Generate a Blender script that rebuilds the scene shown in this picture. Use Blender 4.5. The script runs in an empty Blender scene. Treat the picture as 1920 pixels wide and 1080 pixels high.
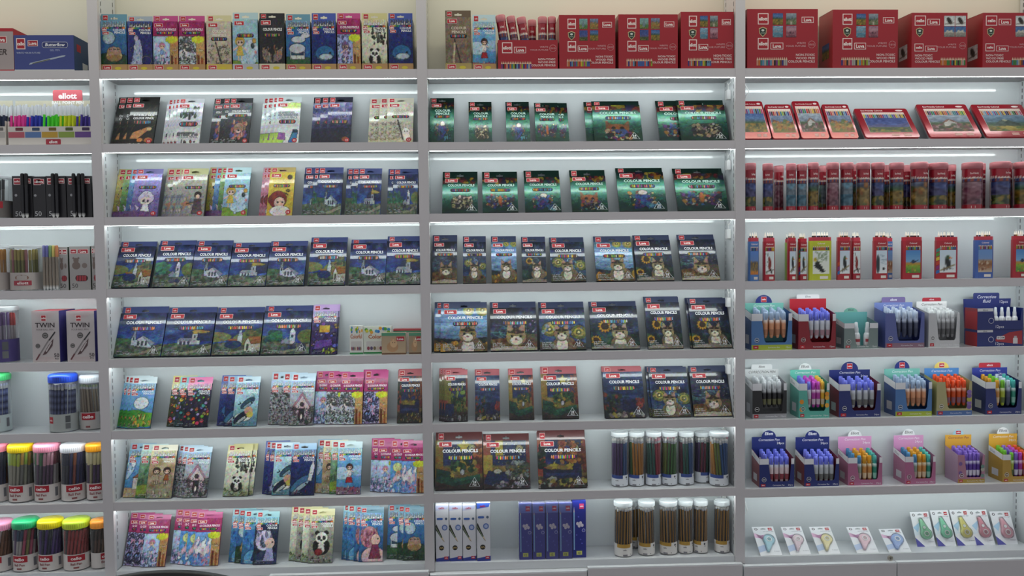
import bpy, math, random
import numpy as np
S = bpy.context.scene
COL = S.collection
# ------------------------------------------------------------------ camera
FPX = 1500.0
CAM = (0.0, -3.0254, 1.50)
PITCH, YAW, ROLL = 0.0409, 0.0368, 0.0113
def _rot(p, y, r):
    cy, sy, cp, sp, cr, sr = math.cos(y), math.sin(y), math.cos(p), math.sin(p), math.cos(r), math.sin(r)
    f = np.array([sy*cp, cy*cp, -sp]); ri = np.array([cy, -sy, 0.0]); d = np.cross(f, ri)
    return np.array([cr*ri+sr*d, -sr*ri+cr*d, f])
RM = _rot(PITCH, YAW, ROLL)
CAMV = np.array(CAM)
cd = bpy.data.cameras.new('camera'); cam = bpy.data.objects.new('camera', cd); COL.objects.link(cam)
cd.sensor_width = 36.0; cd.lens = FPX/1920*36; cd.clip_start = 0.05
from mathutils import Matrix, Vector
cam.matrix_world = Matrix(((RM[0][0], -RM[1][0], -RM[2][0], CAM[0]), (RM[0][1], -RM[1][1], -RM[2][1], CAM[1]),
                           (RM[0][2], -RM[1][2], -RM[2][2], CAM[2]), (0, 0, 0, 1)))
S.camera = cam
# ------------------------------------------------------------------ world, lamps, exposure
wd = bpy.data.worlds.new('room_light'); S.world = wd; wd.use_nodes = True
bg = wd.node_tree.nodes['Background']; bg.inputs[0].default_value = (0.95, 0.96, 1.0, 1); bg.inputs[1].default_value = 0.40
def area(name, loc, rot, sx, sy, power, col):
    l = bpy.data.lights.new(name, 'AREA'); l.shape = 'RECTANGLE'; l.size = sx; l.size_y = sy; l.energy = power; l.color = col
    o = bpy.data.objects.new(name, l); COL.objects.link(o); o.location = loc; o.rotation_euler = rot; return o
area('cove_lamp', (0.0, -0.25, 2.95), (math.radians(14), 0, 0), 4.6, 0.08, 10.5, (1.0, 0.97, 0.74))
LED_STRENGTH = 15.5
vs = S.view_settings; vs.view_transform = 'Standard'; vs.look = 'None'; vs.gamma = 1.0; vs.use_curve_mapping = False; vs.exposure = 0.0
# ------------------------------------------------------------------ projection helpers
def proj(x, y, z):
    q = RM @ (np.array((x, y, z))-CAMV); return 960+FPX*q[0]/q[2], 540+FPX*q[1]/q[2]
def onY(px, py, Y=0.0):
    d = RM.T @ np.array([(px-960)/FPX, (py-540)/FPX, 1.0]); t = (Y-CAMV[1])/d[1]; return CAMV+t*d
def Xat(px, Y, z):
    x = (px-960)*0.002
    for _ in range(4):
        a = proj(x, Y, z)[0]; b = proj(x+.01, Y, z)[0]; x += (px-a)*.01/(b-a)
    return x
def Zat(py, X, Y):
    z = 1.4-(py-540)*.002
    for _ in range(4):
        a = proj(X, Y, z)[1]; b = proj(X, Y, z+.01)[1]; z += (py-a)*.01/(b-a)
    return z
# ------------------------------------------------------------------ colour and materials
def lin(c):
    c = np.asarray(c, float); return np.where(c <= .04045, c/12.92, ((c+.055)/1.055)**2.4)
def hx(s):
    if not isinstance(s, str): return np.array(s, float)
    s = s.lstrip('#'); s = s if len(s) == 6 else ''.join(ch*2 for ch in s); return np.array([int(s[i:i+2], 16)/255 for i in (0, 2, 4)])
MATS = {}
def mat(name, rough=.4, metal=0., coat=0., bump=0., bscale=60., alpha=None, emit=None, color=None, spec=.5, trans=0., var=0., crough=.12):
    if name in MATS: return MATS[name]
    m = bpy.data.materials.new(name); m.use_nodes = True; nt = m.node_tree; b = nt.nodes['Principled BSDF']
    b.inputs['Roughness'].default_value = rough; b.inputs['Metallic'].default_value = metal
    b.inputs['Coat Weight'].default_value = coat; b.inputs['Coat Roughness'].default_value = crough
    b.inputs['Specular IOR Level'].default_value = spec
    if color is None:
        a = nt.nodes.new('ShaderNodeAttribute'); a.attribute_name = 'Col'; src = a.outputs['Color']
    else:
        r = nt.nodes.new('ShaderNodeRGB'); r.outputs[0].default_value = (*lin(hx(color)), 1); src = r.outputs[0]
    if var:
        n = nt.nodes.new('ShaderNodeTexNoise'); n.inputs['Scale'].default_value = 5.; n.inputs['Detail'].default_value = 5.
        mp = nt.nodes.new('ShaderNodeMapRange'); mp.inputs[3].default_value = 1-var; mp.inputs[4].default_value = 1+var
        hs = nt.nodes.new('ShaderNodeHueSaturation'); tc = nt.nodes.new('ShaderNodeTexCoord')
        nt.links.new(tc.outputs['Object'], n.inputs['Vector']); nt.links.new(n.outputs[0], mp.inputs[0]); nt.links.new(mp.outputs[0], hs.inputs['Value'])
        nt.links.new(src, hs.inputs['Color']); src = hs.outputs[0]
    nt.links.new(src, b.inputs['Base Color'])
    if emit: 
        b.inputs['Emission Color'].default_value = (*emit[0], 1); b.inputs['Emission Strength'].default_value = emit[1]
    if bump:
        n = nt.nodes.new('ShaderNodeTexNoise'); n.inputs['Scale'].default_value = bscale; n.inputs['Detail'].default_value = 3.
        tc = nt.nodes.new('ShaderNodeTexCoord'); nt.links.new(tc.outputs['Object'], n.inputs['Vector'])
        bp = nt.nodes.new('ShaderNodeBump'); bp.inputs['Strength'].default_value = bump; bp.inputs['Distance'].default_value = .002
        nt.links.new(n.outputs[0], bp.inputs['Height']); nt.links.new(bp.outputs[0], b.inputs['Normal'])
    if alpha is not None:
        out = nt.nodes['Material Output']; t = nt.nodes.new('ShaderNodeBsdfTransparent'); mx = nt.nodes.new('ShaderNodeMixShader')
        fr = nt.nodes.new('ShaderNodeFresnel'); fr.inputs[0].default_value = 1.4
        ad = nt.nodes.new('ShaderNodeMath'); ad.operation = 'ADD'; ad.inputs[1].default_value = alpha; ad.use_clamp = True
        nt.links.new(fr.outputs[0], ad.inputs[0]); nt.links.new(ad.outputs[0], mx.inputs[0])
        nt.links.new(t.outputs[0], mx.inputs[1]); nt.links.new(b.outputs[0], mx.inputs[2]); nt.links.new(mx.outputs[0], out.inputs[0])
    MATS[name] = m; return m
CARD = mat('printed_card', .38, coat=.25)
FOIL = mat('printed_foil', .42, metal=.05, coat=.7, crough=.05, spec=.3)
FOILG = mat('green_foil', .26, metal=.5, coat=.4, crough=.1)
FILM = mat('printed_film', .4, spec=.3, coat=.3, crough=.15, bump=.12, bscale=45.)
PLAS = mat('coloured_plastic', .32)
INK = mat('printed_ink', .5)
TIN = mat('painted_tin', .22, metal=.2, coat=.7)
CLEAR = mat('clear_plastic', .06, alpha=.015, color='#f4f8fb')
FROST = mat('cloudy_plastic', .25, alpha=.5, color='#eef3f7')
WRAP = mat('shrink_wrap', .12, alpha=.02, color='#ffffff', bump=.5, bscale=30.)
# ------------------------------------------------------------------ mesh builder
_TX = {}
def text_geo(s, bold=0.0):
    k = (s, bold)
    if k in _TX: return _TX[k]
    cu = bpy.data.curves.new('t', 'FONT'); cu.body = s; cu.size = 1; cu.resolution_u = 2; cu.offset = bold; cu.fill_mode = 'FRONT'
    o = bpy.data.objects.new('t', cu); COL.objects.link(o)
    dg = bpy.context.evaluated_depsgraph_get(); me = o.evaluated_get(dg).to_mesh()
    v = np.array([p.co[:2] for p in me.vertices]) if len(me.vertices) else np.zeros((0, 2))
    f = [list(p.vertices) for p in me.polygons]
    o.evaluated_get(dg).to_mesh_clear(); bpy.data.objects.remove(o); bpy.data.curves.remove(cu)
    if len(v): v[:, 0] -= v[:, 0].min()
    _TX[k] = (v/.7, f, (v[:, 0].max()/.7 if len(v) else 0)); return _TX[k]
class MB:
    def __init__(s): s.v = []; s.f = []; s.c = []
    def add(s, vs, fs, col):
        n = len(s.v); s.v += [tuple(p) for p in vs]; s.f += [[i+n for i in f] for f in fs]
        col = hx(col)
        if col.ndim == 1: s.c += [tuple(col)]*len(vs)
        else: s.c += [tuple(c) for c in col]
        return s
    # flat shapes on the front plane y = const, x right, z up
    def rect(s, x0, z0, x1, z1, y, col): return s.add([(x0, y, z0), (x1, y, z0), (x1, y, z1), (x0, y, z1)], [(0, 1, 2, 3)], col)
    def poly(s, pts, y, col): return s.add([(p[0], y, p[1]) for p in pts], [tuple(range(len(pts)))], col)
    def rrect(s, x0, z0, x1, z1, r, y, col, n=4):
        pts = []
        for cx, cz, a in ((x1-r, z0+r, -90), (x1-r, z1-r, 0), (x0+r, z1-r, 90), (x0+r, z0+r, 180)):
            for i in range(n+1):
                t = math.radians(a+90*i/n); pts.append((cx+r*math.cos(t), cz+r*math.sin(t)))
        return s.poly(pts, y, col)
    def disc(s, cx, cz, rx, rz, y, col, n=16): return s.poly([(cx+rx*math.cos(6.2832*i/n), cz+rz*math.sin(6.2832*i/n)) for i in range(n)], y, col)
    def text(s, t, x, z, h, y, col, align='l', shear=0., maxw=None, bold=.02, fn=None, wide=1.):
        v, f, w = text_geo(t, bold)
        if not len(v): return s
        k = h; kx = h*wide
        if maxw and w*kx > maxw: kx = maxw/w
        ox = x-(w*kx if align == 'r' else w*kx/2 if align == 'c' else 0)
        P = [(ox+p[0]*kx+shear*p[1]*k, y, z+p[1]*k) for p in v]
        if fn: P = [fn(*p) for p in P]
        return s.add(P, f, col)
    def box(s, x0, y0, z0, x1, y1, z1, col, bevel=0.):
        v = [(x0, y0, z0), (x1, y0, z0), (x1, y1, z0), (x0, y1, z0), (x0, y0, z1), (x1, y0, z1), (x1, y1, z1), (x0, y1, z1)]
        return s.add(v, [(0, 3, 2, 1), (4, 5, 6, 7), (0, 1, 5, 4), (1, 2, 6, 5), (2, 3, 7, 6), (3, 0, 4, 7)], col)
    def lathe(s, prof, n, cols, cx=0, cy=0, a0=0., a1=2*math.pi, sx=1., sy=1.):
        full = abs(a1-a0-2*math.pi) < 1e-6; m = n if full else n+1; vs = []; cc = []; fs = []
        for j, (r, z) in enumerate(prof):
            c = hx(cols[j] if isinstance(cols, list) else cols)
            for i in range(m):
                a = a0+(a1-a0)*i/n; vs.append((cx+r*math.cos(a)*sx, cy+r*math.sin(a)*sy, z)); cc.append(c)
        for j in range(len(prof)-1):
            for i in range(n):
                k = (i+1) % m; fs.append((j*m+i, j*m+k, (j+1)*m+k, (j+1)*m+i))
        return s.add(vs, fs, np.array(cc))
    def cap(s, r, z, n, col, cx=0, cy=0, up=True, sx=1., sy=1.):
        idx = range(n) if up else range(n-1, -1, -1)
        return s.add([(cx+r*math.cos(6.28318*i/n)*sx, cy+r*math.sin(6.28318*i/n)*sy, z) for i in idx], [tuple(range(n))], col)
    def cyl(s, r0, r1, z0, z1, n, col, cx=0, cy=0):
        s.lathe([(r0, z0), (r1, z1)], n, col, cx, cy); s.cap(r0, z0, n, col, cx, cy, False); return s.cap(r1, z1, n, col, cx, cy)
    def tube(s, pts, r, col, n=6):
        pts = [Vector(p) for p in pts]; vs = []; fs = []
        for i, p in enumerate(pts):
            d = (pts[min(i+1, len(pts)-1)]-pts[max(i-1, 0)]).normalized(); a = d.orthogonal().normalized(); b = d.cross(a)
            for k in range(n): vs.append(tuple(p+a*(r*math.cos(6.2832*k/n))+b*(r*math.sin(6.2832*k/n))))
        for i in range(len(pts)-1):
            for k in range(n): fs.append((i*n+k, i*n+(k+1) % n, (i+1)*n+(k+1) % n, (i+1)*n+k))
        fs += [tuple(range(n)), tuple(range((len(pts)-1)*n, len(pts)*n))]
        return s.add(vs, fs, col)
    def mesh(s, name, m, smooth=False):
        me = bpy.data.meshes.new(name); me.from_pydata(s.v, [], s.f)
        a = me.color_attributes.new('Col', 'FLOAT_COLOR', 'POINT')
        c = np.ones((len(s.v), 4), np.float32); c[:, :3] = lin(np.array(s.c).reshape(-1, 3)); a.data.foreach_set('color', c.ravel())
        me.materials.append(m)
        if smooth: me.polygons.foreach_set('use_smooth', [True]*len(me.polygons))
        me.update(); return me
    def obj(s, name, m, parent=None, smooth=False): return link(name, s.mesh(name, m, smooth), parent)
def link(name, me, parent=None, loc=None, rot=None, scale=None):
    o = bpy.data.objects.new(name, me); COL.objects.link(o); o.parent = parent
    if loc is not None: o.location = loc
    if rot is not None: o.rotation_euler = rot
    if scale is not None: o.scale = scale
    return o
def tag(o, label, cat, group=None, kind=None):
    if label: o['label'] = label
    if cat: o['category'] = cat
    if group: o['group'] = group
    if kind: o['kind'] = kind
    return o
ALL = []      # every thing: (object, base label, bay, x) for the pass that tells look-alikes apart
def thing(name, loc, label, cat, group=None, rot=(0, 0, 0), bay=None):
    o = link(name, None, None, loc, rot); o.empty_display_size = .02; tag(o, label, cat, group); ALL.append((o, bay)); return o
# ------------------------------------------------------------------ shelving: measured fascia lines (pixel y of the top edge)
FA = {'A': ((60,), [(133,), (272,), (409,), (545.5,), (681,), (814,), (947,), (1076,)]),
      'B': ((200, 770), [(133, 129), (271, 266), (408, 402), (544, 534), (676, 664), (812, 795), (944, 929), (1073, 1058)]),
      'C': ((820, 1360), [(130, 129), (268, 263), (402, 395), (534, 527), (663, 657), (795, 786), (925, 917), (1056, 1045)]),
      'D': ((1410, 1850), [(127, 129), (262, 261), (394, 393), (527, 523), (657, 652), (786, 782), (917, 909), (1043, 1036)])}
ZL = {b: [float(np.mean([onY(x, y)[2] for x, y in zip(xs, row)])) for row in rows] for b, (xs, rows) in FA.items()}
UX = [-1.4152+1.2*k for k in (-1, 0, 1, 2, 3)]     # upright centres
BX = {'A': (UX[0], UX[1]), 'B': (UX[1], UX[2]), 'C': (UX[2], UX[3]), 'D': (UX[3], UX[4])}
WALL = 0.155; HU = 0.0185
SHELFW = ['top', 'second', 'third', 'fourth', 'fifth', 'sixth', 'seventh', 'bottom']
BAYW = {'A': 'jar bay', 'B': 'church box bay', 'C': 'cat box bay', 'D': 'correction pen bay'}
WHITE = mat('white_laminate', .22, coat=.3, color='#d9dcdf', var=.02)
BACK = mat('glossy_back_panel', .03, coat=.0, color='#d4d9dc', var=.015)
GREY = mat('grey_metal_trim', .3, metal=.15, color='#d6d2d4', var=.03)
CREAM = mat('cream_wall_paint', .6, color='#e9e5d4', var=.02)
LED = mat('led_diffuser', .5, color='#ffffff', emit=((.90, 1.0, .975), LED_STRENGTH))
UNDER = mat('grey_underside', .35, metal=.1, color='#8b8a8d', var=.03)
DARK = mat('dark_gap', .7, color='#1d1d22')
FLOORM = mat('grey_floor_tile', .3, color='#8f8f92', var=.05)
def struct(name, mb, m, parent=None):
    o = mb.obj(name, m, parent); o['kind'] = 'structure'; return o
def build_shell():
    w = MB(); w.box(-3.2, WALL, 0, 3.2, WALL+.1, 3.1, '#ffffff'); struct('wall_back', w, CREAM)
    f = MB(); f.box(-3.2, -4.2, -.05, 3.2, WALL, 0, '#ffffff'); struct('floor', f, FLOORM)
    ztop = ZL['B'][0]
    for k, b in enumerate('ABCD'):
        x0, x1 = BX[b]
        p = MB(); p.box(x0+.001, WALL-.0045, .30, x1-.001, WALL-.0005, ZL[b][0]-.02, '#fff')
        tag(p.obj('back_panel', BACK), 'glossy white back panel of the '+BAYW[b], 'panel', 'back panels of the shelving')
    zu = max(ZL[b][7] for b in 'ABCD')-.029
    for k, x in enumerate(UX):
        u = thing('upright_post', (x, 0, 0), ['grey upright at the far end of the jar bay', 'grey upright between the jars and the church boxes',
             'grey upright between the church boxes and the cat boxes', 'grey upright between the cat boxes and the correction pens',
             'grey upright closing the correction pen bay'][k], 'upright', 'uprights of the shelving')
        m = MB(); m.box(-HU, -.004, zu, HU, .012, 3.0, '#fff'); m.obj('front_trim', GREY, u)
        m = MB(); m.box(-HU+.004, .012, zu, HU-.004, WALL-.005, 3.0, '#fff'); m.obj('side_panel', WHITE, u)
        for s in (-1, 1):                                    # slotted strips on both faces of the panel
            for yy in (.03, .128):
                m = MB(); xs = s*(HU-.004)
                for i in range(100):
                    z = .36+i*.026; m.add([(xs+s*.0006, yy, z), (xs+s*.0006, yy+.004, z), (xs+s*.0006, yy+.004, z+.016), (xs+s*.0006, yy, z+.016)], [(0, 1, 2, 3)], '#fff')
                o = m.obj('slot_strip', DARK, u); o['kind'] = 'stuff'
    for b in 'ABCD':
        x0, x1 = BX[b][0]+HU, BX[b][1]-HU
        for i in range(7):
            z = ZL[b][i]
            t = thing('shelf', ((x0+x1)/2, 0, z), '%s shelf of the %s, grey front edge and light strip' % (SHELFW[i], BAYW[b]), 'shelf', 'shelves of the wall')
            hw = (x1-x0)/2
            m = MB(); m.box(-hw, .006, -.018, hw, WALL-.005, 0, '#fff'); m.obj('board', WHITE, t)
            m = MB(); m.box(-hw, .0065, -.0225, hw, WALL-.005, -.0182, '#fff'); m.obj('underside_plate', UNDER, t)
            m = MB(); m.box(-hw, -.002, -.031, hw, .006, .001, '#fff'); m.obj('front_edge', GREY, t)
            m = MB(); m.box(-hw+.004, .0075, -.031, hw-.004, .0155, -.0235, '#fff'); m.obj('light_strip', LED, t)
        # base cabinet with its deck and doors
        z = ZL[b][7]
        t = thing('base_cabinet', ((x0+x1)/2, 0, 0), 'low white base cabinet with grey doors under the '+BAYW[b], 'cabinet', 'base cabinets under the shelving')
        hw = (BX[b][1]-BX[b][0])/2-.001
        m = MB(); m.box(-hw+HU, .004, z-.03, hw-HU, WALL-.005, z, '#fff'); m.obj('deck', WHITE, t)
        m = MB(); m.box(-hw, -.02, .06, hw, WALL-.005, z-.031, '#fff'); m.obj('body', WHITE, t)
        m = MB(); m.box(-hw, -.005, 0, hw, .1, .058, '#fff'); m.obj('plinth', DARK, t)
        for s in (-1, 1):
            zz = z-(.026 if s < 0 else .014) if b in 'BC' else z-.018
            m = MB(); m.box(min(0, s*hw)+.002, -.04, .065, max(0, s*hw)-.002, -.021, zz, '#fff'); d = m.obj('door', WHITE, t)
            m = MB(); m.box(min(0, s*hw)+.002, -.0415, .065, max(0, s*hw)-.002, -.0402, zz-.004, '#fff'); m.obj('door_face', GREY, d)
build_shell()
# ------------------------------------------------------------------ printed pictures: a small numpy painter, stored as point colours on the carton fronts
class Cv:
    def __init__(s, W, H, seed=0):
        s.W, s.H = W, H; s.u, s.v = np.meshgrid(np.linspace(0, 1, W), np.linspace(0, 1, H)); s.c = np.zeros((H, W, 3)); s.r = np.random.RandomState(seed)
    def mix(s, m, col, a=1.):
        m = np.clip(m*a, 0, 1)[..., None]; s.c = s.c*(1-m)+hx(col)*m; return s
    def grad(s, *st):
        vs = [a for a, _ in st]; cs = np.array([hx(c) for _, c in st])
        for k in range(3): s.c[..., k] = np.interp(s.v, vs, cs[:, k])
        return s
    def ell(s, x, y, rx, ry, col, a=1., rot=0.):
        du, dv = s.u-x, s.v-y; c, d = math.cos(rot), math.sin(rot); p = (du*c+dv*d)/rx; q = (-du*d+dv*c)/ry
        r = np.sqrt(p*p+q*q); e = max(.6/(s.W*rx), .6/(s.H*ry)); return s.mix(np.clip((1-r)/e+.5, 0, 1), col, a)
    def ring(s, x, y, rx, ry, w, col, a=1.):
        r = np.sqrt(((s.u-x)/rx)**2+((s.v-y)/ry)**2); return s.mix((abs(r-1) < w)*1., col, a)
    def poly(s, pts, col, a=1.):
        ins = np.zeros(s.u.shape, bool); n = len(pts)
        for i in range(n):
            x0, y0 = pts[i]; x1, y1 = pts[(i+1) % n]
            if y0 == y1: continue
            cr = ((y0 > s.v) != (y1 > s.v)) & (s.u < (x1-x0)*(s.v-y0)/(y1-y0)+x0); ins ^= cr
        return s.mix(ins*1., col, a)
    def rect(s, x0, y0, x1, y1, col, a=1.): return s.mix(((s.u >= x0) & (s.u <= x1) & (s.v >= y0) & (s.v <= y1))*1., col, a)
    def line(s, x0, y0, x1, y1, w, col, a=1.):
        ar = s.H/s.W; dx, dy = x1-x0, (y1-y0)*ar; L = dx*dx+dy*dy+1e-9; pu, pv = s.u-x0, (s.v-y0)*ar
        t = np.clip((pu*dx+pv*dy)/L, 0, 1); d = np.hypot(pu-t*dx, pv-t*dy); return s.mix(np.clip((w-d)*s.W+.5, 0, 1), col, a)
    def nz(s, fx, fy, seed=None):
        r = s.r if seed is None else np.random.RandomState(seed); g = r.rand(fy+2, fx+2); x = s.u*fx; y = s.v*fy; i = x.astype(int); j = y.astype(int)
        a, b = x-i, y-j; a = a*a*(3-2*a); b = b*b*(3-2*b)
        return (g[j, i]*(1-a)+g[j, i+1]*a)*(1-b)+(g[j+1, i]*(1-a)+g[j+1, i+1]*a)*b
    def tex(s, fx, fy, amp, v0=0., v1=1.):
        m = ((s.v >= v0) & (s.v <= v1))[..., None]; s.c = np.clip(s.c+(s.nz(fx, fy)-.5)[..., None]*amp*m, 0, 1); return s
    def blobs(s, n, x0, y0, x1, y1, rmin, rmax, cols, a=.9):
        for i in range(n):
            r = s.r.uniform(rmin, rmax); s.ell(s.r.uniform(x0, x1), s.r.uniform(y0, y1), r, r*s.W/s.H*s.r.uniform(.6, 1.5), cols[i % len(cols)], a, s.r.uniform(0, 3))
        return s
    def strokes(s, n, x0, y0, x1, y1, L, w, cols, a=.7, ang=None):
        for i in range(n):
            x, y = s.r.uniform(x0, x1), s.r.uniform(y0, y1); t = s.r.uniform(0, 3.14) if ang is None else ang+s.r.uniform(-.4, .4)
            s.line(x, y, x+L*math.cos(t), y+L*math.sin(t)*s.W/s.H, w, cols[i % len(cols)], a)
        return s
    def swirl(s, x, y, r, cols, ry=None):
        ry = ry or r*s.W/s.H; s.ell(x, y, r, ry, cols[0])
        for k in range(1, 4): s.ring(x, y, r*(1-k*.26), ry*(1-k*.26), .22/(1-k*.22), cols[1 if k % 2 else 0])
        return s.ell(x, y, r*.2, ry*.2, cols[2])
    def tips(s, y0=.86, y1=.99, n=12, base='#e9ecec', bg=None, band=True):
        pal = ['#e8452f', '#f08a2c', '#f2d33a', '#9ec93a', '#3c9a46', '#2f9aa5', '#3a66b8', '#3b3c97', '#7a3f96', '#c9428a', '#7b4a2d', '#2a2a2a']
        if bg is not None: s.rect(0, y0-.04, 1, 1, bg)
        for i in range(n):
            x = .08+.86*(i+.5)/n; w = .38/n
            s.poly([(x-w, y0), (x+w, y0), (x+.1*w, y1), (x-.1*w, y1)], base)
            if band: s.rect(x-w, y0-.045, x+w, y0, pal[i % 12])
        return s
    def small(s, x0, y0, x1, n, col='#cfd6dc', h=.022, a=.7):
        for k in range(n):
            m = s.nz(40, 2, k+5) > .35; L = x1-(x1-x0)*.25*((k*37 % 10)/10)
            s.mix(((s.u > x0) & (s.u < L) & (s.v > y0+k*h*1.6) & (s.v < y0+k*h*1.6+h) & m)*1., col, a)
        return s
def night_sky(c, v0, base=('#27509a', '#17306b', '#141f45')):
    c.grad((0, base[0]), (v0, base[0]), (.7, base[1]), (1, base[2])); c.tex(5, 7, .22, v0*.8); c.tex(14, 9, .14, v0*.8)
    for i in range(26):
        x, y = c.r.uniform(0, 1), c.r.uniform(v0, .78); c.line(x, y, x+.16, y+c.r.uniform(-.05, .07), .006, ['#6f93cf', '#8fb0dd', '#3f66ad'][i % 3], .35)
def church_art(k):
    def f(c):
        night_sky(c, .3)
        if k == 3: c.ell(.9, .36, .5, .2, '#8d8a3c', .8)
        if k in (0, 2): c.ell(.08, .3, .4, .12, '#4c6a42', .9)
        if k == 1: c.ell(.8, .45, .4, .14, '#1c2a52', .9).poly([(.55, .56), (.7, .6), (.95, .54), (.85, .5), (.6, .52)], '#c9a640', .8)
        if k == 3: c.ell(.02, .42, .35, .12, '#8a8a3a', .8)
        if k == 2: c.blobs(26, .08, .22, .36, .5, .05, .11, ['#2f6a52', '#3f8560', '#1f4a48']); c.ell(.93, .4, .2, .16, '#6f7d38', .9)
        # ground
        c.poly([(0, 0), (1, 0), (1, .28), (.6, .22), (.3, .3), (0, .26)], '#5c6a58'); c.tex(18, 14, .25, 0, .3)
        c.poly([(.0, .03), (.55, .1), (1, .24), (1, .14), (.5, .02)], '#9a9c86', .8)
        W, G, D = '#c3cbd2', '#8e9aa8', '#3d4a63'
        if k == 0:
            c.poly([(.32, .24), (.32, .42), (.36, .6), (.385, .62), (.41, .44), (.41, .24)], W); c.poly([(.33, .44), (.37, .62), (.4, .44)], '#7f8da6')
            c.poly([(.4, .22), (.4, .36), (.54, .46), (.74, .3), (.78, .18)], W); c.poly([(.52, .47), (.56, .47), (.84, .3), (.78, .22)], G)
            for x in (.46, .54, .62): c.rect(x, .24, x+.035, .34, D)
            c.rect(.35, .36, .38, .42, D)
        elif k == 1:
            c.rect(.28, .24, .74, .34, W); c.poly([(.26, .33), (.32, .4), (.56, .4), (.58, .33)], G); c.rect(.56, .24, .69, .5, '#aab3ba')
            c.poly([(.57, .5), (.625, .72), (.68, .5)], '#a8923f')
            for x in (.33, .41, .49): c.rect(x, .25, x+.04, .31, D)
            c.rect(.61, .4, .64, .46, D)
        elif k == 2:
            c.rect(.56, .22, .68, .5, W); c.poly([(.56, .5), (.62, .64), (.68, .5)], '#dfe4e6'); c.poly([(.4, .22), (.4, .3), (.5, .37), (.58, .3), (.58, .22)], G); c.rect(.6, .38, .64, .44, D)
            c.blobs(14, .45, .12, .9, .22, .03, .06, ['#33405e', '#4a5872', '#6c7460'])
        else:
            c.rect(.5, .24, .6, .44, W); c.poly([(.5, .44), (.55, .68), (.6, .44)], '#a9b6c4'); c.poly([(.28, .34), (.34, .38), (.5, .38), (.5, .3)], '#a06a3a')
            c.ell(.42, .24, .18, .09, '#233a66'); c.rect(.66, .08, 1, .3, '#b8b5a6'); c.poly([(.62, .24), (.72, .42), (1, .42), (1, .26), (.8, .24)], '#9a6a34')
            c.poly([(.66, .08), (.66, .27), (.72, .4), (.79, .26), (.79, .08)], '#cfccbd'); c.rect(.71, .1, .745, .24, '#4a4638')
            c.blobs(16, .68, .46, .98, .62, .03, .06, ['#4f5c3c', '#6d6a40', '#35503f'])
        c.small(.04, .03, .4, 3); 
    return f
def cat(c, x, y, s, col='#a08c66', face='#e0d6c4', body=True):
    r = s; ry = s*c.W/c.H
    if body: c.ell(x+.3*r, y-1.6*ry, 1.5*r, 1.4*ry, '#7d6c50').ell(x, y-1.5*ry, .75*r, 1.1*ry, '#e4dccb')
    for k in (-1, 1): c.poly([(x+k*.9*r, y+.2*ry), (x+k*.85*r, y+1.75*ry), (x+k*.15*r, y+.8*ry)], col).poly([(x+k*.78*r, y+.5*ry), (x+k*.76*r, y+1.4*ry), (x+k*.35*r, y+.8*ry)], '#b08a7c')
    c.ell(x, y, r, ry*.95, col).ell(x, y-.35*ry, .62*r, .5*ry, face)
    for k in (-1, 1):
        c.ell(x+k*.42*r, y+.1*ry, .2*r, .15*ry, '#d8d49a').ell(x+k*.42*r, y+.1*ry, .1*r, .13*ry, '#1c1a16')
        for j in range(3): c.line(x+k*.1*r, y+(.95-.25*j)*ry, x+k*(.3+.2*j)*r, y+.55*ry, .013*s/.15, '#3a3022', .9)
    c.ell(x, y-.22*ry, .1*r, .08*ry, '#b06a66')
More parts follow.
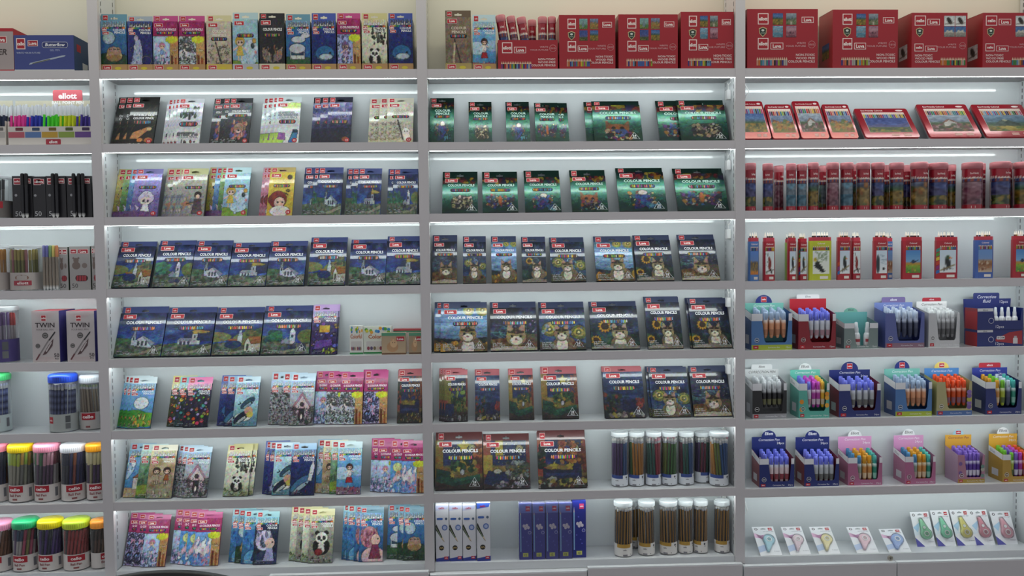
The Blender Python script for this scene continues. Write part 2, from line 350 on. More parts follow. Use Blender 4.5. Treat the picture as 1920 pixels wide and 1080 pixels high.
def cat_art(k):
    def f(c):
        n = c.W > 60
        if k == 0:      # swirls
            night_sky(c, .1, ('#32506e', '#22375c', '#16203c'))
            for x, y in ((.22, .48), (.85, .4), (.55, .52)): c.swirl(x, y, .17 if x != .55 else .13, ['#b3a75a' if x != .55 else '#7fa3c4', '#6d7440' if x != .55 else '#3d5d8a', '#efe6a6'])
            c.blobs(14, .02, .3, .98, .62, .02, .05, ['#5c7fa8', '#88a4bf', '#a89d5c'], .7); c.poly([(0, 0), (1, 0), (1, .14), (0, .18)], '#4e4b38'); cat(c, .48, .36, .17 if n else .19); c.ell(.82, .13, .12, .06, '#6e5228').ell(.82, .13, .06, .03, '#2e2114')
        elif k == 1:    # blue daytime sky
            c.grad((0, '#5a4a20'), (.18, '#7a6526'), (.22, '#2d3b46'), (.3, '#5e7f9c'), (.6, '#7fa3c6'), (.75, '#6f97c4'), (1, '#54708c')); c.tex(4, 30, .2, .3); c.strokes(40, 0, .3, 1, .7, .12, .006, ['#a8c4da', '#4d77a6'], .5, 0.)
            c.poly([(0, .18), (0, .3), (.4, .25), (1, .32), (1, .18)], '#25323c'); c.swirl(.6, .95, .12, ['#b5a75a', '#8a8f4a', '#efe6a6']); c.swirl(.9, .95, .14, ['#b5a75a', '#8a8f4a', '#efe6a6'])
            c.blobs(30, .0, .02, 1, .2, .03, .07, ['#b98a26', '#d9a834', '#5b4a1e']); cat(c, .58, .38, .19 if n else .22, '#9a835c')
        elif k == 2:    # sunflower
            night_sky(c, .1, ('#1f3d44', '#1f3050', '#151c33')); c.poly([(0, 0), (1, 0), (1, .3), (.7, .36), (.3, .26), (0, .32)], '#27463f'); c.tex(9, 5, .2, 0, .4)
            for x, y, r in ((.3, .52, .13), (.9 if not n else .1, .2, .1)):
                for i in range(12): c.ell(x+r*.8*math.cos(i*.5236), y+r*.8*math.sin(i*.5236)*c.W/c.H, r*.36, r*.2, '#c79a2c', 1, i*.5236)
                c.ell(x, y, r*.6, r*.6*c.W/c.H, '#3f2c14')
            c.ring(.56, .5, .14, .09, .12, '#5f93a8', .7); cat(c, .6, .36, .17 if n else .2, '#a0906f'); c.poly([(0, 0), (1, 0), (1, .06), (.5, .1), (0, .05)], '#8c8474')
        else:           # resting cat at night
            night_sky(c, .2, ('#3d4658', '#232c48', '#181d36')); c.strokes(26, 0, .35, .6, .62, .2, .012, ['#4f8a96', '#7fb0b4', '#2f5a72'], .6, -.35)
            c.blobs(22, .3, .42, 1, .68, .01, .03, ['#cfd3d8', '#8d86b0', '#c08ac0'], .7); c.poly([(0, 0), (1, 0), (1, .22), (.5, .3), (0, .26)], '#6b5128'); c.tex(16, 14, .3, 0, .3)
            c.ell(.8, .25, .3, .13, '#5c5140'); cat(c, .55, .3, .22 if n else .26, '#a08a60', body=False); c.poly([(0, 0), (1, 0), (1, .07), (.5, .1), (0, .05)], '#b9ac94')
        if n: pass
    return f
def green_art(k):
    def f(c):
        c.grad((0, '#123f38'), (.3, '#2a6a58'), (.55, '#3f8a72'), (.72, '#4fa088'), (.84, '#2b6a58'), (1, '#123a34'))  # gradient paints the foil's reflected strip light into the green
        c.blobs(36, 0, .86, 1, 1, .03, .08, ['#8a2a38', '#b98a2a', '#31305f', '#6a2440', '#c2b03a', '#7c3c2c'], .85)
        P = ['#c9b58a', '#a33c3c', '#3c4c98', '#c98a3a', '#d9cfc0', '#3c8a8a', '#7a3f80', '#1d2b3a', '#e6d9a8', '#4a63b0']
        if k == 0: c.ell(.55, .28, .32, .2, '#3a3a38', .8); c.blobs(110, .28, .12, .84, .46, .015, .045, ['#d9cfc0', '#b3a88a', '#e6d9a8', '#3a3a44', '#8a7f6a', '#c9b58a'])
        elif k == 1:
            for s_ in (-1, 1): c.poly([(.5, .28), (.5+s_*.42, .5), (.5+s_*.4, .3), (.5+s_*.25, .24), (.5+s_*.3, .12), (.5, .22)], '#4a3f5c', .9)
            c.blobs(110, .12, .14, .88, .5, .015, .04, P); c.ell(.5, .34, .05, .14, '#c9733a')
        elif k == 2: c.poly([(.42, .52), (.62, .5), (.72, .3), (.5, .08), (.3, .05), (.4, .3)], '#33407c', .9); c.blobs(60, .22, .12, .8, .48, .015, .045, P); c.blobs(50, .36, .12, .66, .4, .015, .04, ['#33489a', '#4a63b0', '#6a3f80', '#2f6fa0']); c.ell(.52, .47, .1, .06, '#d9cfc0'); c.blobs(16, .6, .06, .85, .2, .02, .05, ['#3f8aa8', '#6fb0c0'])
        else:
            for s_ in (-1, 1): c.poly([(.5+s_*.08, .42), (.5+s_*.24, .56), (.5+s_*.24, .34)], '#8a5a3c')
            c.ell(.5, .34, .24, .13, '#a8683c'); c.poly([(.36, .34), (.5, .16), (.64, .34), (.5, .3)], '#e8e2d6'); c.ell(.5, .19, .04, .03, '#222'); c.blobs(80, .25, .04, .78, .3, .02, .05, P+['#222a38']); c.ell(.41, .36, .04, .025, '#222').ell(.59, .36, .04, .025, '#222')
    return f
def sofa_art(k):
    def f(c):
        c.grad((0, '#3a2f2c'), (.2, '#4f4038'), (.25, '#8f7a3c'), (.45, '#a58a40'), (.5, '#243c78'), (1, '#1d2f66')); c.tex(8, 8, .12)
        c.blobs(40, .3, .5, 1, 1, .008, .02, ['#e9e6c0', '#8fa6d0', '#5c7ac0']); c.swirl(.78, .82, .08, ['#d8cf9a', '#b9b06a', '#fff'])
        c.rect(0, .25, .16, 1, '#b5563f' if k != 0 else '#a8862f'); c.rect(.92, .3, 1, 1, '#8a3c34')
        star = lambda x, y, r: c.poly([(x+(r if i % 2 == 0 else r*.45)*math.sin(i*.628), y+(r if i % 2 == 0 else r*.45)*math.cos(i*.628)*c.W/c.H) for i in range(10)], '#c9b93c')
        if k == 0:      # green sofa
            star(.6, .86, .17); c.blobs(60, .82, .45, 1, .95, .02, .05, ['#a3502c', '#7c3a24', '#c46a34']); c.blobs(50, .35, .38, .85, .56, .03, .06, ['#2c5c3a', '#1d4030', '#4a7c46', '#c9a83a'])
            c.poly([(.02, .42), (.3, .36), (.38, .2), (.95, .3), (.95, .16), (.4, .06), (.02, .16)], '#1f5a48'); c.poly([(.38, .2), (.95, .3), (.95, .24), (.4, .13)], '#2f7a5e'); star(.36, .28, .08); star(.48, .4, .07); c.ell(.57, .34, .05, .06, '#cfd3d8')
        elif k == 1:    # blue sofa, autumn tree
            c.blobs(90, .45, .5, 1, .98, .02, .06, ['#b5632c', '#8f4426', '#d28a3c', '#6a3420']); c.poly([(.1, .42), (.1, .2), (.9, .2), (.9, .48), (.75, .5), (.7, .36), (.2, .38)], '#22305e'); c.poly([(.14, .3), (.85, .3), (.85, .24), (.14, .24)], '#2f4480'); star(.34, .45, .11); star(.66, .44, .11)
            c.blobs(70, 0, .02, 1, .18, .02, .06, ['#3f5a34', '#c9b04a', '#7a4630', '#b8b8a8', '#1f2a2a']); c.blobs(30, 0, .4, .15, .9, .03, .06, ['#2c4a3a', '#1f3a30'])
        elif k == 2:    # window, blue couch, white cat
            c.poly([(0, .3), (.2, .28), (.2, .7), (0, .7)], '#c9a640'); c.poly([(.0, .1), (.1, .36), (.5, .34), (.55, .14), (.2, .06)], '#26386c'); star(.3, .36, .1); c.ell(.3, .35, .09, .05, '#e0dccb'); c.blobs(80, .5, .18, .95, .55, .015, .05, ['#8f9a9a', '#5c6a5c', '#b9b9b0', '#3c4a40']); c.blobs(60, .2, .0, 1, .12, .02, .05, ['#5a4a58', '#8f8a9a', '#c2bcc6', '#3a2f38']); c.rect(.26, .6, .42, 1, '#c9b03a')
        elif k == 3:    # plants by the window
            c.blobs(90, .3, .2, .9, .6, .02, .07, ['#2c5c3a', '#1d4030', '#4a7c46', '#8a9a4a']); c.rect(0, .45, .3, .9, '#8f8a34'); c.poly([(0, .12), (.05, .38), (.4, .36), (.42, .1)], '#26386c'); c.blobs(60, 0, 0, 1, .14, .02, .06, ['#4a4a5a', '#9a9aa6', '#d8d8d8', '#33363a']); c.blobs(8, .55, .5, .9, .75, .05, .08, ['#9ec04a', '#c0c87a'])
        else:           # night sea and couch
            c.grad((0, '#2a2a36'), (.2, '#39445c'), (.4, '#2c4a80'), (.7, '#1f3a78'), (1, '#2a5690')); c.tex(4, 26, .25, .3); c.strokes(40, .1, .4, 1, .9, .12, .006, ['#7fa3d6', '#16306a'], .5, 0.)
            c.poly([(.45, .12), (.45, .38), (.8, .4), (.85, .12)], '#1f2a5c'); c.blobs(40, .0, .12, .4, .5, .02, .06, ['#2c4a30', '#4a6a3c', '#1d3326', '#a8442c']); c.blobs(24, .8, .2, 1, .4, .03, .05, ['#a3302c', '#c4523c']); c.blobs(50, .1, 0, 1, .1, .03, .06, ['#c9c3b6', '#8f8a84', '#c9b93c', '#5c5450'])
    return f
def person(c, x, y, s, hair, dress, skin='#f0cdb5', arms=True):
    w = s; h = s*c.W/c.H
    c.poly([(x-.35*w, y-.6*h), (x+.35*w, y-.6*h), (x+.75*w, y-2.6*h), (x-.75*w, y-2.6*h)], dress)
    for k in (-.25, .25): c.rect(x+k*w-.12*w, y-3.6*h, x+k*w+.12*w, y-2.55*h, skin)
    if arms:
        for k in (-1, 1): c.line(x+k*.35*w, y-.9*h, x+k*1.2*w, y-1.5*h, .14*w, skin)
    c.ell(x, y+.1*h, .95*w, .95*h, hair); c.ell(x, y-.12*h, .7*w, .68*h, skin); c.poly([(x-.8*w, y+.2*h), (x, y+.75*h), (x+.8*w, y+.2*h), (x+.3*w, y+.35*h), (x-.4*w, y+.3*h)], hair)
    for k in (-1, 1): c.ell(x+k*.3*w, y-.12*h, .09*w, .13*h, '#2a201c')
def whale(c, x, y, w, h, col, belly='#e6eef2', up=False):
    c.ell(x, y, w, h, col, 1, .35 if up else 0.); c.ell(x+.1*w, y-.45*h, w*.75, h*.4, belly, .9, .35 if up else 0.); tx, ty = (x-w*.9, y-h*.3)
    c.poly([(tx+.1*w, ty), (tx-.35*w, ty+.9*h), (tx-.1*w, ty+.15*h), (tx-.5*w, ty-.1*h)], col); c.ell(x+.55*w, y+.05*h, .03, .015, '#101820')
def panda(c, x, y, s):
    w, h = s, s*c.W/c.H
    c.ell(x, y-1.5*h, 1.25*w, 1.2*h, '#22211f').ell(x, y-1.6*h, .7*w, .9*h, '#e3e0d4')
    for k in (-1, 1): c.ell(x+k*.7*w, y+.75*h, .34*w, .34*h, '#22211f'); c.ell(x+k*.9*w, y-1.3*h, .4*w, .8*h, '#22211f')
    c.ell(x, y, w, .9*h, '#eeece2')
    for k in (-1, 1): c.ell(x+k*.4*w, y-.05*h, .22*w, .28*h, '#22211f').ell(x+k*.38*w, y, .06*w, .07*h, '#fff')
    c.ell(x, y-.4*h, .14*w, .1*h, '#22211f')
def doodle(c, n, x0, y0, x1, y1, cols, out='#2a2630', r=.06):
    for i in range(n):
        x, y, q = c.r.uniform(x0, x1), c.r.uniform(y0, y1), c.r.uniform(.4, 1)*r; k = c.W/c.H
        c.ell(x, y, q*1.2, q*1.2*k, out).ell(x, y, q, q*k, cols[i % len(cols)])
        if i % 2: c.ell(x-q*.3, y+q*.2*k, q*.25, q*.25*k, '#fff').ell(x+q*.3, y+q*.2*k, q*.25, q*.25*k, '#fff')
def line_art(c, n, x0, y0, x1, y1, ink, r=.05):
    for i in range(n): c.ring(c.r.uniform(x0, x1), c.r.uniform(y0, y1), c.r.uniform(.4, 1)*r, c.r.uniform(.4, 1)*r*c.W/c.H, .22, ink, .7)
    c.strokes(n*2, x0, y0, x1, y1, r*1.6, .006, [ink], .7)
def pouch(bg, fn, hd='#cfe3ee', tipbg='#7fb0d8', tn=14):
    def f(c):
        c.grad(*bg); fn(c); c.tips(.88, .985, tn, bg=tipbg); 
        c.rect(.62, .76, .94, .82, '#ffffff', .0); c.small(.05, .02, .5, 2, a=.55)
    return f
def pinkpack(fn):
    def f(c):
        c.grad((0, '#6aa0d8'), (1, '#8fc0ea')); fn(c); c.rect(.66, 0, 1, .72, '#cda06a'); c.tex(14, 20, .05)
        c.line(.76, .0, .74, .3, .035, '#7a3b1e'); c.line(.9, .0, .89, .26, .035, '#a05a2a'); c.poly([(.72, .3), (.745, .37), (.78, .3)], '#e3c79a'); c.poly([(.86, .26), (.89, .33), (.92, .26)], '#e3c79a')
        c.rect(0, .7, 1, 1, '#a8326e'); c.ell(.74, .63, .23, .06, '#dbe23a')
        for i in range(9): c.ell(.74+.2*math.cos(i*.7), .63+.05*math.sin(i*.7), .06, .03, '#dbe23a')
        c.small(.7, .4, .95, 2, '#f4e8d8', .02, .6)
    return f
def A_fields(c): c.ell(.3, .2, .6, .2, '#4f9a3c').ell(.8, .18, .5, .16, '#6db546').ell(.5, .55, .3, .14, '#e9f2f6'); c.blobs(30, .02, .05, 1, .3, .04, .08, ['#8cc43e', '#3f7d33', '#e08a4a', '#f2c14a', '#dfe88a'])
def A_alien(c): doodle(c, 46, .02, .08, .98, .8, ['#7ac142', '#e06a3a', '#8a7fd0', '#4aa8a0', '#e3c23a', '#b0a0d8', '#d84a6a'], r=.09)
def A_whales(c): c.ell(.4, .2, .35, .1, '#dfe9d8'); whale(c, .55, .52, .3, .09, '#31526a', '#8fb3bf', True); whale(c, .35, .2, .34, .1, '#1f3340', '#cfd9d8', True); c.ell(.62, .34, .18, .1, '#d9a48f').ell(.68, .26, .14, .07, '#d6c25a'); c.blobs(20, .6, .6, 1, .85, .02, .04, ['#7fb3c4', '#dceaf0'])
def A_pinkhouse(c): c.poly([(.2, .1), (.2, .42), (.5, .66), (.8, .42), (.8, .1)], '#d9c3c8'); c.poly([(.1, .4), (.5, .74), (.9, .4), (.84, .38), (.5, .66), (.16, .38)], '#b98a98'); c.rect(.38, .1, .62, .36, '#3a3236').ell(.5, .46, .08, .05, '#4a4048'); line_art(c, 60, 0, .02, 1, .4, '#4a444c'); c.blobs(30, 0, 0, 1, .2, .02, .05, ['#8f8a8a', '#c9b9bb', '#6a7a68', '#3f4444']); c.ell(.5, .18, .05, .07, '#e9e4e0')
def A_pinkart(k):
    def f(c):
        if k == 0: c.rect(0, 0, .68, .72, '#c9d6d8'); person(c, .3, .52, .2, '#8a8f94', '#dfe6e6', '#eee4dc'); line_art(c, 50, 0, 0, .66, .7, '#4a5258')
        elif k == 1: c.rect(0, 0, .68, .72, '#b9b3dc'); line_art(c, 50, 0, 0, .66, .68, '#3f3566', .07); c.ring(.18, .16, .16, .1, .12, '#2a2440'); c.ring(.56, .14, .14, .09, .12, '#2a2440'); c.blobs(20, .1, .2, .6, .6, .03, .06, ['#e8a8c4', '#8fb0e8'])
        elif k == 2: c.rect(0, 0, .68, .72, '#7fb0e6'); c.blobs(30, 0, .25, .6, .55, .05, .1, ['#f4e6ec', '#ffffff', '#f0c8d4']); c.blobs(50, 0, 0, .66, .24, .02, .05, ['#e88aa0', '#7f86d6', '#f0b0c0', '#5c74c4'])
        elif k == 3: c.rect(0, 0, .68, .72, '#5fa0dc'); c.ell(.3, .55, .2, .1, '#d8e29a'); c.blobs(30, 0, 0, .66, .4, .04, .09, ['#bfe0f0', '#f0b8cc', '#8fc0ea', '#ffffff']); person(c, .35, .42, .1, '#e8a070', '#f0d8e0')
        elif k == 4: c.rect(0, 0, .68, .72, '#b8d4ee'); person(c, .35, .5, .13, '#d98ab0', '#8fa8e0'); line_art(c, 30, 0, 0, .66, .3, '#5a6aa8'); c.blobs(24, 0, .0, .66, .6, .02, .05, ['#c8b0e8', '#f0c0dc'])
        else: c.rect(0, 0, .68, .72, '#a9b8e8'); person(c, .34, .46, .17, '#8a6a9a', '#c8b0d8'); line_art(c, 26, 0, 0, .66, .7, '#56508a')
    return f
def A_bluewhale(c): c.blobs(40, 0, .35, 1, .85, .004, .012, ['#fff', '#d8c84a', '#8fb0e8']); whale(c, .54, .34, .38, .15, '#3f7fb8', '#dbe9f2', False); c.strokes(14, .15, .2, .8, .3, .2, .008, ['#cfe0ee'], .7, .1); c.blobs(10, .2, .02, .9, .14, .02, .05, ['#b03a5c', '#2a3a6a'])
def A_tailwhale(c): c.blobs(40, 0, .3, .6, .85, .004, .012, ['#fff', '#8fb0e8']); whale(c, .42, .24, .42, .13, '#4f86ae', '#bcd3e0', True); c.poly([(.7, .3), (.86, .3), (.98, .62), (.9, .76), (.78, .6)], '#e2e6ec'); c.blobs(10, .2, .02, .9, .14, .02, .05, ['#b03a5c', '#1f2a5a'])
def A_girl(c): c.ell(.2, .45, .4, .14, '#b8d4e8').ell(.85, .5, .3, .12, '#a3c4e0'); c.poly([(0, 0), (1, 0), (1, .14), (0, .16)], '#8a6a7c'); person(c, .5, .58, .14, '#5a3a30', '#f4f0ea'); c.poly([(.4, .36), (.6, .36), (.66, .24), (.34, .24)], '#b0323a'); c.blobs(24, 0, .02, 1, .16, .02, .05, ['#b0485c', '#e0c8d0', '#7a4a5c'])
def A_twokids(c): c.tex(6, 8, .2); c.poly([(0, 0), (1, 0), (1, .2), (0, .2)], '#a39a80'); person(c, .3, .56, .15, '#4a2c24', '#b9a38a'); person(c, .7, .56, .15, '#3a2420', '#a3542c'); c.blobs(16, 0, .02, 1, .14, .03, .06, ['#c9c4b0', '#7a7258'])
def A_forest(c): c.ell(.5, .15, .8, .12, '#8aa03a'); c.blobs(30, 0, .2, 1, .8, .04, .1, ['#3f6a4a', '#5c8a5c', '#7fa88a']); person(c, .75, .5, .12, '#4a2c24', '#a3402c')
def A_beach(c): c.poly([(0, 0), (1, 0), (1, .16), (0, .2)], '#c9b08a'); c.blobs(14, 0, .4, 1, .8, .05, .12, ['#f2f6f8', '#c3dcec']); c.rect(.3, .16, .8, .4, '#e6dccb'); c.poly([(.25, .4), (.55, .52), (.85, .4)], '#a86a4a')
def A_panda(c): c.blobs(30, .4, .5, 1, .86, .02, .06, ['#3a3a36', '#6a6a60', '#24241f']); panda(c, .5, .33, .17); c.strokes(30, 0, 0, 1, .14, .1, .012, ['#5c6a44', '#3a4430', '#8a9a6a'], .8)
def A_panda2(c): line_art(c, 60, 0, .0, 1, .6, '#8a8a7a'); panda(c, .5, .52, .26); c.ell(.4, .22, .16, .07, '#8a2f34'); c.blobs(20, 0, 0, 1, .12, .02, .05, ['#6a6a5c', '#b9b9a4', '#3f3f38'])
def A_moon(c): c.ell(.3, .66, .24, .13, '#b8d4e0').ell(.3, .66, .16, .08, '#cfe4ea'); c.poly([(0, 0), (1, 0), (1, .3), (.5, .4), (0, .34)], '#33503c'); c.ell(.5, .3, .32, .12, '#d9c08a').ell(.5, .38, .28, .1, '#c9a08a'); 
def A_moon2(c):
    A_moon(c)
    for x in (.36, .52, .66): c.ell(x, .42, .09, .05, '#c4a08c').ell(x-.03, .43, .012, .01, '#222').ell(x+.03, .43, .012, .01, '#222')
    c.ell(.5, .26, .3, .06, '#b08a5c'); c.blobs(20, 0, 0, 1, .12, .03, .06, ['#2a4430', '#4a6a3f'])
def A_hair(col, col2, bgc):
    def f(c):
        c.ell(.6, .1, .5, .2, bgc); c.ell(.42, .5, .38, .22, col); c.blobs(40, .08, .34, .76, .68, .04, .09, [col, col2, bgc], .6); c.ell(.68, .44, .2, .12, '#e8c4b8'); c.ell(.78, .46, .02, .01, '#222'); c.poly([(.55, .34), (.8, .34), (.9, .05), (.4, .05)], col2)
    return f
def A_robot(c): doodle(c, 34, .02, .05, .98, .8, ['#7a5ab0', '#b088d8', '#4a3a80', '#d8b04a', '#5f6ad0', '#2c2850'], r=.09); c.rect(.3, .5, .7, .66, '#c9a23a'); c.poly([(.1, .1), (.2, .3), (.8, .34), (.85, .2)], '#6a4aa0'); c.blobs(10, .5, .02, .9, .12, .04, .07, ['#a8c43a', '#c8d86a'])
def A_bus(c): c.poly([(0, 0), (1, 0), (1, .26), (0, .28)], '#3f6a4a'); c.ell(.5, .62, .3, .07, '#dfe9f2').ell(.8, .7, .2, .05, '#dfe9f2'); c.rect(.15, .22, .75, .4, '#e0e6e8').rect(.2, .3, .7, .38, '#3a5a7a').ell(.45, .44, .34, .1, '#d8e0ea')
def A_angel(c): c.grad((0, '#26306a'), (.5, '#3a3f8a'), (1, '#31408f')); c.blobs(30, 0, .2, 1, .85, .004, .012, ['#fff', '#c8d0f0']); c.poly([(.1, .08), (.3, .6), (.5, .64), (.6, .4), (.55, .08)], '#b8c4ea'); c.blobs(40, .1, .08, .55, .5, .02, .06, ['#d8def6', '#8a9ad8', '#eef2ff'], .7); c.ell(.34, .66, .1, .06, '#cfc4e0'); c.ring(.75, .2, .2, .1, .06, '#e8eef8')
def plain(c0, c1, fn):
    def f(c): c.grad((0, c0), (1, c1)); fn(c)
    return f
def A_fruit(c): c.strokes(40, 0, .25, 1, .8, .3, .008, ['#8a8f3a', '#5c5c2a', '#b8b85a', '#3c4a22'], .6, .9); c.poly([(.1, .12), (.2, .28), (.75, .42), (.85, .38), (.4, .12)], '#c98a5a'); c.ell(.78, .36, .1, .05, '#d8c08a').ell(.5, .1, .12, .05, '#d8854a').ell(.8, .1, .16, .06, '#b8683a'); c.blobs(10, .6, .6, .95, .8, .04, .07, ['#c8c06a', '#8a8a3a'], .6); c.small(.05, .01, .95, 1, '#fff')
def A_tree(c): c.ell(.5, .78, .3, .09, '#9aa2c4'); c.blobs(50, .15, .66, .85, .88, .03, .07, ['#8f96b8', '#3c5a34', '#5c7a3c', '#1f2a1f', '#b8bcd0']); c.line(.5, .6, .5, .7, .03, '#2a2420'); c.small(.1, .2, .9, 2, '#50545a', .03); c.blobs(8, .05, .03, .9, .07, .03, .04, ['#8a2430', '#3a3f46', '#b83c3c', '#2a2a30'])
def A_lion(c): c.blobs(70, .2, .16, .85, .56, .04, .09, ['#8a4a4a', '#c98a7a', '#3f4a8a', '#b0625a', '#5c5ca0', '#d8a88a']); c.ell(.52, .38, .22, .13, '#b08a74').ell(.52, .3, .1, .05, '#e0c8b8').ell(.52, .32, .04, .02, '#241c1c'); c.ell(.43, .4, .03, .015, '#f0e0a0').ell(.61, .4, .03, .015, '#f0e0a0'); c.small(.05, .03, .5, 3)
def A_splat(c): c.blobs(60, .1, .1, .9, .6, .005, .03, ['#9a9aa0', '#d0d0d4', '#55555c']); c.small(.05, .03, .6, 3)
def A_buildings(c): c.ell(.7, .9, .5, .08, '#cfe08a').ell(.1, .1, .3, .16, '#b8d86a'); c.poly([(.12, .1), (.18, .26), (.42, .24), (.46, .08)], '#9a6aa8'); c.poly([(.16, .26), (.2, .32), (.3, .26), (.38, .31), (.42, .24)], '#e0e0e8'); c.poly([(.58, .02), (.72, .26), (.94, .26), (.88, .02)], '#3f7fae'); c.poly([(.72, .26), (.74, .33), (.94, .32), (.94, .26)], '#2a3f54'); c.small(.1, .66, .9, 2, '#9aa0a8', .035)
def A_lake(c): c.grad((0, '#15192e'), (.35, '#1d2340'), (.4, '#333a5c'), (.6, '#5a527c'), (.8, '#4a4a86'), (1, '#a8a8c8')); c.tex(6, 12, .2, .4); c.blobs(30, 0, .6, 1, .95, .04, .1, ['#6a5a94', '#3c4478', '#8a86b0', '#b8a0b8'], .6); c.blobs(50, 0, .02, 1, .4, .008, .02, ['#3f6a8a', '#b0b86a', '#8a4a6a', '#2a3a5a'], .6); c.ell(.75, .1, .14, .06, '#a8603a', .8)
def A_rabbit(c):
    line_art(c, 30, .05, .05, .6, .5, '#9a927c')
    c.ell(.72, .16, .17, .12, '#f2eee4').ell(.72, .28, .15, .08, '#f4f0e8'); 
    for x in (.66, .78): c.ell(x, .4, .035, .08, '#f2eee4').ell(x, .4, .015, .05, '#e0b8b0')
    for x in (.67, .77): c.ell(x, .28, .012, .009, '#222')
    c.line(.4, .56, .62, .08, .012, '#2a2420')
def A_giraffe(c): line_art(c, 34, .05, .04, .95, .5, '#7a7060'); c.line(.35, .58, .62, .06, .014, '#2a2420'); c.line(.35, .5, .3, .1, .05, '#c9b89a', .9)
def A_kitty(c): c.ell(.5, .52, .2, .07, '#f4f2f8'); c.ell(.5, .42, .3, .14, '#d8cfe0').ell(.5, .36, .2, .1, '#f0dcd4'); c.ell(.42, .36, .03, .025, '#4a3a6a').ell(.58, .36, .03, .025, '#4a3a6a'); c.poly([(.4, .28), (.6, .28), (.7, .08), (.3, .08)], '#f0eaf0'); c.poly([(.3, .2), (.1, .3), (.2, .12)], '#d8c8e0'); c.poly([(0, 0), (1, 0), (1, .1), (0, .14)], '#6a4a78'); c.blobs(14, 0, .1, 1, .7, .008, .02, ['#fff', '#e8d8f8'])
def A_guitar(c): c.blobs(20, 0, .1, .6, .5, .05, .1, ['#8a94a0', '#b08a78', '#6a7688', '#c9b8a8'], .8); c.ell(.7, .5, .13, .08, '#3a2a28').ell(.7, .46, .09, .06, '#ecccba'); c.poly([(.58, .4), (.82, .4), (.92, .05), (.52, .05)], '#5c5058'); c.poly([(.02, .3), (.3, .34), (.55, .3), (.3, .24)], '#c08a6a'); c.line(.3, .29, .85, .38, .015, '#6a4a38')
def A_unicorn(c): c.poly([(0, 0), (1, 0), (1, .16), (0, .2)], '#7a9a3a'); c.ell(.72, .44, .26, .16, '#c8dcea').ell(.6, .2, .32, .12, '#bcd4e6').ell(.85, .58, .08, .05, '#c9a24a'); c.ell(.78, .48, .06, .05, '#1f3a4a').ell(.8, .5, .02, .015, '#fff').ell(.9, .36, .05, .03, '#e8a0a0'); person(c, .28, .56, .2, '#d8b03a', '#d8c04a'); c.rect(.45, .04, .55, .2, '#b0cade').rect(.75, .04, .85, .2, '#b0cade')
def A_redhair(c): c.ell(.4, .36, .34, .2, '#8a2f2a').ell(.15, .36, .14, .1, '#8a2f2a').ell(.46, .3, .22, .12, '#e8c0a8'); c.ell(.5, .1, .4, .12, '#d8d4d0'); c.ell(.4, .3, .03, .015, '#2a1a18').ell(.58, .3, .03, .015, '#2a1a18'); c.ell(.8, .88, .09, .05, '#4a2a1a'); c.strokes(5, .62, .5, .8, .6, .1, .015, ['#4a3a1a'], 1, -.7)
def A_sketch(c): c.blobs(40, 0, 0, 1, .7, .03, .07, ['#c9c9c6', '#9a9a98', '#e0e0dc', '#6a6a68', '#8f8a98']); line_art(c, 70, 0, 0, 1, .75, '#33333a')
def A_winged(c): c.blobs(30, .05, .2, .5, .6, .03, .08, ['#f4c8a0', '#c4a46a', '#6a8a3a', '#8aa85a']); c.tex(8, 8, .2)
# ------------------------------------------------------------------ pencil cartons
PENC = ['#d8342c', '#e8832c', '#f0cf34', '#a8c83a', '#3f9a4a', '#2f8f9a', '#3f6fc0', '#37388f', '#8a3f98', '#d8487f', '#8a5230', '#2a2a2c', '#e86a6a', '#c8c8c0', '#f0a88a', '#6ab0d8']
SIZE = {'c24': (.18, .18, .013), 'c18': (.138, .18, .011), 'c12': (.094, .18, .0078)}
DES = {}
def des(name, cls, look, art, hd='#3a4468', edge='#1a2238', m=None, title='COLOUR PENCILS', tcol='#f4f6f8', style='carton', two=False, tri=None, notes=False, win=True, badge=True, hdm=True):
    DES[name] = dict(name=name, cls=cls, look=look, art=art, hd=hd, edge=edge, m=m or CARD, title=title, tcol=tcol, style=style, two=two, tri=tri, notes=notes, win=win, badge=badge, hdm=hdm)
CH = [('spire', 'navy box painted with church and spire'), ('low', 'navy box painted with low church'), ('bush', 'navy box painted with chapel, tree'), ('cottage', 'navy box painted with spire and cottage')]
for k, (nm, lk) in enumerate(CH):
    for cl, n in (('c24', '24'), ('c18', None), ('c12', None)):
        des('church_%s_%s' % (nm, cl), cl, lk, church_art(k), '#454f80', '#121c3a', FOIL, tri=n or (None if cl == 'c12' else '18'))
CT = [('swirl', 'dark box painted with kitten under swirls'), ('day', 'blue box painted with tabby, bright sky'), ('sun', 'dark box painted with kitten and sunflower'), ('rest', 'dark box painted with resting tabby')]
for k, (nm, lk) in enumerate(CT):
    for cl in ('c24', 'c18', 'c12'):
        des('cat_%s_%s' % (nm, cl), cl, lk, cat_art(k), '#39415e', '#141a2a', FOIL, tri={'c24': '24', 'c18': '18', 'c12': None}[cl], notes=cl != 'c12')
GR = [('hedgehog', 'green foil box, cream mandala hedgehog'), ('butterfly', 'green foil box, patterned butterfly'), ('parrot', 'green foil box, patterned blue parrot'), ('fox', 'green foil box, patterned fox face')]
for k, (nm, lk) in enumerate(GR):
    for cl in ('c24', 'c18', 'c12'):
        des('green_%s_%s' % (nm, cl), cl, lk, green_art(k), '#15332c', '#0f2a25', FOILG, tcol='#cfe9df', two=cl == 'c12', tri={'c24': '24', 'c18': '18', 'c12': None}[cl])
SF = [('green', 'box painted with green sofa, stars'), ('blue', 'box painted with blue sofa, autumn tree'), ('couch', 'box painted with couch and white cat'), ('plant', 'box painted with window plants'), ('sea', 'box painted with couch by night sea')]
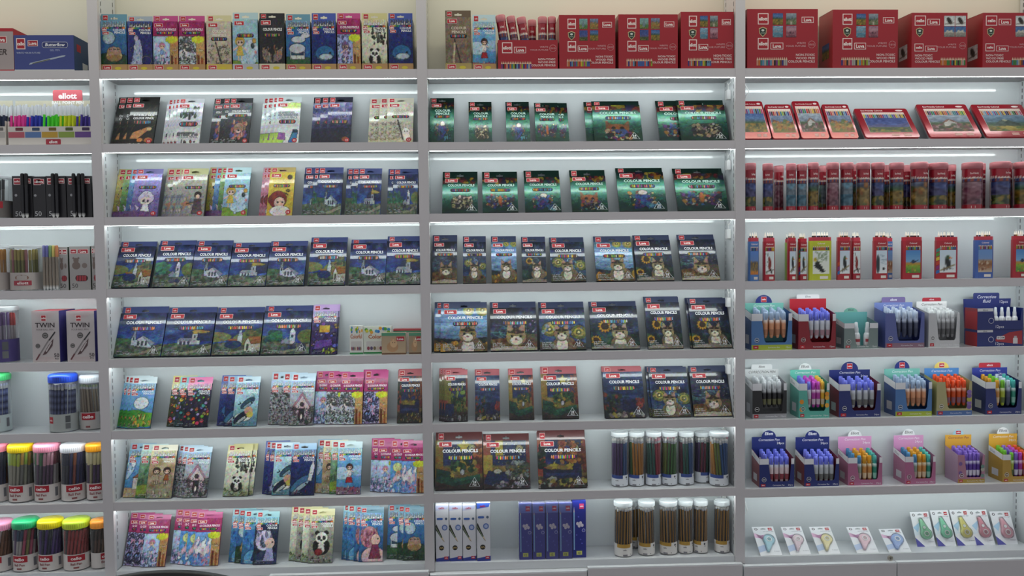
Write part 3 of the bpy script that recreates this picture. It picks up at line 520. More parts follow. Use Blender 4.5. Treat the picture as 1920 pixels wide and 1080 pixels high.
for k, (nm, lk) in enumerate(SF):
    for cl in ('c24', 'c18', 'c12'):
        des('sofa_%s_%s' % (nm, cl), cl, lk, sofa_art(k), '#5a2426' if cl == 'c24' else '#b5646c', '#2a1a1c', FOIL, tri={'c24': '24', 'c18': '18', 'c12': None}[cl])
P = lambda bg, fn, **k: pouch(bg, fn, **k)
SKY = [(0, '#4a86b8'), (.5, '#6aa6d8'), (1, '#8fc0e6')]
def dp(name, look, bg, fn, hd='#cfe3ee', tipbg='#8fbbe0', edge='#3a4a5c'): des(name, 'c12', look, pouch(bg, fn, hd, tipbg), hd, edge, FILM, title='COLOUR PENCILS', style='pouch', win=False)
dp('fields', 'blue pack with green cartoon fields', SKY, A_fields, '#dceaf0')
dp('alien', 'pink-topped pack of cartoon aliens', [(0, '#2a2438'), (1, '#3a3050')], A_alien, '#e87fb4', '#e89ac4')
dp('alien_yellow', 'yellow-topped pack of cartoon monsters', [(0, '#3a3a2a'), (1, '#4a4430')], A_alien, '#e8e08a', '#e3dc9a')
dp('alien_blue', 'aqua-topped pack of cartoon monsters', [(0, '#2a3a40'), (1, '#30444c')], A_alien, '#8fd0d8', '#a0d4d8')
dp('whales', 'pale pack with two leaping whales', [(0, '#5c8a9a'), (.5, '#a8cfdc'), (1, '#b8dcec')], A_whales, '#cfe6f2')
dp('pinkhouse', 'grey pack with pink gabled house', [(0, '#8a8a8c'), (.5, '#b8bcc2'), (1, '#a8c8dc')], A_pinkhouse, '#c8dff0', '#a8c8e6')
dp('sketch', 'grey pack with black line drawings', [(0, '#8a8a8c'), (1, '#b0b4ba')], A_sketch, '#c8dff0', '#a8c8e6')
dp('bluewhale', 'deep blue pack with smiling whale', [(0, '#23306e'), (1, '#2f45a0')], A_bluewhale, '#4a5cae', '#5c74c4')
dp('tailwhale', 'navy pack with humpback whale', [(0, '#1f2a5c'), (1, '#26408a')], A_tailwhale, '#9fc4e4', '#8fb4e0')
dp('girl', 'sky-blue pack with girl in white dress', SKY, A_girl, '#c8e0e6', '#a8d0e0')
dp('twokids', 'brown pack with two cartoon children', [(0, '#7a7258'), (.5, '#b09a7a'), (1, '#c9b88a')], A_twokids, '#ece6cf', '#d8d0a8')
dp('forest', 'green pack with child in forest', [(0, '#4a6a3a'), (1, '#8ab0a0')], A_forest, '#cfe3e0', '#b8d8d0')
dp('beach', 'blue pack with seaside house', SKY, A_beach, '#9ec0d8', '#8fb8d8')
dp('panda', 'pale pack with sitting panda', [(0, '#8a9070'), (.3, '#d8d9c4'), (1, '#e6e4cc')], A_panda, '#d6cf94', '#ddd6a4')
dp('panda2', 'grey pack with panda holding book', [(0, '#8a8a7c'), (1, '#bcbcaa')], A_panda2, '#e2dba8', '#dcd6a8')
dp('moon', 'blue pack with sheep under moon', [(0, '#2f4a3c'), (.35, '#3a70a8'), (1, '#4a86c4')], A_moon2, '#6a9ab0', '#8ab8dc')
dp('bus', 'blue pack with cloud topped bus', [(0, '#3a70a8'), (1, '#3f7fc4')], A_bus, '#6a9ab0', '#8ab8dc')
dp('hair_white', 'navy pack with white-haired woman', [(0, '#2a3448'), (1, '#223050')], A_hair('#d8d4e8', '#a8a8d0', '#3a4668'), '#9fd0d8', '#8fc8e0')
dp('hair_blue', 'blue pack with blue-haired woman', [(0, '#2f5f8a'), (1, '#5a98c8')], A_hair('#3f7fc4', '#1f4a8a', '#6ab0d8'), '#9fd0d8', '#8fc8e0')
dp('hair_pink', 'blue pack with pink-haired woman', [(0, '#2f5f8a'), (1, '#4a8ac0')], A_hair('#c4828c', '#8a3f5c', '#e0b8bc'), '#6f9ab0', '#8fbce0')
dp('robot', 'purple pack of cartoon robots', [(0, '#3a2c5c'), (1, '#4a3a70')], A_robot, '#c8a8dc', '#b8a8d8')
dp('angel', 'indigo pack with winged figure', [(0, '#26306a'), (1, '#3a3f8a')], A_angel, '#a8b4c0', '#4a5cae')
for k, lk in enumerate(['magenta pack with cartoon boy', 'magenta pack with bicycle drawing', 'magenta pack with clouds and flowers', 'magenta pack with moonlit fairy', 'magenta pack with pink-haired girl', 'magenta pack with lilac girl']):
    des('pink%d' % k, 'c12', lk, pinkpack(A_pinkart(k)), '#c4508c', '#7a2450', FILM, title='12 COLOUR PENCILS', style='pink')
def dc(name, look, art, hd, edge='#3a3a3e', m=None, title='COLOUR PENCILS', tcol='#f4f4f4', two=False, style='mid'): des(name, 'c12', look, art, hd, edge, m or FOIL, title, tcol, style, two)
dc('fruit', 'black box with striped fruit art', plain('#1c1c16', '#14140f', A_fruit), '#1a1a18', '#141412', title='DOUBLE SIDE|COLOUR PENCIL', two=True, style='low')
dc('tree', 'silver box with leafy tree', plain('#c9ccd0', '#dfe2e6', A_tree), '#c6c9cf', '#9a9ca0', title='DOUBLE SIDE|COLOUR PENCIL', tcol='#5a5f66', two=True, style='tree')
dc('lion', 'black box with lion face', plain('#1b1c1e', '#6f767c', A_lion), '#3a3c40', '#17171a')
dc('splat', 'dark box with white splashes', plain('#1b1c1e', '#5f666c', A_splat), '#3a3c40', '#17171a')
dc('buildings', 'silver box with two pencil characters', plain('#dfe3e2', '#d9dfe2', A_buildings), '#c3cdd0', '#a8b0b0', title='DOUBLE SIDE|COLOUR PENCIL', tcol='#7a828a', two=True, style='low')
dc('lake', 'violet box with night lake', plain('#15192e', '#a8a8c8', A_lake), '#2a2c3c', '#1a1c2c', title='COLOUR PENCILS', tcol='#8a90c8', style='low')
dc('rabbit', 'champagne box with white rabbit', plain('#c3bda6', '#d6d2c0', A_rabbit), '#cfcaba', '#8a8470', title='COLOUR|PENCILS', tcol='#a8a28c', two=True)
dc('giraffe', 'kraft box with giraffe sketch', plain('#b9ab94', '#cfc6b6', A_giraffe), '#d9d2a4', '#8a7c68', title='COLOUR|PENCILS', tcol='#e6e0d4', two=True)
dc('kraft', 'brown kraft box with giraffe sketch', plain('#7d6a56', '#8a7866', A_giraffe), '#6a5844', '#5c4c3c', CARD, title='COLOUR|PENCILS', tcol='#d9cdbb', two=True)
dc('kitty', 'lilac box with girl and cat', plain('#6a5a98', '#a8a0e0', A_kitty), '#7a74a8', '#4a4070', title='')
dc('kitty_blue', 'blue box with cartoon girl', plain('#3a5a8a', '#7ab0d8', A_kitty), '#88a8c0', '#34506a', title='')
dc('kitty_green', 'green box with cartoon girl', plain('#4a6a3a', '#9ac07a', A_kitty), '#9ab888', '#3a5030', title='')
dc('kitty_gold', 'gold box with cartoon girl', plain('#8a7a3a', '#d0c47a', A_kitty), '#b8b078', '#5c5228', title='')
dc('guitar', 'grey box with girl playing guitar', plain('#8a8a8c', '#b8b4a4', A_guitar), '#b9b98a', '#6a6660', title='')
dc('unicorn', 'pale blue box with girl and unicorn', plain('#8ab0c8', '#a8d0dc', A_unicorn), '#b8d4da', '#5c7a8a', title='')
dc('redhair', 'yellow box with red-haired girl', plain('#c8a83a', '#d8c04a', A_redhair), '#b8a46a', '#8a7428', title='COLOUR PENCILS', tcol='#e0c86a')
dc('blushing', 'rose box with cartoon girl', plain('#a8667a', '#d89ab0', A_redhair), '#c8a0b0', '#7a4454', title='')
dc('moth', 'black box with patterned moth', plain('#1a1a20', '#2a2a30', lambda c: (c.poly([(.5, .3), (.1, .46), (.12, .22), (.5, .14)], '#8a7a70'), c.poly([(.5, .3), (.9, .46), (.88, .22), (.5, .14)], '#8a7a70'), c.blobs(60, .1, .12, .9, .46, .02, .05, ['#b8a898', '#5c4a44', '#8a8a98', '#c08a5c'], .8), c.ell(.5, .28, .03, .12, '#2a1f1c'))), '#1c1c20', '#141418', CARD)
_GM = {}
def design_meshes(name):
    if name in _GM: return _GM[name]
    d = DES[name]; w, h, t = SIZE[d['cls']]; seed = sum(map(ord, name)); rg = random.Random(seed)
    n, m = int(w/.0021), int(h/.0021); cv = Cv(n, m, seed % 9999); d['art'](cv)
    cv.tex(9, 16, .10); top = .84 if d['style'] == 'pouch' else .69 if d['style'] == 'pink' else .56 if d['style'] == 'mid' else .6
    if d['edge'] not in ('#9a9ca0', '#a8b0b0', '#8a8470', '#8a7c68'):
        src = cv.c.copy(); nd = 170 if n < 60 else 280
        for _ in range(nd):
            uu, vv = cv.r.rand(), cv.r.rand()*top; c0 = src[int(vv*(m-1)), int(uu*(n-1))]; q = cv.r.uniform(.008, .024)*(.094/w)**.5
            cv.ell(uu, vv, q*cv.r.uniform(.6, 1.8), q*n/m, np.clip(c0*cv.r.uniform(.72, 1.22)+cv.r.uniform(-.06, .06, 3), 0, 1), .6, cv.r.uniform(-1, 1))
    L = cv.c.mean(-1); ed = np.abs(np.diff(L, axis=0, prepend=L[:1]))+np.abs(np.diff(L, axis=1, prepend=L[:, :1])); ed = np.clip((ed-.07)*4, 0, 1)
    for ch in range(3): cv.c[..., ch] += (cv.nz(14, 22)-.5)*.10+(cv.nz(32, 50)-.5)*.16
    cv.c = np.clip(cv.c, 0, 1)*(1-.5*ed[..., None]); g = cv.c.mean(-1, keepdims=True); k = .72 if d['m'] is FOILG or name.startswith('sofa') else .82 if name in ('bluewhale', 'angel', 'tailwhale', 'moon', 'bus') else .9
    if d['edge'] in ('#9a9ca0', '#a8b0b0', '#8a8470', '#8a7c68'): k = .9
    c = np.clip(((g+(cv.c-g)*(.8 if name.startswith('sofa') else .95))*k-.4)*1.15+.4+cv.r.uniform(-.035, .035, cv.c.shape[:2])[..., None], 0, 1)
    b = MB(); e = hx(d['edge'])
    xs, zs = np.linspace(0, w, n), np.linspace(0, h, m); X, Z = np.meshgrid(xs, zs)
    V = np.stack([X, np.full_like(X, -t), Z], -1).reshape(-1, 3)
    i = np.arange(n-1)[None, :]+n*np.arange(m-1)[:, None]; F = np.stack([i, i+1, i+1+n, i+n], -1).reshape(-1, 4)
    b.v = [tuple(p) for p in V]; b.f = F.tolist(); b.c = [tuple(p) for p in c.reshape(-1, 3)]
    for q in ([(0, 0, 0), (w, 0, 0), (w, 0, h), (0, 0, h)][::-1], [(0, -t, 0), (0, 0, 0), (0, 0, h), (0, -t, h)][::-1], [(w, -t, 0), (w, 0, 0), (w, 0, h), (w, -t, h)], [(0, -t, h), (w, -t, h), (w, 0, h), (0, 0, h)], [(0, -t, 0), (0, 0, 0), (w, 0, 0), (w, -t, 0)]): b.add(q, [(0, 1, 2, 3)], e)
    r = {'body': b.mesh('body', d['m'])}
    # hang tab: a thin card with a slot cut through it
    H = .022; k = MB(); sx0, sx1, sz0, sz1 = w*.5-.013, w*.5+.013, .006, .0115
    slot = [(sx0, sz0), (w*.5-.004, sz0), (w*.5, sz0-.001), (w*.5+.004, sz0), (sx1, sz0), (sx1, sz1), (w*.5+.005, sz1), (w*.5, sz1+.003), (w*.5-.005, sz1), (sx0, sz1)]
    out = [(0, 0), (w*.35, 0), (w*.5, 0), (w*.65, 0), (w, 0), (w, H), (w*.65, H), (w*.5, H), (w*.35, H), (0, H)]
    for y, fl in ((-.0012, False), (0, True)):
        fs = [(a, (a+1) % 10, 10+(a+1) % 10, 10+a) for a in range(10)]
        if fl: fs = [f[::-1] for f in fs]
        k.add([(p[0], y, p[1]) for p in out]+[(p[0], y, p[1]) for p in slot], fs, d['hd'])
    r['hang_tab'] = k.mesh('hang_tab', d['m'])
    k = MB(); bw = min(.02, w*.2); k.rect(w*.06, .003, w*.06+bw, .019, -.0016, '#f0d8d4'); k.rect(w*.06+.0009, .0039, w*.06+bw-.0009, .0181, -.0019, '#b8202e'); k.text('cello', w*.06+bw/2, .0085, .0045, -.0022, '#f6e4e0', 'c', maxw=bw*.8); r['tab_badge'] = k.mesh('tab_badge', INK)
    y0 = -t-.0003; st = d['style']
    def badge(k, x0, z0, x1, z1, s):
        k.rrect(x0, z0, x1, z1, .0015, y0, '#f2e6e2'); k.rrect(x0+.0011, z0+.0011, x1-.0011, z1-.0011, .001, y0-.0003, '#b8202e'); k.text(s, (x0+x1)/2, z0+(z1-z0)*.27, (z1-z0)*.5, y0-.0006, '#fbf3ef', 'c', maxw=(x1-x0)*.84, bold=.035)
    k = MB()
    big = d['cls'] != 'c12'
    if st == 'pouch':
        badge(k, .004, h*.79, .022, h*.86, 'cello'); badge(k, .006, h*.725, .030, h*.783, 'Luva')
    elif st == 'pink': badge(k, .006, h*.885, .038, h*.955, 'Luva')
    else: badge(k, w*.07, h*.86 if big else h*.88, w*.07+(.05 if big else .037), h*.965 if big else h*.965, 'Luva')
    r['brand_badge'] = k.mesh('brand_badge', INK)
    k = MB(); tc = d['tcol']; ls = d['title'].split('|') if d['title'] else []
    if st == 'pouch': k.text('COLOUR', w*.95, h*.80, .0075, y0, tc, 'r'); k.text('PENCILS', w*.95, h*.745, .0075, y0, tc, 'r')
    elif st == 'pink': k.text('12 COLOUR PENCILS', w*.14, h*.815, .0075, y0, '#f4e4ee', maxw=w*.8, bold=.03)
    elif ls:
        if d['two'] and len(ls) == 1: ls = ls[0].split(' ')
        big2 = len(ls) == 2
        zt = {'low': .67, 'tree': .22}.get(st, .77 if not big else .745)
        for q, s in enumerate(ls): k.text(s, w*.53, h*(zt-(q*.075 if big2 else 0)), .0112 if big else .009, y0, tc, 'c', maxw=w*(.76 if not big2 or st != 'mid' else .6), bold=.03, wide=1.12)
    if k.v: r['lettering'] = k.mesh('lettering', INK)
    k = MB()
    if d['tri']:
        cx, cz, s = w*.83, h*.1, .022 if big else .016
        T = lambda a: [(cx-a*.95, cz-a*.38), (cx+a*.95, cz-a*.38), (cx, cz+a*1.15)]
        for i in range(3):
            p0, p1, q1, q0 = T(s)[i], T(s)[(i+1) % 3], T(s*.9)[(i+1) % 3], T(s*.9)[i]; k.poly([p0, p1, q1, q0], y0, '#c8ccd0')
        k.text(d['tri'], cx, cz+s*.12, s*.42, y0-.0006, '#f0f2f4', 'c'); k.text('PCS', cx, cz-s*.26, s*.28, y0-.0006, '#f0f2f4', 'c')
    elif d['cls'] == 'c12' and st in ('mid', 'low') and d['m'] is FOIL and 'church' not in name and 'cat' not in name and 'sofa' not in name:
        k.disc(w*.84, h*.075, .0095, .0095, y0, '#a8202c', 14); k.text('12', w*.84, h*.075-.0035, .007, y0-.0003, '#f6ece8', 'c')
    if k.v: r['count_emblem'] = k.mesh('count_emblem', INK)
    k = MB()
    if d['notes']:
        for q, s in enumerate(['Log design', 'Bright colors', 'Process Writing', 'Creativity Unbound']): k.text(s, w*.05, h*(.155-q*.043), .0062 if w > .15 else .0048, y0, '#d8dcde', bold=0., maxw=w*.5)
    if k.v: r['small_print'] = k.mesh('small_print', INK)
    if d['win']:
        k = MB(); p = MB()
        if st == 'pink': x0, x1, z0, z1 = w*.14, w*.86, h*.735, h*.795
        elif st == 'low': x0, x1, z0, z1 = w*.16, w*.84, h*.47, h*.57
        elif st == 'tree': x0, x1, z0, z1 = w*.14, w*.86, h*.42, h*.54
        elif big: x0, x1, z0, z1 = w*(.26 if w > .15 else .22), w*(.8 if w > .15 else .8), h*.585, h*.685
        else: x0, x1, z0, z1 = w*.18, w*.84, h*.605 if len(ls) == 2 else h*.645, h*.68 if len(ls) == 2 else h*.72
        k.rrect(x0, z0, x1, z1, (z1-z0)*.48, y0, '#141418'); r['pencil_window'] = k.mesh('pencil_window', INK)
        cnt = 12 if w < .1 else 14; pw = (x1-x0-.006)/cnt
        for a in range(cnt):
            xa = x0+.003+a*pw; cc = hx(rg.choice(PENC)); cc = cc*1.0; zb = z0+(z1-z0)*.14; zt2 = z1-(z1-z0)*.06; zm = zb+(zt2-zb)*rg.uniform(.62, .8)
            if a in (0, cnt-1): zb += .002
            p.add([(xa+.0012, y0-.0003, zb), (xa+pw/2, y0-.0013, zb), (xa+pw-.0008, y0-.0003, zb), (xa+.0012, y0-.0003, zm), (xa+pw/2, y0-.0013, zm), (xa+pw-.0008, y0-.0003, zm), (xa+pw/2, y0-.0005, zt2)], [(0, 1, 4, 3), (1, 2, 5, 4), (3, 4, 6), (4, 5, 6)], np.array([cc]*3+[cc]*3+[hx('#e3c9a0')]))
        r['pencil_tips'] = p.mesh('pencil_tips', PLAS)
    _GM[name] = r; return r
def pack(dn, bay, lvl, xL, xR, yb, yt, Yr, th, label, group=None, yaw=0., hdims=None, t=None, tray=None):
    d = DES[dn]; w0, h0, t0 = SIZE[d['cls']]; tt = t or t0; M = design_meshes(dn); z0 = ZL[bay][lvl]; sn, cs = math.sin(th), math.cos(th)
    Yf, zf = Yr-tt*cs, z0+tt*sn
    xa, xb = Xat(xL, Yf, zf), Xat(xR, Yf, zf); xm = (xa+xb)/2; w = xb-xa
    if hdims: h, ht = hdims
    else:
        def solve(py, off):
            lo, hi = .01, .5
            for _ in range(24):
                mid = (lo+hi)/2; y = proj(xm, Yr-off*cs+mid*sn, z0+off*sn+mid*cs)[1]
                if y > py: lo = mid
                else: hi = mid
            return lo
        h = solve(yb, tt); ht = max(.006, solve(yt, .004 if tt < .03 else tt-.008)-h)
    e = thing('pencil_box', (xa, Yr, z0), label, 'pencil box', group, (-th, 0, yaw), bay)
    k = (w/w0, tt/t0, h/h0)
    link('body', M['body'], e, scale=k)
    ta = link('hang_tab', M['hang_tab'], e, (0, -.003 if tt < .03 else -tt+.008, h), scale=(w/w0, 1, ht/.022)); link('brand_badge', M['tab_badge'], ta)
    dy = -(tt-t0)
    link('brand_badge', M['brand_badge'], e, (0, dy, 0), scale=(w/w0, 1, h/h0))
    for nm in ('lettering', 'count_emblem', 'small_print'):
        if nm in M:
            o = link(nm, M[nm], e, (0, dy, 0), scale=(w/w0, 1, h/h0))
            if nm == 'small_print': o['kind'] = 'stuff'
    if 'pencil_window' in M:
        pwd = link('pencil_window', M['pencil_window'], e, (0, dy, 0), scale=(w/w0, 1, h/h0)); o = link('pencil_tips', M['pencil_tips'], pwd); o['kind'] = 'stuff'
    if tray:
        b = MB(); b.box(-.0012, -tt-.0022, 0, w+.0012, -.001, h*.13, tray[0]); bd = b.obj('display_tray', CARD, e)
        q = MB(); y = -tt-.0025; q.rrect(w*.06, h*.02, w*.4, h*.108, .001, y, '#f2e6e2'); q.rrect(w*.06+.001, h*.02+.001, w*.4-.001, h*.108-.001, .001, y-.0003, '#b8202e'); q.text('Luva', w*.23, h*.045, h*.042, y-.0006, '#fbf3ef', 'c')
        q.disc(w*.66, h*.05, w*.13, h*.03, y, '#c9b83a'); q.obj('brand_badge', INK, bd)
    return e, h, ht
ORD0 = ['first', 'second', 'third', 'fourth', 'fifth', 'sixth', 'seventh', 'eighth']
FANW = {2: ['rear', 'front'], 3: ['rear', 'middle', 'front'], 4: ['rear', 'third', 'second', 'front'], 1: ['single']}
def fan(bay, lvl, designs, offs, xL, xR, yb, yt, Y0=None):
    """designs and offs run from the front box to the rear one; offs are pixel shifts of the left edge"""
    n = len(designs); cls = DES[designs[0]]['cls']; t = SIZE[cls][2]
    Yr0 = Y0 if Y0 is not None else (.052 if n == 1 else .046 if n == 2 else .042 if n == 3 else .039)
    th = .42
    for _ in range(3):
        Yrear = Yr0+(n-1)*(t+.0019)/math.cos(th); zf = ZL[bay][lvl]
        L = (Zat(yt, Xat((xL+xR)/2, .12, zf+.15), .12)-zf)/math.cos(th); th = min(.52, math.asin(min(.6, max(.03, (WALL-.008-Yrear)/L))))
    fr = DES[designs[0]]['look']; hd = None; rg = random.Random(int(xL*7+lvl)); short = fr.split(' with ')[-1].split(' of ')[-1].split(' painted')[-1].replace('box ', '').replace('two ', '')
    for i, (dn, o) in enumerate(zip(designs, [0]+list(offs))):
        lk = DES[dn]['look']; wpx = xR-xL
        if n > 1: lab = '%s, %s of stack, %s shelf' % (lk, FANW[n][n-1-i], SHELFW[lvl])
        else: lab = '%s, alone on the %s shelf' % (lk, SHELFW[lvl]) if False else '%s, on the %s shelf' % (lk, SHELFW[lvl])
        e, h, ht = pack(dn, bay, lvl, xL+o, xR+o, yb, yt, Yr0+i*(t+.0019)/math.cos(th), th, lab, 'pencil boxes leaning on the shelves', 0., hd)
        if hd is None: hd = (h, ht)
        hd = (hd[0]*1.0, hd[1]+.0015)
B, C, D_ = 'B', 'C', 'D'
# top shelf of bay B: upright display cartons
for dn, a, b, yb, yt, tr in [('moon', 190, 239, 39, 27, '#b08a5a'), ('angel', 240, 287, 40, 31, '#b08a5a'), ('pink4', 288, 335, 40, 30, '#b08a5a'), ('pink0', 336, 385, 40, 30, '#b08a5a'), ('giraffe', 388, 435, 40, 29, '#c9b04a'), ('unicorn', 437, 485, 36, 24, '#b0b4bc'),
        ('moth', 487, 535, 35, 25, '#c9c4a8'), ('bus', 537, 583, 39, 27, '#b08a5a'), ('bluewhale', 585, 631, 38, 25, '#b08a5a'), ('pink5', 633, 677, 35, 25, '#b08a5a'), ('panda', 679, 727, 36, 25, '#b08a5a'), ('bluewhale', 729, 775, 35, 25, '#b08a5a')]:
    pack(dn, B, 0, a+.5, b-.5, yb, yt, .105, .02, DES[dn]['look']+', upright on the top shelf', 'display cartons on the top shelf', 0, None, .085, (tr,))
for dn, a, b, yb, yt, tr in [('kraft', 836, 884, 32, 20, '#a8945a'), ('girl', 887, 930, 41, 28, '#b08a5a')]:
    pack(dn, C, 0, a, b, yb, yt, .105, .02, DES[dn]['look']+', upright on the top shelf', 'display cartons on the top shelf', 0, None, .085, (tr,))
FANS = [  # bay, level, designs front to rear, offsets, xL, xR, y of body top, y of tab top
 (B, 1, ['fruit', 'fruit', 'fruit'], [-13, -27], 234, 286, 192, 182), (B, 1, ['tree']*4, [-7, -13, -21], 324, 373, 193, 185), (B, 1, ['lion', 'splat', 'lion'], [-13, -30], 421, 465, 193, 184),
 (B, 1, ['buildings']*4, [-8, -18, -26], 512, 559, 191, 182), (B, 1, ['lake']*3, [-14, -29], 611, 657, 192, 182), (B, 1, ['rabbit']*3, [-15, -34], 724, 774, 192, 184),
 (B, 2, ['kitty', 'kitty_blue', 'kitty_green', 'kitty_gold'], [-10, -22, -34], 243, 294, 326, 317), (B, 2, ['guitar']*4, [-5, -15, -29], 331, 381, 327, 316), (B, 2, ['unicorn', 'kitty_green', 'kitty_blue', 'kitty_gold'], [-9, -19, -31], 415, 463, 324, 314),
 (B, 2, ['redhair', 'blushing', 'blushing'], [-8, -14], 499, 547, 323, 314), (B, 2, ['church_spire_c12', 'church_bush_c12', 'church_low_c12'], [-9, -26], 591, 639, 325, 314), (B, 2, ['church_low_c12', 'church_bush_c12', 'church_spire_c12'], [-12, -22], 668, 713, 326, 316), (B, 2, ['church_bush_c12', 'church_bush_c12'], [-10], 735, 782, 327, 317),
 (B, 3, ['church_cottage_c18'], [], 208.5, 278, 462, 453), (B, 3, ['church_bush_c18'], [], 284, 354, 459, 451), (B, 3, ['church_spire_c18'], [], 355, 425, 460, 451), (B, 3, ['church_low_c18'], [], 426, 497, 463, 455),
 (B, 3, ['church_spire_c18'], [], 498, 569, 461, 452), (B, 3, ['church_cottage_c18'], [], 576, 646, 454, 445), (B, 3, ['church_spire_c18'], [], 653, 722, 456, 449), (B, 3, ['church_low_c18'], [], 723, 788, 452, 443),
 (B, 4, ['church_spire_c24'], [], 212, 300.5, 587, 575), (B, 4, ['church_low_c24'], [], 302, 394, 586, 576), (B, 4, ['church_cottage_c24'], [], 396, 486, 586, 576), (B, 4, ['church_bush_c24'], [], 488, 579, 583, 573), (B, 4, ['robot', 'robot'], [3], 581, 629, 583, 572),
 (B, 5, ['fields']*3, [-8, -14.5], 234, 281, 719, 707), (B, 5, ['alien', 'alien_blue', 'alien_yellow'], [-16, -30], 342, 388, 719, 707), (B, 5, ['whales', 'tailwhale', 'bluewhale'], [-17, -29], 435, 480, 717, 706), (B, 5, ['pinkhouse', 'sketch', 'sketch'], [-16, -38], 540, 586, 714, 700),
 (B, 5, ['pink0', 'pink0', 'pink4'], [-26, -47], 635, 678, 709, 698), (B, 5, ['pink1', 'pink1'], [-3], 680, 725, 709, 694), (B, 5, ['sofa_blue_c12', 'sofa_blue_c12'], [1], 744, 790, 705, 693),
 (B, 6, ['twokids', 'forest', 'beach'], [-19, -42], 272, 321, 845, 834), (B, 6, ['pinkhouse', 'sketch', 'sketch'], [-9, -17], 340, 387, 848, 838), (B, 6, ['panda', 'panda'], [10], 417, 464, 845, 834), (B, 6, ['tailwhale', 'whales', 'angel', 'bluewhale'], [-33, -43, -51], 542, 588, 843, 831),
 (B, 6, ['girl', 'forest', 'twokids', 'beach'], [-13, -28, -39], 630, 676, 840, 828), (B, 6, ['pink2', 'pink3', 'pink4', 'pink4'], [-21, -46, -58], 752, 795, 839, 826),
 (B, 7, ['pink4', 'pink1', 'pink1'], [-17, -32], 263, 308, 974, 965), (B, 7, ['pink2', 'pink3', 'pink3', 'pink4'], [-14, -28, -41], 360, 408, 971, 960), (B, 7, ['hair_white', 'hair_blue', 'moon', 'hair_blue'], [-22, -34, -45], 473, 517, 970, 959), (B, 7, ['panda2', 'panda', 'panda2', 'panda'], [-13, -24, -36], 577, 623, 966, 954),
 (B, 7, ['hair_pink', 'hair_pink', 'hair_blue', 'hair_blue'], [-9, -24, -32], 672, 717, 962, 951), (B, 7, ['moon', 'moon', 'bus'], [-11, -30], 755, 797, 961, 950),
 (C, 1, ['green_parrot_c12'], [], 805, 851, 192, 184), (C, 1, ['green_hedgehog_c12'], [], 879, 923, 199, 191), (C, 1, ['green_parrot_c12'], [], 950, 995, 199, 191), (C, 1, ['green_butterfly_c12', 'green_butterfly_c12'], [18], 1005, 1050, 201, 193), (C, 1, ['green_fox_c24', 'green_fox_c24'], [-15], 1115, 1206, 197, 190), (C, 1, ['green_hedgehog_c24', 'green_butterfly_c24'], [-40], 1278, 1368, 197, 188),
 (C, 2, ['green_hedgehog_c18'], [], 829, 896, 333, 322), (C, 2, ['green_butterfly_c18'], [], 905, 972, 333, 322), (C, 2, ['green_parrot_c18'], [], 985, 1053, 332, 320), (C, 2, ['green_fox_c18'], [], 1073, 1141, 330, 319), (C, 2, ['green_parrot_c24'], [], 1162, 1252, 323, 315), (C, 2, ['green_butterfly_c24'], [], 1272, 1367, 325, 316),
 (C, 3, ['cat_rest_c12'], [], 810, 857, 453, 441), (C, 3, ['cat_swirl_c12'], [], 868, 912, 454, 443), (C, 3, ['cat_day_c12'], [], 922, 970, 454, 443), (C, 3, ['cat_sun_c12'], [], 980, 1026, 454, 444), (C, 3, ['cat_swirl_c18'], [], 1034, 1100, 454, 445), (C, 3, ['cat_day_c18'], [], 1119, 1191, 454, 443), (C, 3, ['cat_sun_c18'], [], 1195, 1265, 450, 441), (C, 3, ['cat_rest_c18'], [], 1280, 1351, 449, 440),
 (C, 4, ['cat_day_c24', 'cat_day_c24'], [-12], 826, 914, 578, 567), (C, 4, ['cat_rest_c24'], [], 920, 1008, 577, 566), (C, 4, ['cat_swirl_c24'], [], 1013, 1100, 577, 566), (C, 4, ['cat_sun_c24'], [], 1110, 1201, 574, 565), (C, 4, ['cat_sun_c18', 'cat_sun_c18'], [-1], 1216, 1282, 567, 557), (C, 4, ['cat_sun_c18', 'cat_sun_c18'], [-5], 1300, 1373, 569, 559),
 (C, 5, ['sofa_plant_c12']*3, [-5, -10], 833, 877, 703, 693), (C, 5, ['sofa_sea_c12'], [], 891, 938, 704, 692), (C, 5, ['sofa_green_c12'], [], 955, 1002, 703, 691), (C, 5, ['sofa_green_c18'], [], 1017, 1086, 701, 687), (C, 5, ['sofa_sea_c18', 'sofa_sea_c18'], [-2], 1136, 1211, 697, 688), (C, 5, ['cat_swirl_c18', 'cat_swirl_c18'], [-6], 1224, 1297, 698, 688), (C, 5, ['cat_rest_c18', 'cat_rest_c18'], [-1], 1302, 1373, 697, 687),
 (C, 6, ['sofa_green_c24'], [], 816, 905, 825, 810), (C, 6, ['sofa_couch_c24'], [], 907, 995, 826, 813), (C, 6, ['sofa_blue_c24', 'sofa_blue_c24'], [1], 1010, 1101, 824, 809)]
for f in FANS: fan(*f)
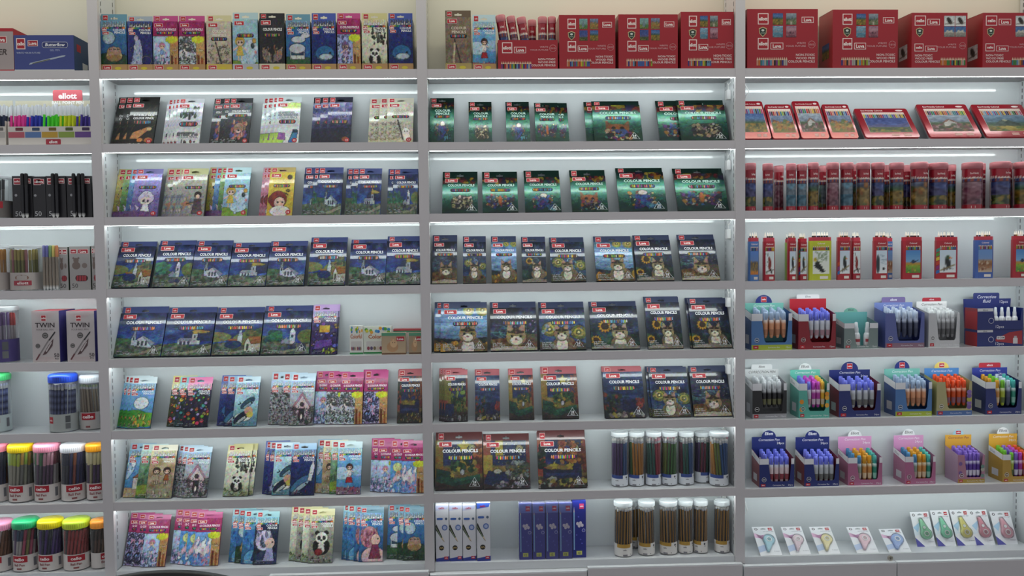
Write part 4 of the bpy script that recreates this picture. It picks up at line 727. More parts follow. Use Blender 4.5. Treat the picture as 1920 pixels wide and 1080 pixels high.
# ------------------------------------------------------------------ shared helpers for the other goods
def front(bay, lvl, xL, xR, yt, Y):
    z = ZL[bay][lvl]; a, b = Xat(xL, Y, z), Xat(xR, Y, z); return a, b-a, Zat(yt, (a+b)/2, Y)-z, z
def picmesh(name, fn, w, h, seed, cell=.0028, m=None):
    n, k = max(4, int(w/cell)), max(4, int(h/cell)); cv = Cv(n, k, seed); fn(cv); c = np.clip(cv.c, 0, 1); b = MB()
    X, Z = np.meshgrid(np.linspace(0, w, n), np.linspace(0, h, k)); b.v = [(x, 0., z) for x, z in zip(X.ravel(), Z.ravel())]
    i = np.arange(n-1)[None, :]+n*np.arange(k-1)[:, None]; b.f = np.stack([i, i+1, i+1+n, i+n], -1).reshape(-1, 4).tolist(); b.c = [tuple(p) for p in c.reshape(-1, 3)]
    return b.mesh(name, m or INK)
def land(kind):
    def f(c):
        if kind == 0: c.grad((0, '#7a6a2a'), (.45, '#a8862f'), (.5, '#3f6a34'), (.62, '#4a6a8a'), (.75, '#5a86c0'), (1, '#3f62a8')); c.blobs(40, 0, 0, 1, .45, .02, .06, ['#c99a2a', '#5c6a26', '#3a4a22'])
        elif kind == 1: c.grad((0, '#5a6a4a'), (.3, '#8a9a6a'), (.5, '#6a7f8f'), (1, '#a8b8c4')); c.poly([(.4, 0), (.6, 0), (.55, .45), (.5, .45)], '#c9c0ae'); c.blobs(30, 0, .2, 1, .6, .04, .09, ['#4a5c3a', '#6a7a4f', '#8a7a6a', '#3a4a34'])
        elif kind == 2: c.grad((0, '#6a8a9a'), (.4, '#5a9ab8'), (.7, '#7fb0cc'), (1, '#8fb4d0')); c.tex(4, 12, .2); c.poly([(0, .45), (.3, .7), (.5, .5), (.8, .75), (1, .5), (1, .4), (0, .4)], '#8aa0b0')
        elif kind == 3: c.grad((0, '#6a3a4a'), (.4, '#a86a7a'), (.7, '#c49aa8'), (1, '#a87a98')); c.blobs(30, 0, 0, 1, .5, .04, .08, ['#8a3f58', '#c08a98', '#5c3448'])
        elif kind == 4: c.grad((0, '#3a5a3a'), (.4, '#5c8a5a'), (.5, '#8ab0a8'), (1, '#7fb4b8')); c.poly([(.3, .2), (.4, .7), (.5, .95), (.6, .7), (.7, .2)], '#7a8f9a'); c.blobs(20, 0, 0, 1, .3, .04, .09, ['#3f7a3f', '#8aa04a', '#c08a3a'])
        elif kind == 5: c.grad((0, '#8a7a3a'), (.5, '#a88a4a'), (.6, '#6a7a9a'), (1, '#8fa0c0')); c.blobs(36, 0, .1, 1, .7, .03, .08, ['#c07a34', '#8a4a2a', '#6a7a3a', '#d0a04a'])
        elif kind == 6: c.grad((0, '#2a3a2a'), (.3, '#4a5a34'), (.42, '#6a7a4a'), (.5, '#4a5fa8'), (1, '#3a4f98')); c.poly([(0, .4), (.3, .62), (.6, .46), (1, .66), (1, .36), (0, .36)], '#5a5a94'); c.blobs(30, 0, 0, 1, .3, .03, .07, ['#b0923a', '#3c4a26', '#7a8a3a'])
        elif kind == 7: c.grad((0, '#ffffff'), (1, '#dfe6ea')); c.ell(.5, .5, .2, .36, '#2a2420', 1, .5).ell(.4, .75, .14, .1, '#2a2420'); c.line(.1, .2, .95, .35, .03, '#6a5a44')
        elif kind == 8: c.grad((0, '#8a8a86'), (.4, '#b8b4a8'), (.5, '#5a86b8'), (1, '#4a78b8')); c.poly([(.1, .4), (.3, .7), (.5, .55), (.7, .72), (.9, .4)], '#e0dccf')
        elif kind == 9: c.grad((0, '#4a3a34'), (.3, '#6a5c3a'), (.5, '#4f6a3f'), (.6, '#8a94a8'), (1, '#b0bcc8')); c.poly([(.35, .3), (.35, .55), (.5, .72), (.66, .56), (.66, .3)], '#d8d2c8'); c.poly([(.3, .54), (.5, .78), (.7, .54), (.66, .5), (.5, .68), (.34, .5)], '#8a5a48'); c.blobs(50, 0, 0, 1, .45, .03, .07, ['#7a3f48', '#4a5f34', '#9a6a4a', '#38432a', '#b08a94'])
        else: c.grad((0, '#6a5a34'), (.25, '#8a7a3f'), (.4, '#4a6a4a'), (.6, '#5f7f94'), (1, '#8aa4bc')); c.poly([(.1, .3), (.45, .75), (.6, .66), (.95, .3)], '#4a5a50'); c.poly([(.4, .68), (.45, .75), (.55, .68), (.5, .6)], '#c0c0a0'); c.blobs(20, 0, 0, 1, .25, .04, .08, ['#a8923f', '#c4b05c', '#5f7a3f'])
        c.tex(12, 12, .16); c.tex(24, 24, .14); c.c = c.c*.85
    return f
_PIC = {}
def pic(kind, w, h):
    k = (kind, round(w/h, 1))
    if k not in _PIC: _PIC[k] = (picmesh('picture_panel', land(kind), w, h, 40+kind), w, h)
    return _PIC[k]
def framed(mb, x0, z0, x1, z1, s, y, fill='#a81c2c', line='#f3dcd8', hh=.3, r=0.):
    mb.rect(x0, z0, x1, z1, y, line); e = (z1-z0)*.06+.0006; mb.rect(x0+e, z0+e, x1-e, z1-e, y-.0003, fill)
    mb.text(s, (x0+x1)/2, z0+(z1-z0)*(.5-hh*.5), (z1-z0)*hh, y-.0006, '#faeeea', 'c', maxw=(x1-x0)*.8, bold=.03)
def pencil_strip(mb, x0, z0, x1, z1, y, n, seed, base='#8a7468'):
    rg = random.Random(seed); w = (x1-x0)/n
    for i in range(n):
        c = hx(rg.choice(PENC))*.8; xa = x0+i*w; mb.rect(xa+w*.06, z0, xa+w*.94, z1-(z1-z0)*.35, y, c); mb.poly([(xa+w*.06, z1-(z1-z0)*.35), (xa+w*.94, z1-(z1-z0)*.35), (xa+w*.55, z1), (xa+w*.45, z1)], y, '#dcc3a8')
def red_carton(bay, xL, xR, yt, label, brand, kinds, depth=.125, Yf=.010, wide=False, layout=0):
    x, w, h, z = front(bay, 0, xL, xR, yt, Yf); e = thing('pencil_tube_carton', (x, Yf, z), label, 'carton', 'red cartons on the top shelf', bay=bay)
    b = MB(); b.box(0, 0, 0, w, depth, h, '#a01826'); b.obj('body', CARD, e)
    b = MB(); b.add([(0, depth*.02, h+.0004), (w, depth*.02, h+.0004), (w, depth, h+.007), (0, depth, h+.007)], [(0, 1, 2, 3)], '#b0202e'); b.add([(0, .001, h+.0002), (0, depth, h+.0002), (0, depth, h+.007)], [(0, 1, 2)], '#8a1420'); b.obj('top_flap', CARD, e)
    y = -.0004
    if layout == 0: spots = [(.15, .745, .30, .93), (.15, .33, .30, .52)]; lv = [(.77, .77, .94, .87), (.33, .33, .51, .44)]; ps = [(.36, .74), (.55, .74), (.36, .53), (.55, .53)]; pw, ph = .145, .19; sh = (.22, .62); tx, al = .96, 'r'; st = (.13, .57)
    else: spots = [(.05, .77, .25, .95), (.05, .31, .21, .45)]; lv = [(.28, .78, .5, .89), (.24, .31, .46, .41)]; ps = [(.58, .76), (.78, .76), (.58, .57), (.78, .57)]; pw, ph = .19, .185; sh = (.14, .65); tx, al = .06, 'l'; st = (.52, .97)
    for s in spots: q = MB(); framed(q, w*s[0], h*s[1], w*s[2], h*s[3], brand, y); q.obj('brand_badge', INK, e)
    for s in lv: q = MB(); framed(q, w*s[0], h*s[1], w*s[2], h*s[3], 'Luva', y, hh=.5); q.obj('brand_badge', INK, e)
    for (px, pz), kd in zip(ps, kinds):
        me, w0, h0 = pic(kd, .035, .04); link('picture_panel', me, e, (w*px, y, h*pz), scale=(w*pw/w0, 1, h*ph/h0))
    q = MB(); cx, cz, r = w*sh[0], h*sh[1], h*.085
    q.poly([(cx-r*.8, cz+r*.7), (cx, cz+r), (cx+r*.8, cz+r*.7), (cx+r*.7, cz-r*.3), (cx, cz-r), (cx-r*.7, cz-r*.3)][::-1], y, '#c9b48a'); q.poly([(cx-r*.66, cz+r*.58), (cx, cz+r*.82), (cx+r*.66, cz+r*.58), (cx+r*.56, cz-r*.25), (cx, cz-r*.8), (cx-r*.56, cz-r*.25)][::-1], y-.0003, '#22302a'); q.disc(cx, cz+r*.3, r*.3, r*.22, y-.0006, '#cfd6cc'); q.rect(cx-r*.4, cz-r*.35, cx+r*.4, cz-r*.1, y-.0006, '#7a8a7c'); q.obj('shield_emblem', INK, e)
    for i, s in enumerate(['NON-TOXIC', 'WOOD FREE', 'COLOUR PENCILS']): q = MB(); q.text(s, w*tx, h*(.22-.055*i), h*.036, y, '#ecd2d0', al, wide=1.1); q.obj('lettering', INK, e)
    q = MB(); q.text('WRITE', w*.83 if layout == 0 else w*.8, h*.42, h*.028, y, '#d49a9e', 'r', wide=1.3); q.text('YOUR FUTURE', w*.83 if layout == 0 else w*.8, h*.37, h*.028, y, '#d49a9e', 'r', wide=1.3)
    cx, cz = w*.915, h*.41
    for i in range(16):
        a, a2 = i*.39, i*.39+.28; q.poly([(cx+.055*h*math.cos(a), cz+.055*h*math.sin(a)), (cx+.055*h*math.cos(a2), cz+.055*h*math.sin(a2)), (cx+.062*h*math.cos(a2), cz+.062*h*math.sin(a2)), (cx+.062*h*math.cos(a), cz+.062*h*math.sin(a))][::-1], y, '#d49a9e')
    q.text('15/15', cx, cz-h*.015, h*.03, y, '#d49a9e', 'c', maxw=h*.1); o = q.obj('slogan', INK, e); o['kind'] = 'stuff'
    q = MB(); pencil_strip(q, w*st[0], h*.06, w*st[1], h*.2, y, 16, int(xL)); o = q.obj('pencil_print', INK, e); o['kind'] = 'stuff'
    if xL > 1300:       # print on the side that shows
        me, w0, h0 = pic(kinds[0], .04, .04); link('picture_panel', me, e, (-.0004, depth*.75, h*.22), (0, 0, -math.pi/2), (depth*.5/w0, 1, h*.26/h0))
    return e
red_carton(C, 1049, 1154, 28, 'red pencil carton next to the open box of tubes', 'ellott', (4, 5, 6, 0))
red_carton(C, 1160, 1271, 27, 'red pencil carton between two like it, castle picture', 'ellott', (4, 5, 6, 0))
red_carton(C, 1277, 1376, 22, 'red pencil carton touching the cat-side upright, lake picture', 'ellott', (0, 1, 2, 3))
red_carton(D_, 1401, 1533, 17, 'widest red pencil carton, just past the cat-side upright', 'ellott', (0, 1, 2, 3))
red_carton(D_, 1561, 1683, 18, 'red pencil carton with landscape tiles beside the widest carton', 'ellott', (0, 1, 2, 3))
red_carton(D_, 1709, 1813, 24, 'red pencil carton with white bird tiles, text at its edge', 'cello', (7, 7, 8, 8), layout=1)
red_carton(D_, 1842, 1947, 24, 'red pencil carton with white bird tiles, cut off by the frame', 'cello', (7, 7, 8, 8), layout=1)
# ------------------------------------------------------------------ tin tubes
_TB = {}
def tube_mesh(kind):
    if kind in _TB: return _TB[kind]
    n, m = 40, 48; cv = Cv(n, m, 70+kind); land([6, 2, 3, 0, 5, 4][kind])(cv)
    cv.tex(14, 20, .2); cv.c *= .85
    pal = ['#3a2f60', '#2f5a3a', '#8a7a2a', '#8a3a24', '#2a2a34', '#30508a']
    cv.rect(0, .78, 1, 1, '#9a1c2c'); cv.rect(0, 0, 1, .12, '#9a1c2c')
    for i in range(20):
        x = (i+.5)/20; cv.rect(x-.018, .70, x+.018, .76, pal[i*3 % 6]); cv.poly([(x-.018, .76), (x+.018, .76), (x+.004, .83), (x-.004, .83)], '#e0d2c8')
    cv.rect(0, .66, 1, .70, '#4a2028'); cv.rect(0, 0, .14, 1, '#9a1c2c'); cv.rect(.86, 0, 1, 1, '#9a1c2c'); cv.rect(.14, .1, .155, .69, '#d8b8b0'); cv.rect(.845, .1, .86, .69, '#d8b8b0')
    b = MB(); vs = []; cs = []; fs = []
    for j in range(m):
        for i in range(n):
            a = math.pi/2+2*math.pi*i/n; vs.append((math.cos(a), math.sin(a), j/(m-1))); cs.append(cv.c[j, i])
    for j in range(m-1):
        for i in range(n): k = (i+1) % n; fs.append((j*n+i, j*n+k, (j+1)*n+k, (j+1)*n+i))
    b.add(vs, fs, np.clip(np.array(cs), 0, 1)); b.cap(1, 0, n, '#9a1c2c', up=False); b.cap(1, 1, n, '#9a1c2c')
    body = b.mesh('body', TIN, True)
    b = MB(); b.lathe([(1.0, -.02), (1.05, 0), (1.05, .8), (1.02, .92), (.94, 1.0), (.9, .97)], n, ['#b04a54', '#d07a82', '#d88a90', '#c06a72', '#e4a8ac', '#e4a8ac']); b.cap(.9, .97, n, '#c46a70'); lid = b.mesh('lid', PLAS, True)
    r = 1.004; fn = lambda x, y, z: (r*math.sin(x), -r*math.cos(x), z)
    b = MB(); b.text('Eco-Friendly', 0, .865, .045, 0, '#f0d8d4', 'c', fn=fn, wide=2.6); b.rect(-.3, .03, .1, .085, 0, '#e8dcd8'); b.v[-4:] = [fn(*p) for p in b.v[-4:]]; let = b.mesh('lettering', INK)
    _TB[kind] = (body, lid, let); return _TB[kind]
def tin_tube(bay, lvl, xL, xR, yt, kind, label, Yc=None, zb=None, lean=0., spin=0., rows=0, group='red pencil tubes'):
    zs = ZL[bay][lvl] if zb is None else zb; Y = Yc if Yc else .055
    a, b = Xat(xL, Y, zs+.08), Xat(xR, Y, zs+.08); r = (b-a)/2*.97; x = (a+b)/2; h = Zat(yt, x, Y-r)-zs; lh = .026; body, lid, let = tube_mesh(kind); zs += r*math.sin(abs(lean))
    e = thing('pencil_tube', (x, Y, zs), label, 'pencil tube', group, (0, lean, spin), bay)
    link('body', body, e, scale=(r, r, h-lh)); link('lid', lid, e, (0, 0, h-lh), scale=(r, r, lh)); link('lettering', let, e, scale=(r, r, h-lh))
# open carton with six tubes
x, w, h, z = front(C, 0, 934, 1046, 75, .010)
e = thing('open_tube_carton', (x, .010, z), 'open red carton holding six standing pencil tubes', 'carton', bay=C); dep = .12
b = MB(); b.box(0, 0, 0, w, .002, h, '#a01826'); b.obj('front_panel', CARD, e)
b = MB(); b.box(0, dep-.002, 0, w, dep, h+.02, '#8a1420'); b.obj('back_panel', CARD, e)
for xx in (0, w-.002): b = MB(); b.box(xx, .002, 0, xx+.002, dep-.002, h, '#8a1420'); b.obj('side_panel', CARD, e)
b = MB(); b.box(.002, .002, 0, w-.002, dep-.002, .002, '#8a1420'); b.obj('bottom_panel', CARD, e)
q = MB(); framed(q, w*.07, h*.56, w*.24, h*.92, 'ellott', -.0004); q.obj('brand_badge', INK, e)
q = MB(); framed(q, w*.27, h*.56, w*.47, h*.77, 'Luva', -.0004, hh=.5); q.obj('brand_badge', INK, e)
for i, s in enumerate(['NON-TOXIC', 'WOOD FREE', 'COLOUR PENCILS']): q = MB(); q.text(s, w*.96, h*(.32-.1*i), h*.065, -.0004, '#ecd2d0', 'r', wide=1.1); q.obj('lettering', INK, e)
q = MB(); q.text('WRITE', w*.84, h*.74, h*.05, -.0004, '#d49a9e', 'r', wide=1.3); q.text('YOUR FUTURE', w*.84, h*.64, h*.05, -.0004, '#d49a9e', 'r', wide=1.3); q.disc(w*.92, h*.72, h*.12, h*.12, -.0004, '#d49a9e'); q.disc(w*.92, h*.72, h*.108, h*.108, -.0007, '#a01826'); q.text('15/15', w*.92, h*.69, h*.06, -.001, '#d49a9e', 'c', maxw=h*.2); o = q.obj('slogan', INK, e); o['kind'] = 'stuff'
q = MB(); pencil_strip(q, w*.05, h*.04, w*.56, h*.28, -.0004, 18, 5); o = q.obj('pencil_print', INK, e); o['kind'] = 'stuff'
for i, (xa, xb, yy, ln, kd, Y) in enumerate([(944, 962.5, 27, -.145, 0, .042), (965, 981, 29, -.15, 2, .042), (983.5, 1001, 31, -.15, 0, .042), (990, 1006, 36, 0, 3, .1), (1009, 1026, 30, 0, 2, .045), (1027.5, 1042.5, 30, 0, 1, .045)]):
    tin_tube(C, 0, xa, xb, yy, kd, 'red lidded pencil tube in the open carton, %s from the girl pack' % ORD0[i], Y, z+.0025, ln, 0, group='tubes in the open carton')
# row of red tubes, third shelf of bay D
TUBES = [(1397, 1417, 305, 0, 0), (1430, 1449, 306, 0, 0), (1451, 1469, 310, 2, 1), (1474, 1492, 306, 1, 0), (1494, 1512, 307, 1, 0), (1515, 1534, 304, 3, 0), (1535, 1549, 310, 5, 1), (1550, 1572, 304, 2, 0), (1576, 1599, 304, 1, 0), (1596, 1610, 308, 3, 1), (1606, 1630, 304, 4, 0), (1634, 1657, 304, 0, 0), (1656, 1672, 309, 3, 1),
         (1668, 1693, 304, 3, 0), (1692, 1708, 309, 0, 1), (1708, 1738, 303, 4, 0), (1742, 1775, 304, 0, 0), (1773, 1791, 308, 3, 1), (1805, 1840, 303, 2, 0), (1836, 1847, 306, 2, 1), (1858, 1892, 302, 0, 0), (1885, 1897, 305, 2, 1), (1902, 1938, 302, 3, 0)]
LNAME = ['violet hill', 'blue lake', 'pink blossom', 'sunflower', 'autumn', 'green valley']
for i, (xa, xb, yy, kd, bk) in enumerate(TUBES):
    tin_tube(D_, 2, xa, xb, yy, kd, 'red pencil tube with %s picture, in the %s row' % (LNAME[kd], 'back' if bk else 'front'), .128 if bk else (.042 if xb-xa < 26 else .05), spin=random.Random(i).uniform(-.5, .5))
# ------------------------------------------------------------------ flat tins, second shelf of bay D
def rr_pts(w, h, r, n=5):
    pts = []
    for cx, cz, a in ((w-r, r, -90), (w-r, h-r, 0), (r, h-r, 90), (r, r, 180)):
        for i in range(n+1): t = math.radians(a+90*i/n); pts.append((cx+r*math.cos(t), cz+r*math.sin(t)))
    return pts
def tin(bay, lvl, xL, xR, yt, th, kind, label, wide, Yr):
    z0 = ZL[bay][lvl]; t = .016; sn, cs = math.sin(th), math.cos(th); Yf, zf = Yr-t*cs, z0+t*sn; xa, xb = Xat(xL, Yf, zf), Xat(xR, Yf, zf); w = xb-xa; xm = (xa+xb)/2
    h = .01
    while proj(xm, Yf+h*sn, zf+h*cs)[1] > yt and h < .3: h += .001
    e = thing('pencil_tin', (xa, Yr, z0), label, 'pencil tin', 'pencil tins on the second shelf', (-th, 0, 0), bay)
    def prism(y0, y1, ins, col, nm):
        p = [(a+(ins if a < w/2 else -ins), c+(ins if c < h/2 else -ins)) for a, c in rr_pts(w, h, .009)]; n = len(p); b = MB()
        b.add([(a, y0, c) for a, c in p]+[(a, y1, c) for a, c in p], [tuple(range(n)), tuple(range(2*n-1, n-1, -1))]+[(i, n+i, n+(i+1) % n, (i+1) % n) for i in range(n)], col); return b.obj(nm, TIN, e)
    prism(-t*.45, 0, .0008, '#8a8a90', 'tin_base'); prism(-t, -t*.46, 0, '#a81e2c', 'lid')
    y = -t-.0004; mx = w*(.12 if wide else .09)
    pz0, pz1 = h*.17, h*.66
    me, w0, h0 = pic(kind, .1, .07); q = MB(); q.rect(mx-.0012, pz0-.0012, w-mx*.8+.0012, h*.86, y, '#e6cfc8'); q.obj('picture_border', INK, e)
    link('picture_panel', me, e, (mx, y-.0003, pz0), scale=((w-mx*1.8)/w0, 1, (pz1-pz0)/h0))
    q = MB(); pencil_strip(q, mx, pz1, w-mx*.8, h*.85, y-.0003, 22 if wide else 12, kind); o = q.obj('pencil_print', INK, e); o['kind'] = 'stuff'
    q = MB(); q.text('Eco-Friendly Colored', w*.12, h*.905, .007 if wide else .0055, y, '#f4dcd8', maxw=w*.6, bold=.02); q.obj('lettering', INK, e)
    q = MB(); q.disc(w*.84, h*.925, w*.07, .0045, y, '#f0dcd8'); q.obj('brand_badge', INK, e)
    for k in (.5, .72): q = MB(); q.rrect(w*k, h*.045, w*(k+.14), h*.12, .001, y, '#d8a8a0'); q.obj('info_patch', INK, e)
for a in [(1396, 1447, 190, .60, 0, 'narrow red tin with sunflower field, against the cat-side upright', False, .033), (1450, 1500, 196, .60, 5, 'narrow red tin with orange village, next to the sunflower tin', False, .033), (1504, 1556, 190, .60, 9, 'narrow red tin with stone cottage picture', False, .033),
          (1560, 1611, 196, .60, 5, 'narrow red tin with orange village, beside the widest open gap', False, .033), (1624, 1726, 204, .70, 6, 'wide red tin with cypress hills, lying lowest', True, .027), (1745, 1842, 196, .66, 9, 'wide red tin with white cottage picture', True, .027), (1851, 1950, 196, .66, 10, 'wide red tin with mountain picture, cut by the frame', True, .027)]: tin(D_, 1, *a)
# ------------------------------------------------------------------ pencil sleeves, fourth shelf of bay D
def bird(kind):
    def f(c):
        if kind == 0: c.grad((0, '#e8e8e6'), (1, '#dfe8ea')); c.ell(.5, .42, .16, .24, '#8a2c24', 1, -.3).ell(.42, .66, .13, .1, '#8a2c24'); c.poly([(.5, .2), (.7, .02), (.8, .05), (.62, .3)], '#2a2422'); c.line(.1, .12, .95, .2, .04, '#4a3c30'); c.blobs(20, 0, 0, .4, .9, .02, .06, ['#4a6a3a', '#2a3f26'])
        elif kind == 1: c.grad((0, '#e6ebec'), (1, '#cfe0ec')); c.ell(.5, .45, .16, .26, '#26292c', 1, .3).ell(.5, .68, .13, .09, '#3f5a3a'); c.poly([(.6, .7), (.8, .64), (.62, .62)], '#d8862a'); c.line(.05, .1, .9, .34, .05, '#8a7a4a'); c.blobs(12, .2, .1, .8, .3, .03, .06, ['#5c4a38', '#26292c'])
        elif kind == 2: c.grad((0, '#e8ecdc'), (1, '#eef2ee')); c.poly([(.05, .35), (.3, .6), (.75, .1), (.55, .05)], '#26292a').ell(.16, .62, .1, .09, '#d8b83a'); c.strokes(24, .3, .5, .9, .95, .2, .02, ['#4a6a3a', '#6a8a4a'], .9)
        elif kind == 3: c.grad((0, '#4a8a3a'), (.3, '#8ab03a'), (.42, '#c98a3a'), (.5, '#7fb0d8'), (1, '#4f8ac8')); c.poly([(.3, .45), (.5, .62), (.7, .52), (.9, .6), (.6, .42)], '#2f3f5a'); c.blobs(20, 0, 0, 1, .35, .03, .07, ['#d8c03a', '#3f7a3a', '#b0603a'])
        elif kind == 4: c.grad((0, '#c9b8a0'), (.35, '#8a5a3a'), (.5, '#a88a6a'), (.6, '#7a9ac8'), (1, '#6a94cc')); c.blobs(24, 0, .1, 1, .5, .04, .08, ['#a8683a', '#8a4430', '#d8c8b0', '#6a3a2a'])
        elif kind == 5: c.grad((0, '#eef0f0'), (1, '#cfe3ee')); c.ell(.15, .4, .18, .4, '#2f3f44'); c.strokes(20, .3, .4, 1, .8, .2, .01, ['#6a8a9a'], .6, 0.); c.ell(.7, .2, .12, .06, '#26292c')
        else: c.grad((0, '#c87a3a'), (.12, '#d88a3a'), (.2, '#8a7a4a'), (.5, '#6a5a4a'), (.6, '#6a8ac0'), (1, '#5a86cc')); c.blobs(40, .1, .1, .9, .6, .03, .07, ['#b8923a', '#6a5a5a', '#a8823a', '#4a4a58'])
    return f
_SV = {}
def sleeve(xL, xR, yt, kind, label, side=None, band='#b82838', Y=.05, n=6, lower='#a81e2c', strip='#a81e2c'):
    x, w, h, z = front(D_, 3, xL, xR, yt, Y-.014); e = thing('pencil_sleeve_pack', (x, Y, z), label, 'pencil pack', 'sleeve packs on the fourth shelf', bay=D_)
    d = .026; y = -d/2; hb = h*.80
    p = [(0, -d*.25), (w*.12, -d/2), (w*.88, -d/2), (w, -d*.25), (w, d*.25), (w*.88, d/2), (w*.12, d/2), (0, d*.25)]
    def hexp(z0, z1, col, nm, m, ins=0., par=None):
        pp = [(a+(ins if a < w/2 else -ins), c*(1-ins/d)) for a, c in p]; b = MB(); b.add([(a, c, z0) for a, c in pp]+[(a, c, z1) for a, c in pp], [tuple(range(7, -1, -1)), tuple(range(8, 16))]+[(i, (i+1) % 8, 8+(i+1) % 8, 8+i) for i in range(8)], col); return b.obj(nm, m, par or e)
    s = hexp(0, hb, strip, 'sleeve', CARD); hexp(hb, hb+h*.075, band, 'inner_band', PLAS, .0012)
    k = kind
    if k not in _SV: _SV[k] = picmesh('picture_panel', bird(k), .036, .075, 90+k)
    link('picture_panel', _SV[k], s, (w*.12, y-.0004, h*.13), scale=(w*.76/.036, 1, h*.47/.075))
    q = MB(); pencil_strip(q, w*.12, h*.61, w*.88, h*.70, y-.0004, 9, int(xL)); o = q.obj('pencil_print', INK, s); o['kind'] = 'stuff'
    q = MB(); q.text('Colored', w*.5, h*.73, .006, y-.0004, '#f4dcd8', 'c', maxw=w*.6); q.obj('lettering', INK, s)
    q = MB(); q.rect(w*.45, h*.03, w*.82, h*.085, y-.0004, '#e4dcd4'); q.obj('info_patch', INK, s)
    if side:
        for i, c in enumerate(side): q = MB(); q.add([(-.0004, -d*.25, h*(.1+.09*i)), (w*.11, y-.0002, h*(.13+.09*i)), (w*.11, y-.0002, h*(.2+.09*i)), (-.0004, -d*.25, h*(.17+.09*i))], [(0, 1, 2, 3)], c); q.obj('stripe', INK, s)
    rg = random.Random(int(xL)); zt = hb+h*.075
    for i in range(n):
        px = w*.12+w*.76*(i+.5)/n; b = MB(); r = w*.36/n; c = rg.choice(['#3a2a2a', '#2a3a2a', '#8a6a2a', '#2a2a4a', '#5a2a2a', '#e0dcd4'])
        b.lathe([(r, zt), (r, zt+h*.03), (r*1.0, zt+h*.035), (r*.35, zt+h*.1), (.0001, zt+h*.125)], 8, [c, c, '#efe6d8', '#efe6d8', c], px, rg.uniform(-.004, .004)); b.obj('pencil', PLAS, e)
RB = ['#2f6ab0', '#8a2f7a', '#c84a2f', '#d8c03a', '#4a9a3f', '#2f8a7a']
for a in [(1405, 1424, 434, 6, 'narrow sleeve pack with harbour town picture', None, '#b83848', .05, 4, '#a81e2c', '#4a78b8'), (1433, 1454, 434, 0, 'narrow sleeve pack with red parrot, next to the harbour pack', None, '#b83848', .05, 4), (1475, 1490, 437, 2, 'sleeve pack peeking out behind a toucan pack', None, '#b82838', .1, 4, '#8ab03a', '#8ab03a'), (1479, 1494, 434, 1, 'sleeve pack with black toucan, left of the striped pack', None, '#b82838', .045, 4),
          (1499, 1514.5, 436, 1, 'sleeve pack with rainbow stripes beside the yellow pack', RB, '#b82838', .06, 4), (1519, 1560, 433, 2, 'broad yellow-green sleeve pack with toucan', None, '#b83848', .045, 7, '#c8cc2a', '#bcc42a'), (1572, 1596, 433, 1, 'sleeve pack with toucan and striped corner', RB[:3], '#b82838', .045, 6), (1598, 1615, 434, 0, 'sleeve pack with red parrot, right behind the striped corner', None, '#b83848', .07, 4),
          (1640, 1666, 433, 5, 'sleeve pack with grey heron picture', None, '#b82838', .045, 6), (1660, 1675, 435, 4, 'sleeve pack half hidden behind the heron pack', None, '#b83848', .1, 4, '#a81e2c', '#4a78b8'), (1694, 1730, 433, 3, 'sleeve pack with flower meadow under sky', None, '#b82838', .045, 8), (1757, 1797, 433, 1, 'broad sleeve pack with rainbow edge and toucan', RB, '#b82838', .045, 8), (1830, 1864, 432, 4, 'blue-banded sleeve pack with red roofed town', None, '#b83848', .045, 7, '#a81e2c', '#3f5fa8'), (1901, 1932, 431, 3, 'sleeve pack with flower meadow, closest to the slotted strip', None, '#b82838', .045, 7)]: sleeve(*a)
# ------------------------------------------------------------------ jars and tubs of pens and pencils
_ST = {}
def stick(kind, col, tip='#f4f4f0'):
    """unit-length pencil or pen, radius 1 in x and y, standing along z"""
    k = (kind, col, tip)
    if k in _ST: return _ST[k]
    b = MB(); n = 8
    if kind == 'pencil': b.lathe([(.15, 0), (1, .075), (1, .08), (1, .90), (1.05, .905), (1.05, .95), (.95, .955), (.95, .99), (.6, 1.0), (.01, 1.0)], n, ['#3a3a3a', '#d9b88a', col, col, '#c8ccd0', '#c8ccd0', tip, tip, tip, tip])
    elif kind == 'striped':      # alternating black and gold flats
        for i in range(6):
            a0, a1 = i*math.pi/3, (i+1)*math.pi/3; c = '#17140f' if i % 2 else col
            b.add([(math.cos(t), math.sin(t), zz) for zz in (.07, .95) for t in (a0, a1)], [(0, 1, 3, 2)], c)
        b.lathe([(.15, 0), (1, .07)], 6, ['#222', '#c9a070']); b.lathe([(1.0, .95), (1.05, .955), (1.05, .975), (.9, .98), (.9, 1.0), (.01, 1.0)], n, ['#c8ccd0', '#c8ccd0', '#c8ccd0', '#ece8e2', '#ece8e2', '#ece8e2'])
        _ST[k] = b.mesh('stick', PLAS); return _ST[k]
    elif kind == 'dots':
        rs, cs = [], []
        for j in range(13): rs.append((1, .05+j*.07)); cs.append(col if j % 2 else '#1f2f5c')
        b.lathe([(.2, 0)]+rs+[(1.05, .9), (1.05, .95), (.9, .96), (.9, 1.0), (.01, 1.0)], n, ['#222']+cs+['#c8ccd0', '#c8ccd0', tip, tip, tip])
    else: b.lathe([(.2, 0), (.9, .06), (1, .12), (1, .74), (1.12, .745), (1.12, .97), (.8, 1.0), (.01, 1.0)], n, ['#c8c8c8', '#d8d8d8', col, col, tip, tip, tip, tip])
    _ST[k] = b.mesh('stick', PLAS, True); return _ST[k]
def place_stick(nm, kind, col, tip, p0, p1, r, label, cat, group):
    v = Vector(p1)-Vector(p0); o = link(nm, stick(kind, col, tip), None, p0, v.to_track_quat('Z', 'Y').to_euler(), (r, r, v.length)); tag(o, label, cat, group); ALL.append((o, None)); return o
